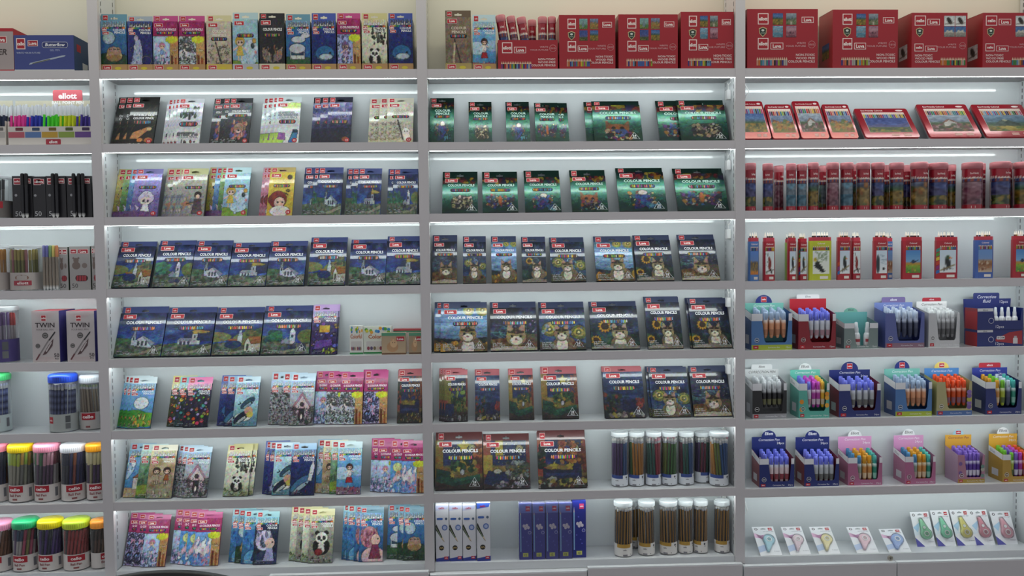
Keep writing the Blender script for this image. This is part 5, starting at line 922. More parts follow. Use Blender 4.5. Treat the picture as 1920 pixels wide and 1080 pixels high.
def fill(x, y, z, r, h, sticks, seed, nm, kind, rr, where, cat, group, n=12, twist=.35):
    rg = random.Random(seed); ring = []; R = r-1.14*rr-.0008; step = 2.42*rr
    while len(ring) < n and R > rr:                  # full rings, filled from the front, one inside the other
        cap = int(2*math.pi*R/step); da = 2*math.pi/max(cap, 1)
        for k in range(cap):
            ring.append((R, -math.pi/2+((k+1)//2)*(1 if k % 2 else -1)*da))
            if k+1 >= n*.72 and len(ring) < n and R == r-1.14*rr-.0008: break
        R -= step
    if len(ring) < n and R >= 0: ring.append((0., 0.))
    ring = sorted(ring[:n], key=lambda q: (-round(q[0], 5), q[1]))          # colours run across the front of each ring
    for i, (R, a) in enumerate(ring):
        cn, col, tip = sticks[rg.randrange(len(sticks))] if not isinstance(sticks[0], list) else sticks[0][int(i*len(sticks[0])/len(ring))]
        p0 = (x+R*math.cos(a), y+R*math.sin(a), z+.003); p1 = (x+R*math.cos(a+twist), y+R*math.sin(a+twist), z+h*rg.uniform(.96, 1.0))
        place_stick(nm, kind, col, tip, p0, p1, rr, '%s %s' % (cn, where), cat, group)
_JM = {}
def jar(bay, lvl, xL, xR, yt, lid, label, lab, cont, seed, lidh=.022, labh=.3, spin=0., Y=None, clearlid=False, fillh=.96):
    Yc = Y or .075; zs = ZL[bay][lvl]; a, b = Xat(xL, Yc, zs+.08), Xat(xR, Yc, zs+.08); r = (b-a)/2*.955; x = (a+b)/2; H = Zat(yt, x, Yc)-zs
    e = thing('jar' if not clearlid else 'pencil_tub', (x, Yc, zs), label, 'jar', 'clear jars of pens and pencils', bay=bay); hb = H-lidh; n = 32
    m = MB(); m.lathe([(r*.96, .0005), (r, .003), (r, hb-.004), (r*.97, hb)], n, '#ffffff'); m.cap(r*.96, .0005, n, '#ffffff', up=False); m.obj('jar_wall', CLEAR, e, True)
    m = MB(); R = r*1.03
    if clearlid: m.lathe([(R, hb-.004), (R, H-.003), (R*.95, H), (R*.9, H-.003), (.001, H-.003)], n, '#eef4f8'); m.obj('lid', FROST, e, True)
    else:
        m.lathe([(R*.97, hb-.003), (R, hb-.001), (R, H-.008), (R*.96, H-.004), (R*.94, H-.003), (R*.9, H-.001), (R*.86, H), (.001, H)], n, lid); m.obj('lid', PLAS, e, True)
        m = MB()
        for i in range(40): t = i*2*math.pi/40; m.add([(R*1.005*math.cos(t+d), R*1.005*math.sin(t+d), zz) for d, zz in ((0, hb+.002), (.06, hb+.002), (.06, H-.009), (0, H-.009))], [(0, 1, 2, 3)], hx(lid)*.86)
        o = m.obj('lid_ribs', PLAS, e); o['kind'] = 'stuff'
    hl = H*labh; ra = r*1.008; fn = lambda px, py, pz: ((ra+.0003-py)*math.sin(px/ra+spin), -(ra+.0003-py)*math.cos(px/ra+spin), pz)
    m = MB(); m.lathe([(ra, .004), (ra, hl)], 28, lab['base'], a0=-math.pi/2-1.9, a1=-math.pi/2+1.9); m.obj('label', INK, e, True)
    q = MB()
    def crect(x0, z0, x1, z1, dy, c, seg=6):
        for i in range(seg): xa, xb = x0+(x1-x0)*i/seg, x0+(x1-x0)*(i+1)/seg; q.add([fn(xa, dy, z0), fn(xb, dy, z0), fn(xb, dy, z1), fn(xa, dy, z1)], [(0, 1, 2, 3)], c)
    st = lab['style']
    if st == 'cello':
        crect(-r*.75, hl*.58, r*.55, hl*.95, -.0002, '#a81c2c'); q.text(lab.get('t', 'cello'), -r*.1, hl*.68, hl*.17, -.0005, '#faf0ee', 'c', fn=fn, wide=1.25, bold=.03); q.text(lab.get('s', 'Ball Pen'), -r*.1, hl*.36, hl*.14, -.0003, '#8a3a3e', 'c', fn=fn, bold=.02); crect(-r*.3, hl*.16, r*.1, hl*.26, -.0002, '#8a4a48', 3)
        crect(r*1.0, hl*.3, r*1.25, hl*.8, -.0002, '#6a6a70', 3)
    elif st == 'small': crect(-r*.8, hl*.5, -r*.35, hl*.85, -.0002, '#a81c2c', 3); q.text('cello', -r*.57, hl*.62, hl*.09, -.0005, '#faf0ee', 'c', fn=fn); crect(r*.55, hl*.55, r*.9, hl*.9, -.0002, '#55595c', 3); crect(r*.55, hl*.2, r*.9, hl*.5, -.0002, '#6a6e70', 3)
    elif st == 'bear':
        q.add([fn(r*.45*math.cos(i*.5236)-r*.05, -.0002, hl*.72+hl*.16*math.sin(i*.5236)) for i in range(12)], [tuple(range(12))], '#8a6a5c'); crect(-r*.6, hl*.3, r*.55, hl*.56, -.0004, '#a83c4a'); q.text('ellott', 0, hl*.36, hl*.15, -.0007, '#faf0ee', 'c', fn=fn, wide=1.2)
    else:
        crect(-r*1.4, hl*.72, r*.2, hl*1.0, -.0002, lab['arc'], 6); q.text('cello', -r*.5, hl*.52, hl*.1, -.0003, '#4a4a50', 'c', fn=fn); q.add([fn(r*.15, -.0003, hl*.2), fn(r*.22, -.0003, hl*.16), fn(r*.85, -.0003, hl*.62), fn(r*.78, -.0003, hl*.68)], [(0, 1, 2, 3)], '#33312c'); crect(-r*.7, hl*.1, -r*.2, hl*.22, -.0002, '#7a7a80', 3); q.add([fn(r*.7+r*.13*math.cos(i*.7854), -.0003, hl*.8+hl*.09*math.sin(i*.7854)) for i in range(8)], [tuple(range(8))], '#44484a')
    o = q.obj('label_print', INK, e); o['kind'] = 'stuff'
    if cont: fill(x, Yc, zs, r, hb*fillh, cont['s'], seed, cont['nm'], cont['kind'], cont['r'], cont['where'], cont['cat'], cont['group'], cont.get('n', 12), cont.get('tw', .35))
    return e
W = '#f4f2ee'
COLN = [('purple', '#5a3a7a', W), ('maroon', '#7a2040', W), ('amber', '#c98a1a', W), ('green', '#3f7a2a', W), ('teal', '#1f6a5c', W), ('crimson', '#b01f3c', '#f0a8b8'), ('blue', '#2f5f9a', W), ('olive', '#7a8a2a', W)]
SETS = [[0, 0, 6, 1, 1, 0], [3, 2, 2, 2, 7, 3], [4, 4, 5, 5, 5, 1], [7, 3, 3, 5, 5, 1], [1, 4, 6, 6, 3, 7], [0, 1, 4, 6, 3, 0], [2, 7, 6, 6, 5, 3]]
for i, (xa, xb) in enumerate([(1146, 1178), (1178, 1208), (1210, 1240), (1240, 1270), (1272, 1301), (1302, 1332), (1330, 1366)]):
    s = [[COLN[k] for k in SETS[i]]]
    jar(C, 6, xa, xb, 809, W, 'clear tub of coloured pencils, %s from the sofa boxes' % ORD0[i], dict(base='#dfe3e8', style='arc', arc='#3a4f8f'), dict(s=s, nm='pencil', kind='pencil', r=.0046, where='pencil in the coloured pencil tub %s from the sofa boxes' % ORD0[i], cat='pencil', group='coloured pencils in tubs', tw=[.1, -.3, -.3, .25, -.2, .2, -.5][i], n=13), 100+i, .012, .22, [0, 0, .3, -.2, .4, .9, 0][i], [.07, .07, .07, .07, .07, .096, .052][i], True)
for i, (xa, xb, Y) in enumerate([(1151, 1186, .05), (1180, 1198, .125), (1196, 1228, .055), (1236, 1270, .06), (1271, 1299, .06), (1300, 1327, .06), (1339, 1368, .06)]):
    jar(C, 7, xa, xb, 938 if i < 3 else 937, W, 'clear tub of gold striped pencils, %s from the blue boxes' % ORD0[i], dict(base='#dfdcd8', style='arc', arc='#b08a3a'), dict(s=[('black and gold striped', '#c8922c', W)], nm='striped_pencil', kind='striped', r=.0042, where='pencil in the %s gold pencil tub' % ORD0[i], cat='pencil', group='striped pencils in tubs', tw=[.15, -.2, -.25, -.15, -.25, .2, .15][i], n=13 if i != 1 else 6), 200+i, .014, .24, [.5, .2, .1, -.1, .2, -.4, .2][i], Y, True)
PEN = dict(nm='ball_pen', kind='pen', r=.0050, cat='pen', group='ball pens in jars')
def pens(cols, where, n=17, tw=.3): return dict(PEN, s=cols, where='ball pen in the '+where, n=n, tw=tw)
N = lambda *a: [(n, c, t) for n, c, t in a]
L7 = [(-26, 17, 831, '#f08aa8', 'pink lidded jar of dark pens, cut off by the frame, seventh shelf', N(('orange', '#b8602a', '#5a2a3a'), ('maroon', '#7a2a4a', '#4a1a34'), ('navy', '#2a2a5a', '#2a2a5a')), 0.),
      (18, 65, 831, '#f2d21c', 'yellow lidded jar of clear and lime pens, seventh shelf', N(('pale', '#b8b4a4', '#c8d83a'), ('grey', '#8a8a84', '#e0b03a'), ('lime-capped', '#a8aa94', '#a8d03a')), .0),
      (66, 114, 830, '#f29ab4', 'pink lidded jar of striped pens, seventh shelf', N(('white', '#cfcac8', '#8a3a4a'), ('grey', '#5a5a60', '#2f7a3f'), ('plum', '#6a4a6a', '#e0a8b8')), .0),
      (116, 162, 831, '#e8e8f0', 'white lidded jar of navy pens, seventh shelf', N(('navy', '#2a2a6a', '#3a3a7a'), ('dark', '#3a3a4a', '#26264a'), ('rust', '#9a4a3a', '#b8622f')), .55),
      (163, 200, 830, '#f5a31c', 'orange lidded jar of purple pens beside the upright, seventh shelf', N(('purple', '#5a3a6a', '#e8dca8'), ('cream', '#b8b08a', '#ece4bc')), .35)]
for i, (xa, xb, yy, lid, lb, cols, sp) in enumerate(L7): jar('A', 6, xa, xb, yy, lid, lb, dict(base='#cfc8c4', style='cello'), pens(cols, lb.split(' of ')[0]+' on the seventh shelf'), 300+i, .026, .31, sp, .07, fillh=1.0)
L8 = [(-22, 26, 976, '#f59ac0', 'pink lidded jar of clear pens, cut off by the frame, bottom shelf', N(('clear', '#a88a80', '#c8b8b0'), ('brown', '#8a5a3a', '#7a4a2a'), ('grey', '#8a8480', '#b8b0a8')), .0),
      (26, 74, 972, '#2fb87a', 'green lidded jar of pens, bottom shelf', N(('pink', '#c85a7a', '#a83a5a'), ('purple', '#6a4a7a', '#5a3a6a'), ('olive', '#8a8a4a', '#6a6a3a'), ('white', '#c8c4c0', '#2a4a6a')), .0),
      (73, 120, 972, '#ecd81c', 'yellow lidded jar of navy pens, bottom shelf', N(('navy', '#2a2a4a', '#1a1a2a'), ('black', '#26262a', '#1a1a1c'), ('violet', '#5a3a8a', '#4a2a7a')), .0),
      (120, 170, 972, '#c8e03a', 'lime lidded jar of grey pens, bottom shelf', N(('grey', '#8a8a80', '#6a6a62'), ('red', '#b84a4a', '#a83a3a'), ('dark', '#4a4a48', '#3a3a38')), .45),
      (171, 205, 973, '#f59a3a', 'orange lidded jar of dark pens, bottom shelf', N(('dark', '#4a423e', '#2f2a28'), ('brown', '#6a4a3a', '#4a342a')), 1.2)]
for i, (xa, xb, yy, lid, lb, cols, sp) in enumerate(L8): jar('A', 7, xa, xb, yy, lid, lb, dict(base='#d2ccc8', style='cello'), pens(cols, lb.split(' of ')[0]+' on the bottom shelf', tw=.5), 320+i, .026, .34, sp, .06, fillh=.97)
DOT = dict(nm='checked_pencil', kind='dots', r=.0048, cat='pencil', group='checked pencils in jars')
jar('A', 5, -34, 20, 699, '#4fc87a', 'green lidded jar of checked pencils, cut off by the frame', dict(base='#b8c4c4', style='cello', t='cello', s=''), dict(DOT, s=[('blue checked', '#7a8ac8', '#c8d0e8')], where='pencil in the green lidded jar', n=13, tw=.15), 340, .024, .3, .2, .07)
jar('A', 5, 94, 146, 700, '#2a55e0', 'blue lidded jar of checked pencils on the sixth shelf', dict(base='#a8aeac', style='small'), dict(DOT, s=[('blue checked', '#6a74a8', '#b8bcd8')], where='pencil in the blue lidded jar', n=13, tw=.15), 341, .028, .32, .0, .06)
jar('A', 5, 151, 192, 702, '#dfe4ec', 'clear lidded jar of pale pencils beside the upright', dict(base='#b8b4b0', style='cello', s=''), dict(nm='pencil', kind='pencil', r=.0042, cat='pencil', group='pale pencils in jar', s=[('pale', '#a89a84', '#b8c89a'), ('taupe', '#8a7a6a', '#8ab08a')], where='pencil in the clear lidded jar', n=12, tw=-.25), 342, .026, .33, .2, .085)
jar('A', 4, -28, 34, 574, '#dfe4ec', 'clear tub of red capped pens, cut off by the frame', dict(base='#4a3f7a', style='small'), pens(N(('red capped', '#b8b0b4', '#b01c24'), ('purple capped', '#a8a0b4', '#7a5a9a')), 'tub on the fifth shelf', tw=.0), 343, .012, .42, .0, .06, True)
jar('A', 3, -30, 18.5, 459, '#dfe4ec', 'clear bear tub of red pens, cut off by the frame', dict(base='#b8b0ac', style='bear'), pens(N(('rose', '#b87a84', '#a85a6a'), ('orange', '#c89a5a', '#d8a04a'), ('red', '#a83a44', '#9a2a34')), 'cut-off bear tub', 10, .0), 344, .006, .4, .1, .05, True)
jar('A', 3, 21, 78, 460, '#dfe4ec', 'clear bear tub of green patterned pens on the fourth shelf', dict(base='#b8b0ac', style='bear'), pens(N(('green', '#7a8a5a', '#a8b87a'), ('olive', '#8a8a4a', '#b8a85a'), ('rose', '#a8646a', '#b87a7a')), 'green bear tub', 14, .0), 345, .006, .4, .25, .06, True)
jar('A', 2, -40, 24, 331, '#3a3f4a', 'dark tub of black pens, cut off by the frame', dict(base='#6a6664', style='cello', t='ellott', s=''), pens(N(('black', '#2a2f38', '#1a1d24'), ('grey', '#5a5a58', '#2a2c30')), 'dark tub', 12, .1), 346, .006, .42, .35, .06, True)
# five pens standing in a row before the bear boxes, pairs of pens before the black boxes
for i, (px, col, cn) in enumerate([(84, '#7a7ab0', 'violet'), (90, '#6a6aa8', 'indigo'), (96, '#7a9a6a', 'green'), (102, '#c8b86a', 'yellow'), (108, '#c8845a', 'orange')]):
    z = ZL['A'][3]; X = Xat(px, .03, z); place_stick('fineliner_pen', 'pen', '#8a7f74', col, (X, .03, z), (X, .034, Zat(460, X, .03)), .0053, '%s capped patterned pen standing before the bear boxes' % cn, 'pen', 'pens before the bear boxes')
for i, px in enumerate([44, 51, 101, 108, 140, 150, 157]):
    z = ZL['A'][2]; X = Xat(px, .022, z); place_stick('marker_pen', 'pen', '#24242a', '#131316', (X, .022, z), (X, .024, Zat(325, X, .022)), .0062, 'black pen standing upright before the black cartons', 'pen', 'pens before the black cartons')
# ------------------------------------------------------------------ counter displays of correction pens
_PM = {}
def pen_mesh(cap, sh, bar, lab):
    k = (cap, sh, bar, lab)
    if k in _PM: return _PM[k]
    b = MB(); b.lathe([(.0035, 0), (.0062, .004), (.0086, .030), (.0090, .055), (.0086, .066), (.0068, .072)], 12, [bar, bar, bar, bar, sh, sh]); b.cap(.0035, 0, 12, bar, up=False); barrel = b.mesh('barrel', PLAS, True)
    b = MB(); b.lathe([(.0074, .070), (.0078, .073), (.0074, .096), (.006, .1005), (.001, .1015)], 12, cap); b.box(-.0016, -.0095, .074, .0016, -.0074, .098, hx(cap)*.9); capm = b.mesh('cap', PLAS, True)
    b = MB(); b.lathe([(.0078, .012), (.0092, .034)], 12, lab, a0=-math.pi/2-1.2, a1=-math.pi/2+1.2); labm = b.mesh('pen_label', INK, True)
    _PM[k] = (barrel, capm, labm); return _PM[k]
def pen_thing(x, y, z, cols, label, group, full, rot=0., sc=1.):
    e = thing('correction_pen', (x, y, z), label, 'correction pen', group, (rot, 0, 0)); e.scale = (sc, sc, 1); ba, ca, la = pen_mesh(*cols); link('barrel', ba, e); link('cap', ca, e)
    if full: link('pen_label', la, e)
def bump_pts(kind, cx, z, w, h):
    if kind == 'arch': return [(cx+w/2*math.cos(math.pi*i/14), z+h*math.sin(math.pi*i/14)) for i in range(15)]
    r = min(h*.4, .006); pts = [(cx+w/2, z)]
    for ox, a0 in ((cx+w/2-r, 0), (cx-w/2+r, 90)):
        for i in range(5): t = math.radians(a0+22.5*i); pts.append((ox+r*math.cos(t), z+h-r+r*math.sin(t)))
    return pts+[(cx-w/2, z)]
def slab(mb, pts, y0, y1, col):
    n = len(pts); mb.add([(a, y0, c) for a, c in pts]+[(a, y1, c) for a, c in pts], [tuple(range(n)), tuple(range(2*n-1, n-1, -1))]+[(i, n+i, n+(i+1) % n, (i+1) % n) for i in range(n)], col)
def display(lvl, xL, xR, yf, yh, yb, label, box, side, head, pens, text='Correction Pen', bump='arch', bumpc='#1f2f7a', btxt=None, badge=None, band='#e3e3e6', lower=None, n24=True, tcol='#f4f4f8', notch=(.27, .9, .2), depth=.09, Yf=.024, penname='correction pen', blobs=None, nofill=False, bcol='#f4f4f8', sub=None):
    x, w, h, z = front(D_, lvl, xL, xR, yf, Yf); Yb = Yf+depth; e = thing('pen_display_box', (x, Yf, z), label, 'display box', 'counter display boxes', bay=D_)
    hb = h+.018; bh = h*.2; n0, n1, nv = notch; t = .0012
    # front panel with a cut-out
    m = MB(); pts = [(0, 0), (w, 0), (w, h), (w*(n1+.03), h), (w*(n1-.03), h*(nv+.06)), (w*(n1-.07), h*nv), (w*(n0+.09), h*nv), (w*(n0+.05), h*(nv+.06)), (w*(n0-.03), h), (0, h)]
    slab(m, pts, 0, t, box); fp = m.obj('front_panel', CARD, e)
    m = MB(); y = -.0004
    if band:
        m.rect(0, h-bh, w*(n0+.0), h, y, band); m.obj('white_band', INK, fp); m = MB(); m.rect(w*(n1+.015), h-bh, w, h, y, band); m.obj('white_band', INK, fp)
    if lower: m = MB(); m.rect(0, 0, w, h*.14, y, lower); m.obj('lower_band', INK, fp)
    if blobs:
        rg = random.Random(int(xL))
        for i in range(5): m = MB(); cx = rg.choice([w*.09, w*.92]); m.disc(cx, h*(.25+.11*i), w*.07, h*.07, y-.0001*i, blobs[i % len(blobs)], 12); m.obj('print_spot', INK, fp)
    m = MB(); m.disc(w*.13, h*.27, .009, .009, y-.0012, '#f0f0f0', 14); m.disc(w*.13, h*.27, .0078, .0078, y-.0015, hx(box)*.7, 14); m.rect(w*.13-.005, h*.27-.0012, w*.13+.005, h*.27+.0012, y-.0018, '#f0f0f0'); m.obj('round_emblem', INK, fp)
    m = MB(); m.rect(w*.04, h*.03, w*.17, h*.12, y-.001, '#b8202e'); m.text(badge or 'cello', w*.105, h*.06, .0035, y-.0013, '#fff', 'c', maxw=w*.1); m.obj('brand_badge', INK, fp)
    m = MB(); m.text(sub or 'Correction Pen', w*.55, h*.05, .0052, y-.001, '#e8e8ee', 'c', maxw=w*.5, bold=0.); m.text('24pcs' if n24 else '12pcs', w*.96, h*.05, .006, y-.001, '#e8e8ee', 'r', bold=0.); m.obj('lettering', INK, fp)
    for k, xx in enumerate((0, w-t)):
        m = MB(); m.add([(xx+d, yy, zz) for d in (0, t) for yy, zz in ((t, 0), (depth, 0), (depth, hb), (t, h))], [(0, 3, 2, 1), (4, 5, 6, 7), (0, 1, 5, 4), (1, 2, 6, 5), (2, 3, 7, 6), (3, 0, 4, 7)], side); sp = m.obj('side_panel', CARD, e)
        if band:
            xo = xx-.0004 if k == 0 else xx+t+.0004; m = MB(); m.add([(xo, t, h-bh), (xo, depth, hb-bh), (xo, depth, hb), (xo, t, h)], [(0, 3, 2, 1) if k == 0 else (0, 1, 2, 3)], band); m.obj('white_band', INK, sp)
            m = MB(); m.add([(xo-.0004, depth*.3, h*.15), (xo-.0004, depth*.75, h*.15), (xo-.0004, depth*.75, h*.4), (xo-.0004, depth*.3, h*.4)], [(0, 3, 2, 1)], '#c8c8cc') if k == 0 else None
            if k == 0:
                m.obj('bar_code_patch', INK, sp)
                if btxt == 'Ellott': m = MB(); m.text('Ellott', depth*.12, h-bh*.78, bh*.5, 0, '#8a8a90', shear=.2, bold=0., fn=lambda a, b_, c: (xo-.0008, depth-a, c+.018*(1-a/depth))); m.obj('lettering', INK, sp)
    Hh = Zat(yh, x+w/2, Yb)-z; m = MB(); slab(m, [(0, .002), (w, .002), (w, Hh), (0, Hh)], depth-t, depth, head); hd = m.obj('header_card', CARD, e)
    m = MB(); m.box(t, t, .0005, w-t, depth-t, .002, side); m.obj('bottom_panel', CARD, e)
    y = depth-t-.0004
    if yb and bump:
        Hb = Zat(yb, x+w/2, Yb)-z; m = MB(); bw = w*(.42 if bump == 'arch' else .62); slab(m, bump_pts(bump, w*.5, Hh, bw, Hb-Hh), depth-t, depth, bumpc); bp = m.obj('header_bump', CARD, hd)
        m = MB()
        if btxt: m.text(btxt, w*.5, Hh+(Hb-Hh)*.3, (Hb-Hh)*.42, y, bcol, 'c', maxw=bw*.8, shear=.15 if btxt == 'Ellott' else 0, bold=.015); m.obj('lettering', INK, bp)
        else: m.rect(w*.5-.011, Hh+(Hb-Hh)*.1, w*.5+.011, Hh+(Hb-Hh)*.78, y, '#f0dcd8'); m.rect(w*.5-.0102, Hh+(Hb-Hh)*.13, w*.5+.0102, Hh+(Hb-Hh)*.75, y-.0003, '#c01f2e'); m.text('cello', w*.5, Hh+(Hb-Hh)*.35, .006, y-.0006, '#fff', 'c'); m.obj('brand_badge', INK, bp)
    m = MB(); m.text(text, w*.5, Hh-.016, .0095, y, tcol, 'c', shear=.25, bold=.0, maxw=w*.8); m.obj('lettering', INK, hd)
    if n24: m = MB(); m.text('24pcs', w*.95, Hh-.03, .009, y, tcol, 'r', bold=.0); m.obj('lettering', INK, hd)
    # sloping inner floor that lifts the rear rows
    if nofill: return e, x, w, h, z, Yb
    top = h+.006-.1015; base = max(.0035, top)
    m = MB(); m.add([(t, t, .0025), (w-t, t, .0025), (w-t, depth-t, .0235), (t, depth-t, .0235)], [(0, 1, 2, 3)], side); m.obj('inner_floor', CARD, e)
    nx = 4; x0 = x+w*(n0+.02); pit = (w*(n1-n0)-.004)/nx
    for r in range(4):
        zz = z+base+r*.0048; off = 0 if r == 0 else 0
        for c in range(nx if r == 0 else nx):
            pc = pens[c % len(pens)] if len(pens) > 1 else pens[0]
            px = x0+pit*(c+.5) if r == 0 else x+w*.14+(w*.8)*(c+.5)/nx
            pen_thing(px, Yf+.0125+r*.0205, zz, pc[1], '%s %s in the %s' % (pc[0], penname, ' '.join(label.split(',')[0].split()[:12])), 'pens in the '+label.split(',')[0], r < 1, sc=min(1., pit/.0187) if r == 0 else 1.)
    return e, x, w, h, z, Yb
BL = ('blue capped', ('#7a82ea', '#d4d8e4', '#c9ccd4', '#b08a94')); BL2 = ('blue capped', ('#7a82ea', '#ccd0dc', '#b4b8bc', '#6a6a68')); PE = ('peach', ('#a8bcd8', '#e8dcd4', '#d89a74', '#b07a5c')); NV = '#1c2a6e'
OR = ('orange', ('#f0582a', '#f0b8a0', '#c84a14', '#8a5a6a')); PU = ('purple', ('#8a6ad0', '#cfc8e4', '#5a3a9a', '#d8d4e4')); GY = ('grey', ('#e4e6e8', '#d4d6d8', '#8a8a8c', '#5a5a5c'))
MG = ('magenta', ('#c84ac0', '#e0c0dc', '#a83a98', '#c8b8c4')); YL = ('yellow', ('#e8b83a', '#e8dca8', '#d8a82a', '#c8b89a')); TE = ('teal', ('#4ab8b0', '#c8e0dc', '#2f8a74', '#8ac0b0')); AM = ('amber', ('#e0a02a', '#e4d4b0', '#c88a4a', '#d8c0a0')); GN = ('green', ('#7ac83a', '#d4e4b8', '#a8b83a', '#5a6a3a')); BK = ('black', ('#d4d8dc', '#b8bcc0', '#26262a', '#6a6a4a')); DB = ('slate', ('#c8d4e8', '#b4bcd0', '#4a5068', '#3a4058'))
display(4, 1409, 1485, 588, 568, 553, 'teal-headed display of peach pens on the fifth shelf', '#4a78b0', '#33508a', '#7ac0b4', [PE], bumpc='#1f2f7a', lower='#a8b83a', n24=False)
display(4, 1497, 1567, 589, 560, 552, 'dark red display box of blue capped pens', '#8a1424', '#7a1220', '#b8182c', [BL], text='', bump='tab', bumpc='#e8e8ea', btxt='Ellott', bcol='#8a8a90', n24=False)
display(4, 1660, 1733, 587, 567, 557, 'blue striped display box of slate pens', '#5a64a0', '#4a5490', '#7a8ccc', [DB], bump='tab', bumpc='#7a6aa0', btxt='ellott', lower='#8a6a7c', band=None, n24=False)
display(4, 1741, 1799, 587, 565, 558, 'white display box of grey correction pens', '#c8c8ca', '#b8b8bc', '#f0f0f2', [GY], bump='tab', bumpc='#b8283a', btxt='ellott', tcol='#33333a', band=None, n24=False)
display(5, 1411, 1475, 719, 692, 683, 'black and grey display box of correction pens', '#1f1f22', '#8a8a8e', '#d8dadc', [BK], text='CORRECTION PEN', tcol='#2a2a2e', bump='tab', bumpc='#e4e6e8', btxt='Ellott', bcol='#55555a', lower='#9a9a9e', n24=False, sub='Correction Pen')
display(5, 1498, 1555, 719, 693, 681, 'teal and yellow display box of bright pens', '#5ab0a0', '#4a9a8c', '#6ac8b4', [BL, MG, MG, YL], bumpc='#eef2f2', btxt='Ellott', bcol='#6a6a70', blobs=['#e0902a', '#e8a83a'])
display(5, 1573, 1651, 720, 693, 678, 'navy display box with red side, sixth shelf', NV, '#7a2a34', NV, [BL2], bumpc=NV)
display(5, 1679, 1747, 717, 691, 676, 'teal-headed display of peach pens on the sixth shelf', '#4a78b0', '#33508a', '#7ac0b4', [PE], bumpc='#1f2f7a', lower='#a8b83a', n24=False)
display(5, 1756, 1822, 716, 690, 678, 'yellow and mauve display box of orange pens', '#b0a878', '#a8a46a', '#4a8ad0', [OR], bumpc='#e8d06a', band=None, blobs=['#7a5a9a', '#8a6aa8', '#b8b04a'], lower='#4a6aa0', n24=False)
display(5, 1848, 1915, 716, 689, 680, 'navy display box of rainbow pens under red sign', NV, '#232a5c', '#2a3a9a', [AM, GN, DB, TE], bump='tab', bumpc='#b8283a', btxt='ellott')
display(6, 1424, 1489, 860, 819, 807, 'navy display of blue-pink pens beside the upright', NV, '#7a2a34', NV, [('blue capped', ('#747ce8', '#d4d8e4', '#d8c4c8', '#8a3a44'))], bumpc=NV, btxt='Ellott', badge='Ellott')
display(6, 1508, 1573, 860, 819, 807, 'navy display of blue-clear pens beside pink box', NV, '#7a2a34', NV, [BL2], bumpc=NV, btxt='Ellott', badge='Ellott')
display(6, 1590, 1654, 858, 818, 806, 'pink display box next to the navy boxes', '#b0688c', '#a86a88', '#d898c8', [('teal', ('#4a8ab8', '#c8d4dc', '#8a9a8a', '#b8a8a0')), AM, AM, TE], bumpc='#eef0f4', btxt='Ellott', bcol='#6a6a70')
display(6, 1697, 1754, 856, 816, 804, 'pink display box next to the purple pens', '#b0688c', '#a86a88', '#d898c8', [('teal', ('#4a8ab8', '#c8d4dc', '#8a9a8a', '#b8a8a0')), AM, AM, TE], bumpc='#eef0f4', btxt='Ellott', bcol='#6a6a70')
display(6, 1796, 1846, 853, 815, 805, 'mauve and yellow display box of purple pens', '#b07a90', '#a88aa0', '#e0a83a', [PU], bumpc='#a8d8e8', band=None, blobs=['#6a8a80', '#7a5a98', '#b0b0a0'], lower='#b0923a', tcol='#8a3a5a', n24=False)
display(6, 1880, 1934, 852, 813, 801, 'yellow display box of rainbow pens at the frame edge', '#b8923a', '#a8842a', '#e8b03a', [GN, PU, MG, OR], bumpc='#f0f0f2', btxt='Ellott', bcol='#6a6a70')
# low box with two fluid bottles
r = display(4, 1583, 1646, 606, 585, 577, 'low grey display box with two fluid bottles', '#7a8a88', '#6a7a80', '#6ab0b0', [GY], text='', bumpc='#7ab8a8', btxt='Ellott', bcol='#3a4a48', n24=False, nofill=True, notch=(.30, .74, .12), badge='cello', sub='')
def bottle(x, y, z, H, label, group, r=.0145):
    e = thing('fluid_bottle', (x, y, z), label, 'fluid bottle', group); b = MB(); k = H/.1
    b.lathe([(r*.9, 0), (r, .002), (r, .048*k), (r*.8, .056*k), (r*.5, .06*k)], 16, '#e8eaec'); b.cap(r*.9, 0, 16, '#e8eaec', up=False); b.obj('body', PLAS, e, True)
    b = MB(); b.lathe([(r*.62, .058*k), (r*.62, .075*k), (r*.5, .08*k), (r*.42, .098*k), (r*.2, .1*k), (.001, .1*k)], 16, '#d8dce0'); b.obj('cap', PLAS, e, True)
    b = MB(); b.lathe([(r*1.01, .008), (r*1.01, .04*k)], 12, '#e0d8d8', a0=-math.pi/2-1.2, a1=-math.pi/2+1.2); lb = b.obj('bottle_label', INK, e, True)
    b = MB(); b.lathe([(r*1.02, .022), (r*1.02, .034*k)], 12, '#a83a44', a0=-math.pi/2-.9, a1=-math.pi/2+.9); b.obj('red_band', INK, lb, True)
_, bx, bw, bh, bz, _ = r
for k, px in enumerate((1605, 1626)): 
    X = Xat(px, .045, bz); bottle(X, .045, bz+.0026, Zat(605, X, .045)-bz, 'white fluid bottle in the low grey display box', 'bottles in the low display box')
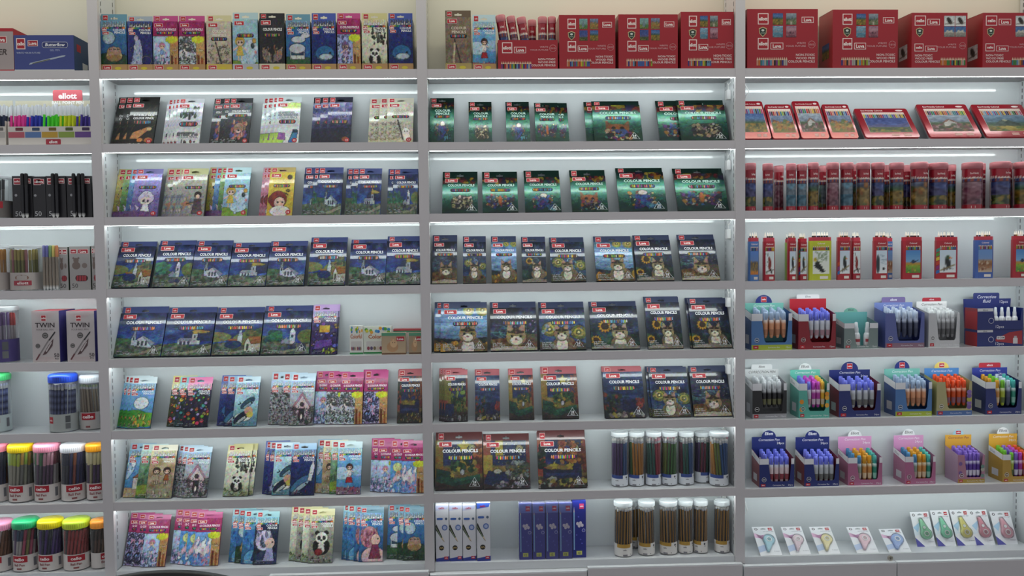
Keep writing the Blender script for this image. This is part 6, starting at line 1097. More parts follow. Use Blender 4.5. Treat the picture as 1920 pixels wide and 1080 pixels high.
# two stacked navy boxes of fluid bottles
x, w, h, z = front(D_, 4, 1832, 1918, 618, .024); h2 = Zat(578, x+w/2, .024)-z; dep = .085
for k, (z0, z1, lb) in enumerate(((0, h-.001, 'closed navy fluid box under the open one'), (h, h2, 'open navy fluid box with header, on the closed one'))):
    e = thing('fluid_box', (x, .024, z+z0), lb, 'display box', 'stacked fluid boxes', bay=D_); H = z1-z0; y = -.0004
    if k == 0: b = MB(); b.box(0, 0, 0, w, dep, H, NV); b.obj('body', CARD, e)
    else:
        b = MB(); slab(b, [(0, 0), (w, 0), (w, H), (w*.97, H), (w*.94, H*.42), (w*.38, H*.42), (w*.34, H), (0, H)], 0, .0012, NV); b.obj('front_panel', CARD, e)
        b = MB(); b.box(0, .0012, 0, .0012, dep, H, '#8a2430'); b.obj('side_panel', CARD, e); b = MB(); b.box(w-.0012, .0012, 0, w, dep, H, NV); b.obj('side_panel', CARD, e)
        b = MB(); b.box(.0012, .0012, 0, w-.0012, dep-.0012, .0012, NV); b.obj('bottom_panel', CARD, e)
        Hh = Zat(560, x+w/2, .024+dep)-(z+z0); Hb = Zat(549, x+w/2, .024+dep)-(z+z0); b = MB(); slab(b, [(0, 0), (w, 0), (w*1.03, Hh), (-w*.03, Hh)], dep-.0012, dep, NV); hd = b.obj('header_card', CARD, e)
        b = MB(); slab(b, bump_pts('tab', w*.48, Hh, w*.58, Hb-Hh), dep-.0012, dep, NV); b.obj('header_bump', CARD, hd)
        b = MB(); b.text('Correction', w*.48, Hh+.002, .012, dep-.0016, '#f0f0f6', 'c', shear=.3, bold=0.); b.obj('lettering', INK, hd); b = MB(); b.text('fluid', w*.48, Hh-.016, .013, dep-.0016, '#f0f0f6', 'c', shear=.3, bold=0.); b.obj('lettering', INK, hd); b = MB(); b.text('12pcs', w*.96, Hh-.018, .011, dep-.0016, '#f0f0f6', 'r', bold=0.); b.obj('lettering', INK, hd)
    b = MB(); b.rect(0, H*.86, w*.34, H, y, '#d8d8da'); b.text('Ellott', w*.17, H*.885, H*.08, y-.0003, '#8a8a8e', 'c', shear=.2); b.obj('white_band', INK, e)
    b = MB(); b.add([(-.0004, .0, 0), (-.0004, dep*.9, 0), (-.0004, dep*.9, H*.85), (-.0004, 0, H*.85)], [(0, 3, 2, 1)], '#a02c34'); b.obj('red_side', INK, e)
    b = MB(); b.disc(w*.3, H*.42, .011, .011, y, '#e8e8ee', 16); b.disc(w*.3, H*.42, .0095, .0095, y-.0003, NV, 16); b.obj('round_emblem', INK, e)
    b = MB(); b.text('12pcs', w*.4, H*.08, .011, y, '#e8e8ee', bold=0.); b.obj('lettering', INK, e)
    if k == 0:
        b = MB(); b.poly([(w*.4, H*.3), (w*.98, H*.1), (w*.98, H*.95), (w*.7, H*.85), (w*.4, H*.45)], y, '#a8343c'); b.rrect(w*.42, H*.42, w*.6, H*.62, .004, y-.0003, '#ece8ea'); b.text('18 COM', w*.51, H*.48, .006, y-.0006, '#33333a', 'c'); b.rect(w*.78, H*.15, w*.88, H*.5, y-.0003, '#d8d4d6'); b.rect(w*.8, H*.5, w*.86, H*.62, y-.0003, '#b8b4b8'); b.obj('bottle_print', INK, e)
    else:
        for j in range(4): 
            X = x+w*(.4+.14*j+.06); bottle(X, .044, z+z0+.0014, H*1.02, 'white fluid bottle in the open navy fluid box', 'bottles in the navy fluid box', .0112)
# ------------------------------------------------------------------ correction tapes on cards
_CT = {}
def tape(xL, xR, yt, th, Yr, col, label, big):
    z0 = ZL[D_][7]; sn, cs = math.sin(th), math.cos(th); xa, xb = Xat(xL, Yr, z0), Xat(xR, Yr, z0); w = xb-xa; h = .02; xm = (xa+xb)/2
    while proj(xm, Yr+h*sn, z0+h*cs)[1] > yt and h < .3: h += .001
    e = thing('correction_tape', (xa, Yr, z0), label, 'correction tape', 'correction tapes on cards', (-th, 0, 0), D_)
    slot = [(w*.38, h*.9), (w*.62, h*.9), (w*.62, h*.93), (w*.54, h*.945), (w*.5, h*.96), (w*.46, h*.945), (w*.38, h*.93)]; out = [(0, 0), (w, 0), (w, h), (w*.7, h), (w*.5, h), (w*.3, h), (0, h)]
    b = MB(); b.add([(a, -.0008, c) for a, c in out+slot], [(i, (i+1) % 7, 7+(i+1) % 7, 7+i) for i in range(7)], '#eceef2'); b.add([(a, 0, c) for a, c in out+slot], [(7+i, 7+(i+1) % 7, (i+1) % 7, i) for i in range(7)], '#d8dade'); card = b.obj('backing_card', CARD, e)
    y = -.0011; q = MB()
    if big: q.poly([(0, 0), (w*.42, 0), (0, h*.26)], y, '#5a5aa8'); q.poly([(0, h*.55), (w*.45, h*.72), (w*.2, h*.4)], y, '#b0d4ec'); q.poly([(0, h*.3), (w*.3, h*.36), (0, h*.5)], y, '#dfe9f2')
    else: q.poly([(0, h*.62), (w*.9, h*.5), (w*.6, h*.34), (0, h*.78)], y, '#e8c0dc'); q.poly([(0, h*.3), (w*.7, h*.44), (w*.5, h*.2), (0, h*.1)], y, '#c4d4ee'); q.poly([(w*.1, h*.66), (w*.5, h*.72), (w*.3, h*.56)], y, '#d8a8d0')
    q.obj('card_print', INK, card)
    q = MB(); q.rect(w*.72, h*.86, w*.9, h*.95, y-.0003, '#b8202e'); q.text('cello', w*.81, h*.89, .0045, y-.0006, '#fff', 'c', maxw=w*.15); q.obj('brand_badge', INK, card)
    q = MB(); q.disc(w*.16, h*.91, w*.075, h*.04, y-.0003, '#3a3a40', 12); q.disc(w*.16, h*.91, w*.045, h*.024, y-.0006, '#e0e0e4', 10); q.obj('round_emblem', INK, card)
    q = MB(); q.text('correction tape', w*.95, h*.81, .005, y-.0003, '#8a8a98', 'r', bold=0., maxw=w*.5); q.text('3 meters', w*.95, h*.12, .0045, y-.0003, '#8a8a98', 'r', bold=0.); o = q.obj('lettering', INK, card); o['kind'] = 'stuff'
    # teardrop dispenser
    cx, cz, R = (w*.58, h*.36, w*.27) if big else (w*.58, h*.5, w*.25); tip = (w*.44, h*.78) if big else (w*.4, h*.12)
    def tear(s, n=22):
        a = math.atan2(tip[1]-cz, tip[0]-cx); pts = [(cx+R*s*math.cos(a+.75+(2*math.pi-1.5)*i/n), cz+R*s*math.sin(a+.75+(2*math.pi-1.5)*i/n)) for i in range(n+1)]; tp = (cx+(tip[0]-cx)*s, cz+(tip[1]-cz)*s); nx, nz = -math.sin(a)*R*.2*s, math.cos(a)*R*.2*s
        return pts+[(tp[0]-nx, tp[1]-nz), (tp[0]+nx, tp[1]+nz)]
    b = MB(); p1, p2 = tear(1), tear(.86); n = len(p1); b.add([(a, -.001, c) for a, c in p1]+[(a, -.009, c) for a, c in p1]+[(a, -.012, c) for a, c in p2], [(i, (i+1) % n, n+(i+1) % n, n+i) for i in range(n)]+[(n+i, n+(i+1) % n, 2*n+(i+1) % n, 2*n+i) for i in range(n)]+[tuple(range(2*n, 3*n))], col); disp = b.obj('dispenser', PLAS, e)
    q = MB(); q.lathe([(R*.5, 0), (R*.5, .0018), (R*.36, .0018), (R*.36, 0)], 16, '#f4f4f2'); q.v = [(cx+a, -.0122-c, cz+bb) for a, bb, c in q.v]; q.obj('spool', PLAS, disp)
    q = MB(); q.disc(cx, cz, R*.36, R*.36, -.0124, hx(col)*.85, 14); q.obj('hub', PLAS, disp)
    if big: q = MB(); c2 = (cx+(tip[0]-cx)*.42, cz+(tip[1]-cz)*.42); q.disc(*c2, R*.42, R*.42, -.0124, hx(col)*.9, 14); q.disc(*c2, R*.28, R*.28, -.0127, '#e8ecea', 14); q.obj('spool', PLAS, disp)
    p = tear(1.12); q = MB(); n = len(p); p3 = tear(1.08); q.add([(a, -.001, c) for a, c in p]+[(a, -.0145, c) for a, c in p3], [(i, (i+1) % n, n+(i+1) % n, n+i) for i in range(n)]+[tuple(range(n, 2*n))], '#fff'); q.obj('blister', CLEAR, e)
for xL, xR, col, cn in [(1426, 1467, '#b4d8e2', 'sky blue'), (1482, 1521, '#ead6dc', 'pale grey-pink'), (1536, 1576, '#efe4b4', 'cream yellow'), (1607, 1648, '#efd0d8', 'light pink')]: tape(xL, xR, 988, .93, .014, col, cn+' correction tape on small tilted card', False)
tape(1667, 1709, 992, .93, .014, '#a8c0ea', 'periwinkle correction tape on small card beside the large cards', False)
for xL, xR, yt, col, cn in [(1720, 1755, 960, '#9fdcb4', 'green correction tape on large card, outermost of two green'), (1759, 1793, 957, '#92dcb8', 'green correction tape on large card beside the yellow one'), (1796, 1831, 956, '#e4dc86', 'yellow correction tape on large card'), (1831, 1866, 956, '#dc9aa6', 'deep rose correction tape on large card'), (1871, 1909, 959, '#e8b4be', 'soft pink correction tape on large card set apart')]: tape(xL, xR, yt, .46, .066, col, cn, True)
# ------------------------------------------------------------------ jar bay cartons and trays
def carton(bay, lvl, xL, xR, yt, col, label, nm='pen_carton', depth=.1, Yf=.02, side=None, top=None, group='pen cartons in the jar bay', cat='carton'):
    x, w, h, z = front(bay, lvl, xL, xR, yt, Yf); e = thing(nm, (x, Yf, z), label, cat, group, bay=bay); b = MB(); b.box(0, 0, 0, w, depth, h, col); b.obj('body', CARD, e)
    if side: b = MB(); b.add([(w+.0003, 0, 0), (w+.0003, depth, 0), (w+.0003, depth, h), (w+.0003, 0, h)], [(0, 1, 2, 3)], side); b.obj('side_print', INK, e)
    if top: b = MB(); b.add([(0, 0, h+.0003), (w, 0, h+.0003), (w, depth, h+.0003), (0, depth, h+.0003)], [(0, 1, 2, 3)], top); b.obj('top_print', INK, e)
    return e, w, h
Q = -.0004
e, w, h = carton('A', 0, -62, 27, 53, '#a89c9c', 'grey pen carton with red edges, cut off by the frame', side='#b0202e', top='#b0202e')
q = MB(); q.rect(0, h*.93, w, h, Q, '#b0202e'); q.obj('red_band', INK, e); q = MB(); q.rect(0, 0, w, h*.06, Q, '#b0202e'); q.obj('red_band', INK, e)
q = MB(); framed(q, w*.6, h*.66, w*.86, h*.82, 'Luva', Q, hh=.5); q.obj('brand_badge', INK, e); q = MB(); q.text('ER', w*.86, h*.4, h*.13, Q, '#4a4040', 'r', shear=.2); q.obj('lettering', INK, e)
e, w, h = carton('A', 0, 28, 140, 66, '#3a4688', 'blue pen carton with printed pen, beside the upright', side='#2f4a72', depth=.11)
q = MB(); q.rect(0, 0, w, h*.07, Q, '#c8c8cc'); q.obj('white_band', INK, e); q = MB(); framed(q, w*.04, h*.62, w*.19, h*.92, 'cello', Q); q.obj('brand_badge', INK, e); q = MB(); framed(q, w*.23, h*.7, w*.4, h*.86, 'Luva', Q, hh=.5); q.obj('brand_badge', INK, e)
q = MB(); q.rrect(w*.47, h*.66, w*.9, h*.82, .008, Q, '#e0e4ee'); q.rrect(w*.475, h*.67, w*.895, h*.81, .007, Q-.0003, '#26306a'); q.text('Butterflow', w*.685, h*.7, h*.085, Q-.0006, '#f0f2f8', 'c', shear=.2, maxw=w*.36); q.obj('name_plate', INK, e)
q = MB(); q.text('GEL PEN', w*.68, h*.57, h*.05, Q, '#aab4d8', 'c', bold=0.); q.text('WRITE YOUR FUTURE', w*.04, h*.5, h*.045, Q, '#c8d0e8', bold=0.); o = q.obj('lettering', INK, e); o['kind'] = 'stuff'
q = MB(); q.poly([(w*.24, h*.2), (w*.3, h*.22), (w*.84, h*.42), (w*.86, h*.46), (w*.8, h*.45), (w*.26, h*.25)], Q, '#a8b4c4'); q.poly([(w*.3, h*.225), (w*.6, h*.34), (w*.6, h*.36), (w*.3, h*.245)], Q-.0003, '#5a5a3a'); q.obj('pen_print', INK, e)
q = MB(); X = w+.0007; q.add([(X, .02, h*.6), (X, .05, h*.6), (X, .05, h*.8), (X, .02, h*.8)], [(0, 1, 2, 3)], '#b0202e'); q.add([(X, .06, h*.12), (X, .1, h*.12), (X, .1, h*.35), (X, .06, h*.35)], [(0, 1, 2, 3)], '#d8d8d8'); q.obj('side_patch', INK, e)
# ball pen tray
def pen_tray(xL, xR, label, groups, sign):
    Yf = .02; x, w, h, z = front('A', 1, xL, xR, 237, Yf); dep = .055; e = thing('pen_tray', (x, Yf, z), label, 'pen tray', 'ball pen trays on the second shelf', bay='A'); t = .0012
    b = MB(); b.box(0, 0, 0, w, t, h, '#d8d2cc'); fp = b.obj('front_panel', CARD, e); b = MB(); b.box(t, t, 0, w-t, dep-t, t, '#cfcac4'); b.obj('bottom_panel', CARD, e)
    for xx in (0, w-t): b = MB(); b.box(xx, t, 0, xx+t, dep-t, h+.02, '#d8d2cc'); b.obj('side_panel', CARD, e)
    H = Zat(189, x+w/2, Yf+dep)-z; b = MB(); b.box(0, dep-t, 0, w, dep, H, '#cfcab4'); bk = b.obj('back_card', CARD, e)
    if sign:
        Hb = Zat(169, x+w/2, Yf+dep)-z; b = MB(); slab(b, bump_pts('tab', w*.64, H, w*.36, Hb-H), dep-t, dep, '#cf5a66'); sg = b.obj('sign', CARD, bk); b = MB(); b.text('ellott', w*.64, H+.008, .02, dep-t-.0004, '#fbeef0', 'c', wide=1.1, bold=.04); b.obj('lettering', INK, sg); b = MB(); b.text('BALL POINT PEN', w*.64, H-.013, .011, dep-t-.0004, '#ffffff', 'c', bold=.03); b.obj('lettering', INK, bk)
        b = MB(); b.rrect(w*.45, h*.06, w*.63, h*.34, .003, -.0004, '#a83444'); b.text('ellott', w*.54, h*.13, h*.14, -.0007, '#fff', 'c'); b.obj('brand_badge', INK, fp)
    n = len(groups); rg = random.Random(int(xL))
    for i, (cn, col, blk) in enumerate(groups):
        b = MB(); b.rect(w*(i+.02)/n, h*.42, w*(i+.98)/n, h*.72, -.0004, blk); b.obj('colour_block', INK, fp); b = MB(); b.rrect(w*(i+.45)/n, h*.78, w*(i+.9)/n, h*.94, .002, -.0004, hx(blk)*.6); b.obj('name_patch', INK, fp)
        for k in range(8):
            px = x+w*(i+(k+.5)/8)/n; yy = Yf+.008+.03*(k % 2); ln = -.004+rg.uniform(-.0012, .0012)
            place_stick('ball_pen', 'pen', col, '#e6eaf0', (min(max(px+ln*.4, x+.006), x+w-.006), yy, z+.002), (min(max(px-ln, x+.006), x+w-.006), yy+.006, Zat(197+rg.uniform(-3, 4), px, yy)), .0043, '%s ball pen with clear cap in the open tray' % cn, 'pen', 'pens in the ball pen trays')
pen_tray(16, 172, 'pen tray with five colours under a red sign', [('pink', '#e83a9a', '#b85a6a'), ('blue', '#2a3ab0', '#5a7ab0'), ('green', '#4ad82a', '#c09a3a'), ('yellow', '#d0dc1a', '#8aa04a'), ('purple', '#4a3a9a', '#6a4a90')], True)
pen_tray(-60, 11, 'pen tray of navy pens, cut off by the frame', [('navy', '#2a3a5c', '#c0bcb8'), ('navy', '#24304c', '#b8b4b0')], False)
# black cartons
for i, (a, b_, yy, s) in enumerate([(25, 62, 330, 1), (63.5, 87, 331, 0), (88, 125, 330, 1), (127, 173, 330, 1)]):
    e, w, h = carton('A', 2, a, b_, yy, '#232227', 'black carton of fifty pens, %s from the dark tub' % ORD0[i], Yf=.034, depth=.1); 
    q = MB(); framed(q, w*.08, h*.8, w*.08+.026, h*.95, 'cello', Q); q.obj('brand_badge', INK, e); q = MB(); framed(q, w-.034, h*.82, w-.004, h*.94, 'Luva', Q, hh=.5); q.obj('brand_badge', INK, e)
    q = MB(); q.text('50', w*.12, h*.06, .018, Q, '#c8c8cc', bold=0.); q.obj('lettering', INK, e); q = MB(); q.disc(w*.18, h*.55, .005, .005, Q, '#a8a8ac', 10); q.obj('round_emblem', INK, e)
# bear cartons
for i, (a, b_, yy, lb, gr) in enumerate([(112, 129, 463, 'narrow grey bear carton behind the standing pens', '#a8a4a2'), (132, 171, 462, 'grey bear carton with red pen window', '#a6a2a0'), (173.5, 186, 461, 'grey bear carton tucked against the upright', '#a09c9a')]):
    e, w, h = carton('A', 3, a, b_, yy, gr, lb, Yf=.04, depth=.095, side='#4a5a4a')
    q = MB(); framed(q, w*.06, h*.83, w*.06+min(.024, w*.3), h*.94, 'cello', Q); q.obj('brand_badge', INK, e); q = MB(); framed(q, w*.42, h*.83, w*.92, h*.94, 'Luva', Q, hh=.5); q.obj('brand_badge', INK, e)
    q = MB(); q.disc(w*.32, h*.56, w*.2, h*.09, Q, '#7a6a64'); q.disc(w*.32, h*.68, w*.13, h*.06, Q-.0002, '#7a6a64'); q.disc(w*.2, h*.73, w*.05, h*.025, Q-.0002, '#7a6a64'); q.disc(w*.44, h*.73, w*.05, h*.025, Q-.0002, '#7a6a64'); q.disc(w*.72, h*.56, w*.13, h*.06, Q, '#857872'); q.obj('bear_print', INK, e)
    q = MB(); q.rrect(w*.26, h*.2, w*.86, h*.34, h*.065, Q, '#26221f'); pw = w*.5/4
    for k in range(4): q.poly([(w*.31+k*pw, h*.21), (w*.31+(k+.8)*pw, h*.21), (w*.31+(k+.9)*pw, h*.33), (w*.31+(k+.1)*pw, h*.33)], Q-.0003, '#a83a44')
    q.obj('pen_window', INK, e); q = MB(); q.text('50', w*.1, h*.05, .016, Q, '#3a3634', bold=0.); q.obj('lettering', INK, e)
# twin cartons
for i, (a, b_) in enumerate([(62, 113), (127, 179)]):
    e, w, h = carton('A', 4, a, b_, 583, '#c4bcbc', 'white twin pen carton %s' % ('with its blue side showing' if i == 0 else 'tucked against the upright'), Yf=.02, depth=.12, side='#3f3a86', top='#c04a58')
    q = MB(); framed(q, w*.34, h*.8, w*.54, h*.92, 'cello', Q, '#b0202e'); q.obj('brand_badge', INK, e); q = MB(); q.text('TWIN', w*.48, h*.68, h*.09, Q, '#3a3034', 'c', wide=1.1); q.obj('lettering', INK, e); q = MB(); q.text('FOUR BALL PEN', w*.48, h*.62, h*.032, Q, '#6a5a5e', 'c', bold=0.); q.obj('lettering', INK, e)
    for cx, cz, r in ((.48, .52, .058), (.2, .32, .045)): q = MB(); q.disc(w*cx, h*cz, h*r, h*r, Q, '#55504f', 14); q.disc(w*cx, h*cz, h*r*.7, h*r*.7, Q-.0003, '#8a8886', 12); q.rect(w*cx-h*r*.5, h*cz-h*.008, w*cx+h*r*.5, h*cz+h*.008, Q-.0006, '#2f2b2a'); q.obj('round_emblem', INK, e)
    q = MB(); q.poly([(w*.1, h*.05), (w*.15, h*.04), (w*.62, h*.42), (w*.84, h*.56), (w*.86, h*.6), (w*.8, h*.58), (w*.56, h*.42)], Q, '#8a8484'); q.poly([(w*.6, h*.43), (w*.64, h*.42), (w*.86, h*.58), (w*.84, h*.6)], Q-.0003, '#26262a'); q.poly([(w*.1, h*.05), (w*.15, h*.04), (w*.28, h*.15), (w*.24, h*.17)], Q-.0003, '#6a3a40'); q.obj('pen_print', INK, e)
    q = MB(); q.poly([(w*.36, h*.14), (w*.5, h*.16), (w*.74, h*.32), (w*.78, h*.46), (w*.6, h*.34)], Q-.0004, '#5a4446'); q.poly([(w*.48, h*.22), (w*.52, h*.2), (w*.72, h*.38), (w*.7, h*.4)], Q-.0006, '#c8c0c0'); q.obj('tip_print', INK, e)
    q = MB(); q.text('50', w*.88, h*.1, h*.07, Q, '#3a3034', 'c'); q.text('PCS', w*.88, h*.055, h*.03, Q, '#3a3034', 'c'); q.obj('lettering', INK, e)
    q = MB()
    for k in range(18): q.poly([(w*(.03+.052*k), h*.97), (w*(.04+.052*k), h*.97), (w*(.5+(.052*k-.45)*.4), h*.86), (w*(.495+(.052*k-.45)*.4), h*.86)], Q, '#d0a8ac'); q.poly([(w*(.03+.052*k), h*.02), (w*(.036+.052*k), h*.02), (w*(.5+(.052*k-.45)*.5), h*.1), (w*(.496+(.052*k-.45)*.5), h*.1)], Q, '#d0a0a4')
    o = q.obj('ray_print', INK, e); o['kind'] = 'stuff'
# ------------------------------------------------------------------ slim pencil cartons and wrapped blue boxes, bottom shelf of bay C
for i, (a, b_, yy) in enumerate([(818, 842.5, 947), (843.5, 867.5, 947), (868.5, 893, 947), (895, 920, 943)]):
    e, w, h = carton(C, 7, a, b_, yy, '#d4d4da', 'slim white pencil carton, %s from the church-side upright' % ORD0[i], 'slim_pencil_carton', .05, .024 if i < 3 else .018, side='#2a3a8a', group='slim white pencil cartons')
    q = MB(); q.poly([(0, 0), (w, 0), (w, h*.09), (0, h*.05)], Q, '#2f3f92'); q.obj('blue_base', INK, e); q = MB(); q.poly([(0, h*.9), (w*.9, h*.93), (w, h), (0, h)], Q, '#b8bcd8' if i < 3 else '#3f62c8'); q.text('cello', w*.45, h*.93, .008, Q-.0003, '#b8203c', 'c'); q.obj('header_print', INK, e)
    q = MB(); q.rrect(w*.08, h*.735, w*.55, h*.775, h*.019, Q, '#3f62a8'); q.disc(w*.8, h*.755, w*.1, h*.024, Q, '#55647a', 10); q.disc(w*.68, h*.6, w*.22, h*.052, Q, '#5a74b0', 14); q.disc(w*.68, h*.6, w*.14, h*.032, Q-.0003, '#a8b4d4', 12); q.obj('badge_print', INK, e)
    q = MB(); q.poly([(0, h*.63), (w*.06, h*.66), (w*.5, h*.43), (w*.68, h*.34), (w*.56, h*.36), (w*.38, h*.42), (0, h*.56)], Q, '#2a2c2a'); q.poly([(0, h*.6), (0, h*.62), (w*.46, h*.42), (w*.42, h*.41)], Q-.0003, '#8a9a7a'); q.poly([(w*.5, h*.43), (w*.68, h*.34), (w*.42, h*.41)], Q-.0004, '#d8c4a4'); q.obj('pencil_print', INK, e)
    q = MB(); q.disc(w*.42, h*.24, w*.2, h*.045, Q, '#26241f', 14)
    for k in range(5): q.disc(w*(.3+.06*k), h*(.235+.012*(k % 2)), w*.035, h*.01, Q-.0003, '#b8a06a', 8)
    q.obj('end_print', INK, e); q = MB(); q.rect(w*.62, h*.035, w*.92, h*.085, Q-.0003, '#b8203c'); q.text('cello', w*.77, h*.052, .004, Q-.0006, '#fff', 'c', maxw=w*.26); q.obj('brand_badge', INK, e)
for i in range(5):
    a, b_, yy = [(974, 998, 944), (999.5, 1022.5, 944), (1024, 1047.5, 943), (1049, 1073, 943), (1074, 1099, 939)][i]
    e, w, h = carton(C, 7, a, b_, yy, '#3538a8' if i < 4 else '#232c86', 'slim blue pencil carton, %s from the white cartons' % ORD0[i], 'slim_pencil_carton', .05, .02 if i < 4 else .028, side='#2a2f8a', group='slim blue pencil cartons')
    q = MB(); q.rect(0, h*.83, w, h, Q, '#7a8ad8'); q.obj('header_print', INK, e) if i < 4 else None
    q = MB(); q.rect(w*.52, h*.86, w*.86, h*.95, Q-.0003, '#c83a6a'); q.text('cello', w*.69, h*.895, .005, Q-.0006, '#fff', 'c', maxw=w*.3); q.obj('brand_badge', INK, e)
    q = MB(); q.rect(w*.08, h*.14, w*.16, h*.8, Q, '#9ac8e8'); q.poly([(w*.08, h*.8), (w*.16, h*.8), (w*.12, h*.9)], Q, '#e8dcd0'); q.obj('pencil_print', INK, e)
    q = MB()
    for dx, dz in ((.38, .6), (.5, .56), (.6, .61), (.72, .57)): q.disc(w*dx, h*dz, w*.11, h*.03, Q, '#dcd4e0', 10)
    q.disc(w*.82, h*.48, w*.13, h*.03, Q, '#c8d0f0', 12); q.disc(w*.82, h*.48, w*.1, h*.023, Q-.0003, '#4448b0', 12)
    for dx, dz in ((.3, .4), (.6, .32), (.45, .72), (.7, .25)): q.disc(w*dx, h*dz, w*.06, h*.014, Q, '#5a60c8', 8)
    o = q.obj('flower_print', INK, e); o['kind'] = 'stuff'
    q = MB(); q.rect(w*.28, h*.05, w*.7, h*.12, Q-.0003, '#d8dc7a'); q.text('12', w*.49, h*.065, .008, Q-.0006, '#33402a', 'c'); q.obj('number_patch', INK, e)
    if i < 4: q = MB(); q.box(-.0012, -.0016, .0, w+.0012, .0515, h+.0015, '#fff'); q.obj('shrink_film', WRAP, e)
# ------------------------------------------------------------------ crayon boxes, fifth shelf of bay B
def crayon(xL, xR, yt, label, col, kind, Yf, text):
    e, w, h = carton(B, 4, xL, xR, yt, col, label, 'crayon_box', .03, Yf, group='crayon boxes on the fifth shelf')
    if kind == 0:
        q = MB(); rg = random.Random(int(xL))
        for k in range(12): q.disc(rg.uniform(.06, .94)*w, h*rg.uniform(.78, .94), w*.06, h*.06, Q-.0001*k, ['#2f6ab8', '#4a9a3a', '#c8c03a', '#3a8ab8', '#7ab03a', '#e0a03a'][k % 6], 10)
        o = q.obj('splash_print', INK, e); o['kind'] = 'stuff'; q = MB(); q.text(text, w*.5, h*.56, h*.14, Q-.0015, '#b8602a', 'c', maxw=w*.85); q.obj('lettering', INK, e); q = MB(); q.rrect(w*.1, h*.12, w*.9, h*.46, .004, Q, '#c8c4c0')
        for k in range(7): q.disc(w*(.17+.11*k), h*.2, w*.05, h*.07, Q-.0003*(k+1), ['#8a3a4a', '#5a4a6a', '#7a6a4a', '#c8b8a8'][k % 4], 10)
        q.obj('crayon_window', INK, e); q = MB(); q.rect(0, 0, w, h*.06, Q, '#2f8a4a'); q.obj('green_base', INK, e)
    else:
        q = MB(); q.rect(0, h*.86, w, h, Q, '#5a9a7a'); q.obj('header_print', INK, e); q = MB(); q.disc(w*.45, h*.35, w*.24, h*.24, Q, '#b8906a'); q.disc(w*.5, h*.52, w*.15, h*.2, Q-.0003, '#d8b48a'); q.disc(w*.42, h*.7, w*.04, h*.09, Q-.0004, '#c8a07a'); q.disc(w*.56, h*.7, w*.04, h*.09, Q-.0004, '#c8a07a'); q.disc(w*.46, h*.55, w*.015, h*.025, Q-.0006, '#2a201c', 8); q.disc(w*.55, h*.55, w*.015, h*.025, Q-.0006, '#2a201c', 8); q.obj('animal_print', INK, e)
        q = MB(); q.rect(w*.62, h*.62, w*.94, h*.82, Q-.0007, '#b8283a'); q.text('Luva', w*.78, h*.66, h*.11, Q-.001, '#fff', 'c'); q.obj('brand_badge', INK, e); q = MB(); q.rect(0, 0, w, h*.07, Q, '#6a4a34'); q.obj('brown_base', INK, e)
crayon(656, 681, 611, 'narrow white crayon box with paint splashes', '#dcdcd6', 0, .05, 'Colorful'); crayon(682, 735, 612, 'wide white crayon box with paint splashes, behind the animal box', '#d8dcd0', 0, .06, 'Colorful'); crayon(716, 761, 624, 'tan crayon box with standing animal, in front', '#b8a284', 1, .022, ''); crayon(767, 790, 624, 'tan crayon box with animal, tight by the upright', '#a89274', 1, .03, '')
x, w, h, z = front(B, 4, 738, 790, 617, .1); e = thing('flat_carton', (x, .1, z), 'red and green carton behind the tan crayon boxes', 'carton', bay=B); b = MB(); b.box(0, 0, 0, w, .045, h*.86, '#d8c8c0'); b.obj('body', CARD, e); b = MB(); b.box(0, 0, h*.86, w, .045, h*.93, '#4a8a6a'); b.obj('green_edge', CARD, e); b = MB(); b.box(0, 0, h*.93, w, .045, h, '#b83a44'); b.obj('red_lid', CARD, e)
# ------------------------------------------------------------------ cables, adapters, lock, chair
CAB = mat('white_cable', .4, color='#dcdcdc')
for i, lv in enumerate(range(7)):
    z = ZL[C][lv]-.03; X = UX[3]-HU-.006; Ya, ky = (.128, .25) if lv in (5, 6) else (.07, 1.); m = thing('light_adapter', (X, Ya, z-.055), 'white light adapter hanging under the %s shelf by the cat-side upright' % SHELFW[lv], 'adapter', 'light adapters under the shelves', bay=None)
    b = MB(); b.box(-.007, -.012, -.018, .007, .012, .018, '#e4e4e4'); b.obj('housing', CAB, m); b = MB(); b.tube([(0, 0, .018), (-.004, -.012*ky, .032), (.002, -.03*ky, .045), (-.004, -.05*ky, .052)], .0016, '#fff'); b.obj('cable', CAB, m); b = MB(); b.tube([(.003, .004, .018), (.004, .01, .035), (.003, .015, .05)], .0016, '#fff'); b.obj('cable', CAB, m)
for lv, pts in ((0, [(.0, .06, -.03), (.02, .05, -.05), (.035, .05, -.075), (.025, .055, -.1), (.003, .06, -.13)]), (6, [(.0, .06, -.04), (.022, .05, -.065), (.03, .05, -.095), (.02, .055, -.12), (.0, .06, -.15)])):
    b = MB(); b.tube([(UX[3]+HU-.003+p[0], p[1], ZL[D_][lv]+p[2]) for p in pts], .0017, '#fff'); o = b.obj('cable', CAB); tag(o, 'white cable looping out under the %s shelf of the pen bay' % SHELFW[lv], 'cable', 'loose cables'); ALL.append((o, None))
p = onY(1671, 1046, -.03); e = thing('cabinet_lock', (p[0], -.0205, p[2]-.004), 'small round metal lock on the pen bay cabinet', 'lock'); STEEL = mat('steel', .25, metal=.9, color='#b8b4a8')
b = MB(); b.lathe([(.011, 0), (.011, .004), (.009, .006), (.0001, .006)], 20, '#fff'); b.v = [(a, -c, bb) for a, bb, c in b.v]; b.obj('collar', STEEL, e); b = MB(); b.box(-.001, -.0066, -.004, .001, -.0061, .004, '#333'); b.obj('key_slot', DARK, e)
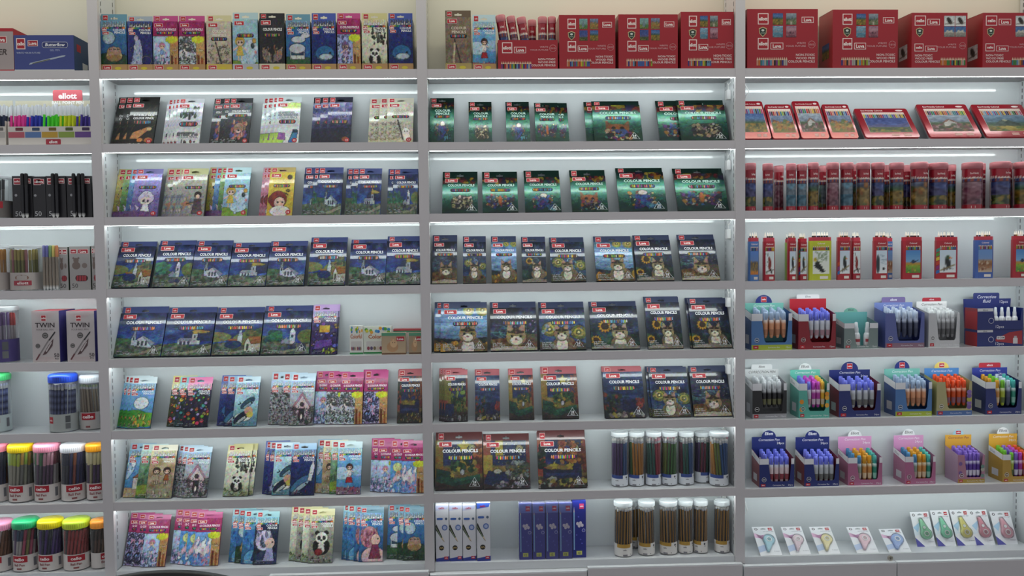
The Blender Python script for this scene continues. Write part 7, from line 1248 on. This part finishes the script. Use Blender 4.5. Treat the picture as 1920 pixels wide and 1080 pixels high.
# black chair in front of the shelving: only the top of its back rises into view
BLK = mat('black_plastic', .35, color='#111214'); ch = onY(310, 1072, -1.15); zt = float(ch[2])
e = thing('chair', (float(ch[0]), -1.15, 0), 'black chair with rounded back standing before the shelving', 'chair')
b = MB(); n = 28; top = []; 
for i in range(n+1):
    u = -1+2*i/n; top.append((u*.24, -.03*u*u, zt-.038*abs(u)**2.0))
vs = []; 
for (xx, yy, zz) in top: vs += [(xx, yy-.012, zz), (xx, yy+.012, zz), (xx*.92, yy+.03, zt-.32), (xx*.92, yy+.006, zt-.32)]
fs = []
for i in range(n):
    for k in range(4): fs.append((i*4+k, i*4+(k+1) % 4, (i+1)*4+(k+1) % 4, (i+1)*4+k))
fs += [(3, 2, 1, 0), (n*4, n*4+1, n*4+2, n*4+3)]
b.add(vs, fs, '#111'); b.obj('backrest', BLK, e, True)
zs = zt-.36; b = MB(); b.box(-.22, -.40, zs-.02, .22, .03, zs+.015, '#111'); b.obj('seat', BLK, e)
for sx in (-.2, .2):
    for sy in (-.38, .01): b = MB(); b.tube([(sx, sy, zs-.02), (sx*1.1, sy*1.05, 0.0)], .012, '#111', 8); b.obj('leg', BLK, e)
for sx in (-.18, .18): b = MB(); b.tube([(sx, .02, zs), (sx, .025, zt-.3)], .012, '#111', 8); b.obj('back_post', BLK, e)
# ------------------------------------------------------------------ look-alikes with one label: tell them apart by their order along the shelf
SIDE = {'A': 'open end', 'B': 'jar-side upright', 'C': 'church-side upright', 'D': 'cat-side upright'}
ORD = ['first', 'second', 'third', 'fourth', 'fifth', 'sixth', 'seventh', 'eighth', 'ninth', 'tenth', 'eleventh', 'twelfth']
def settle_labels():
    by = {}
    for o, bay in ALL: by.setdefault(o['label'], []).append((o, bay))
    for l, lst in by.items():
        if len(lst) < 2 or lst[0][1] is None: continue
        lst.sort(key=lambda p: p[0].location.x)
        for i, (o, bay) in enumerate(lst): o['label'] = '%s, %s from %s' % (l, ORD[i], SIDE[bay])
    for o, bay in ALL:
        w = len(o['label'].split())
        if w > 16 or w < 4: print('LABELLEN', w, o['label'])
settle_labels()
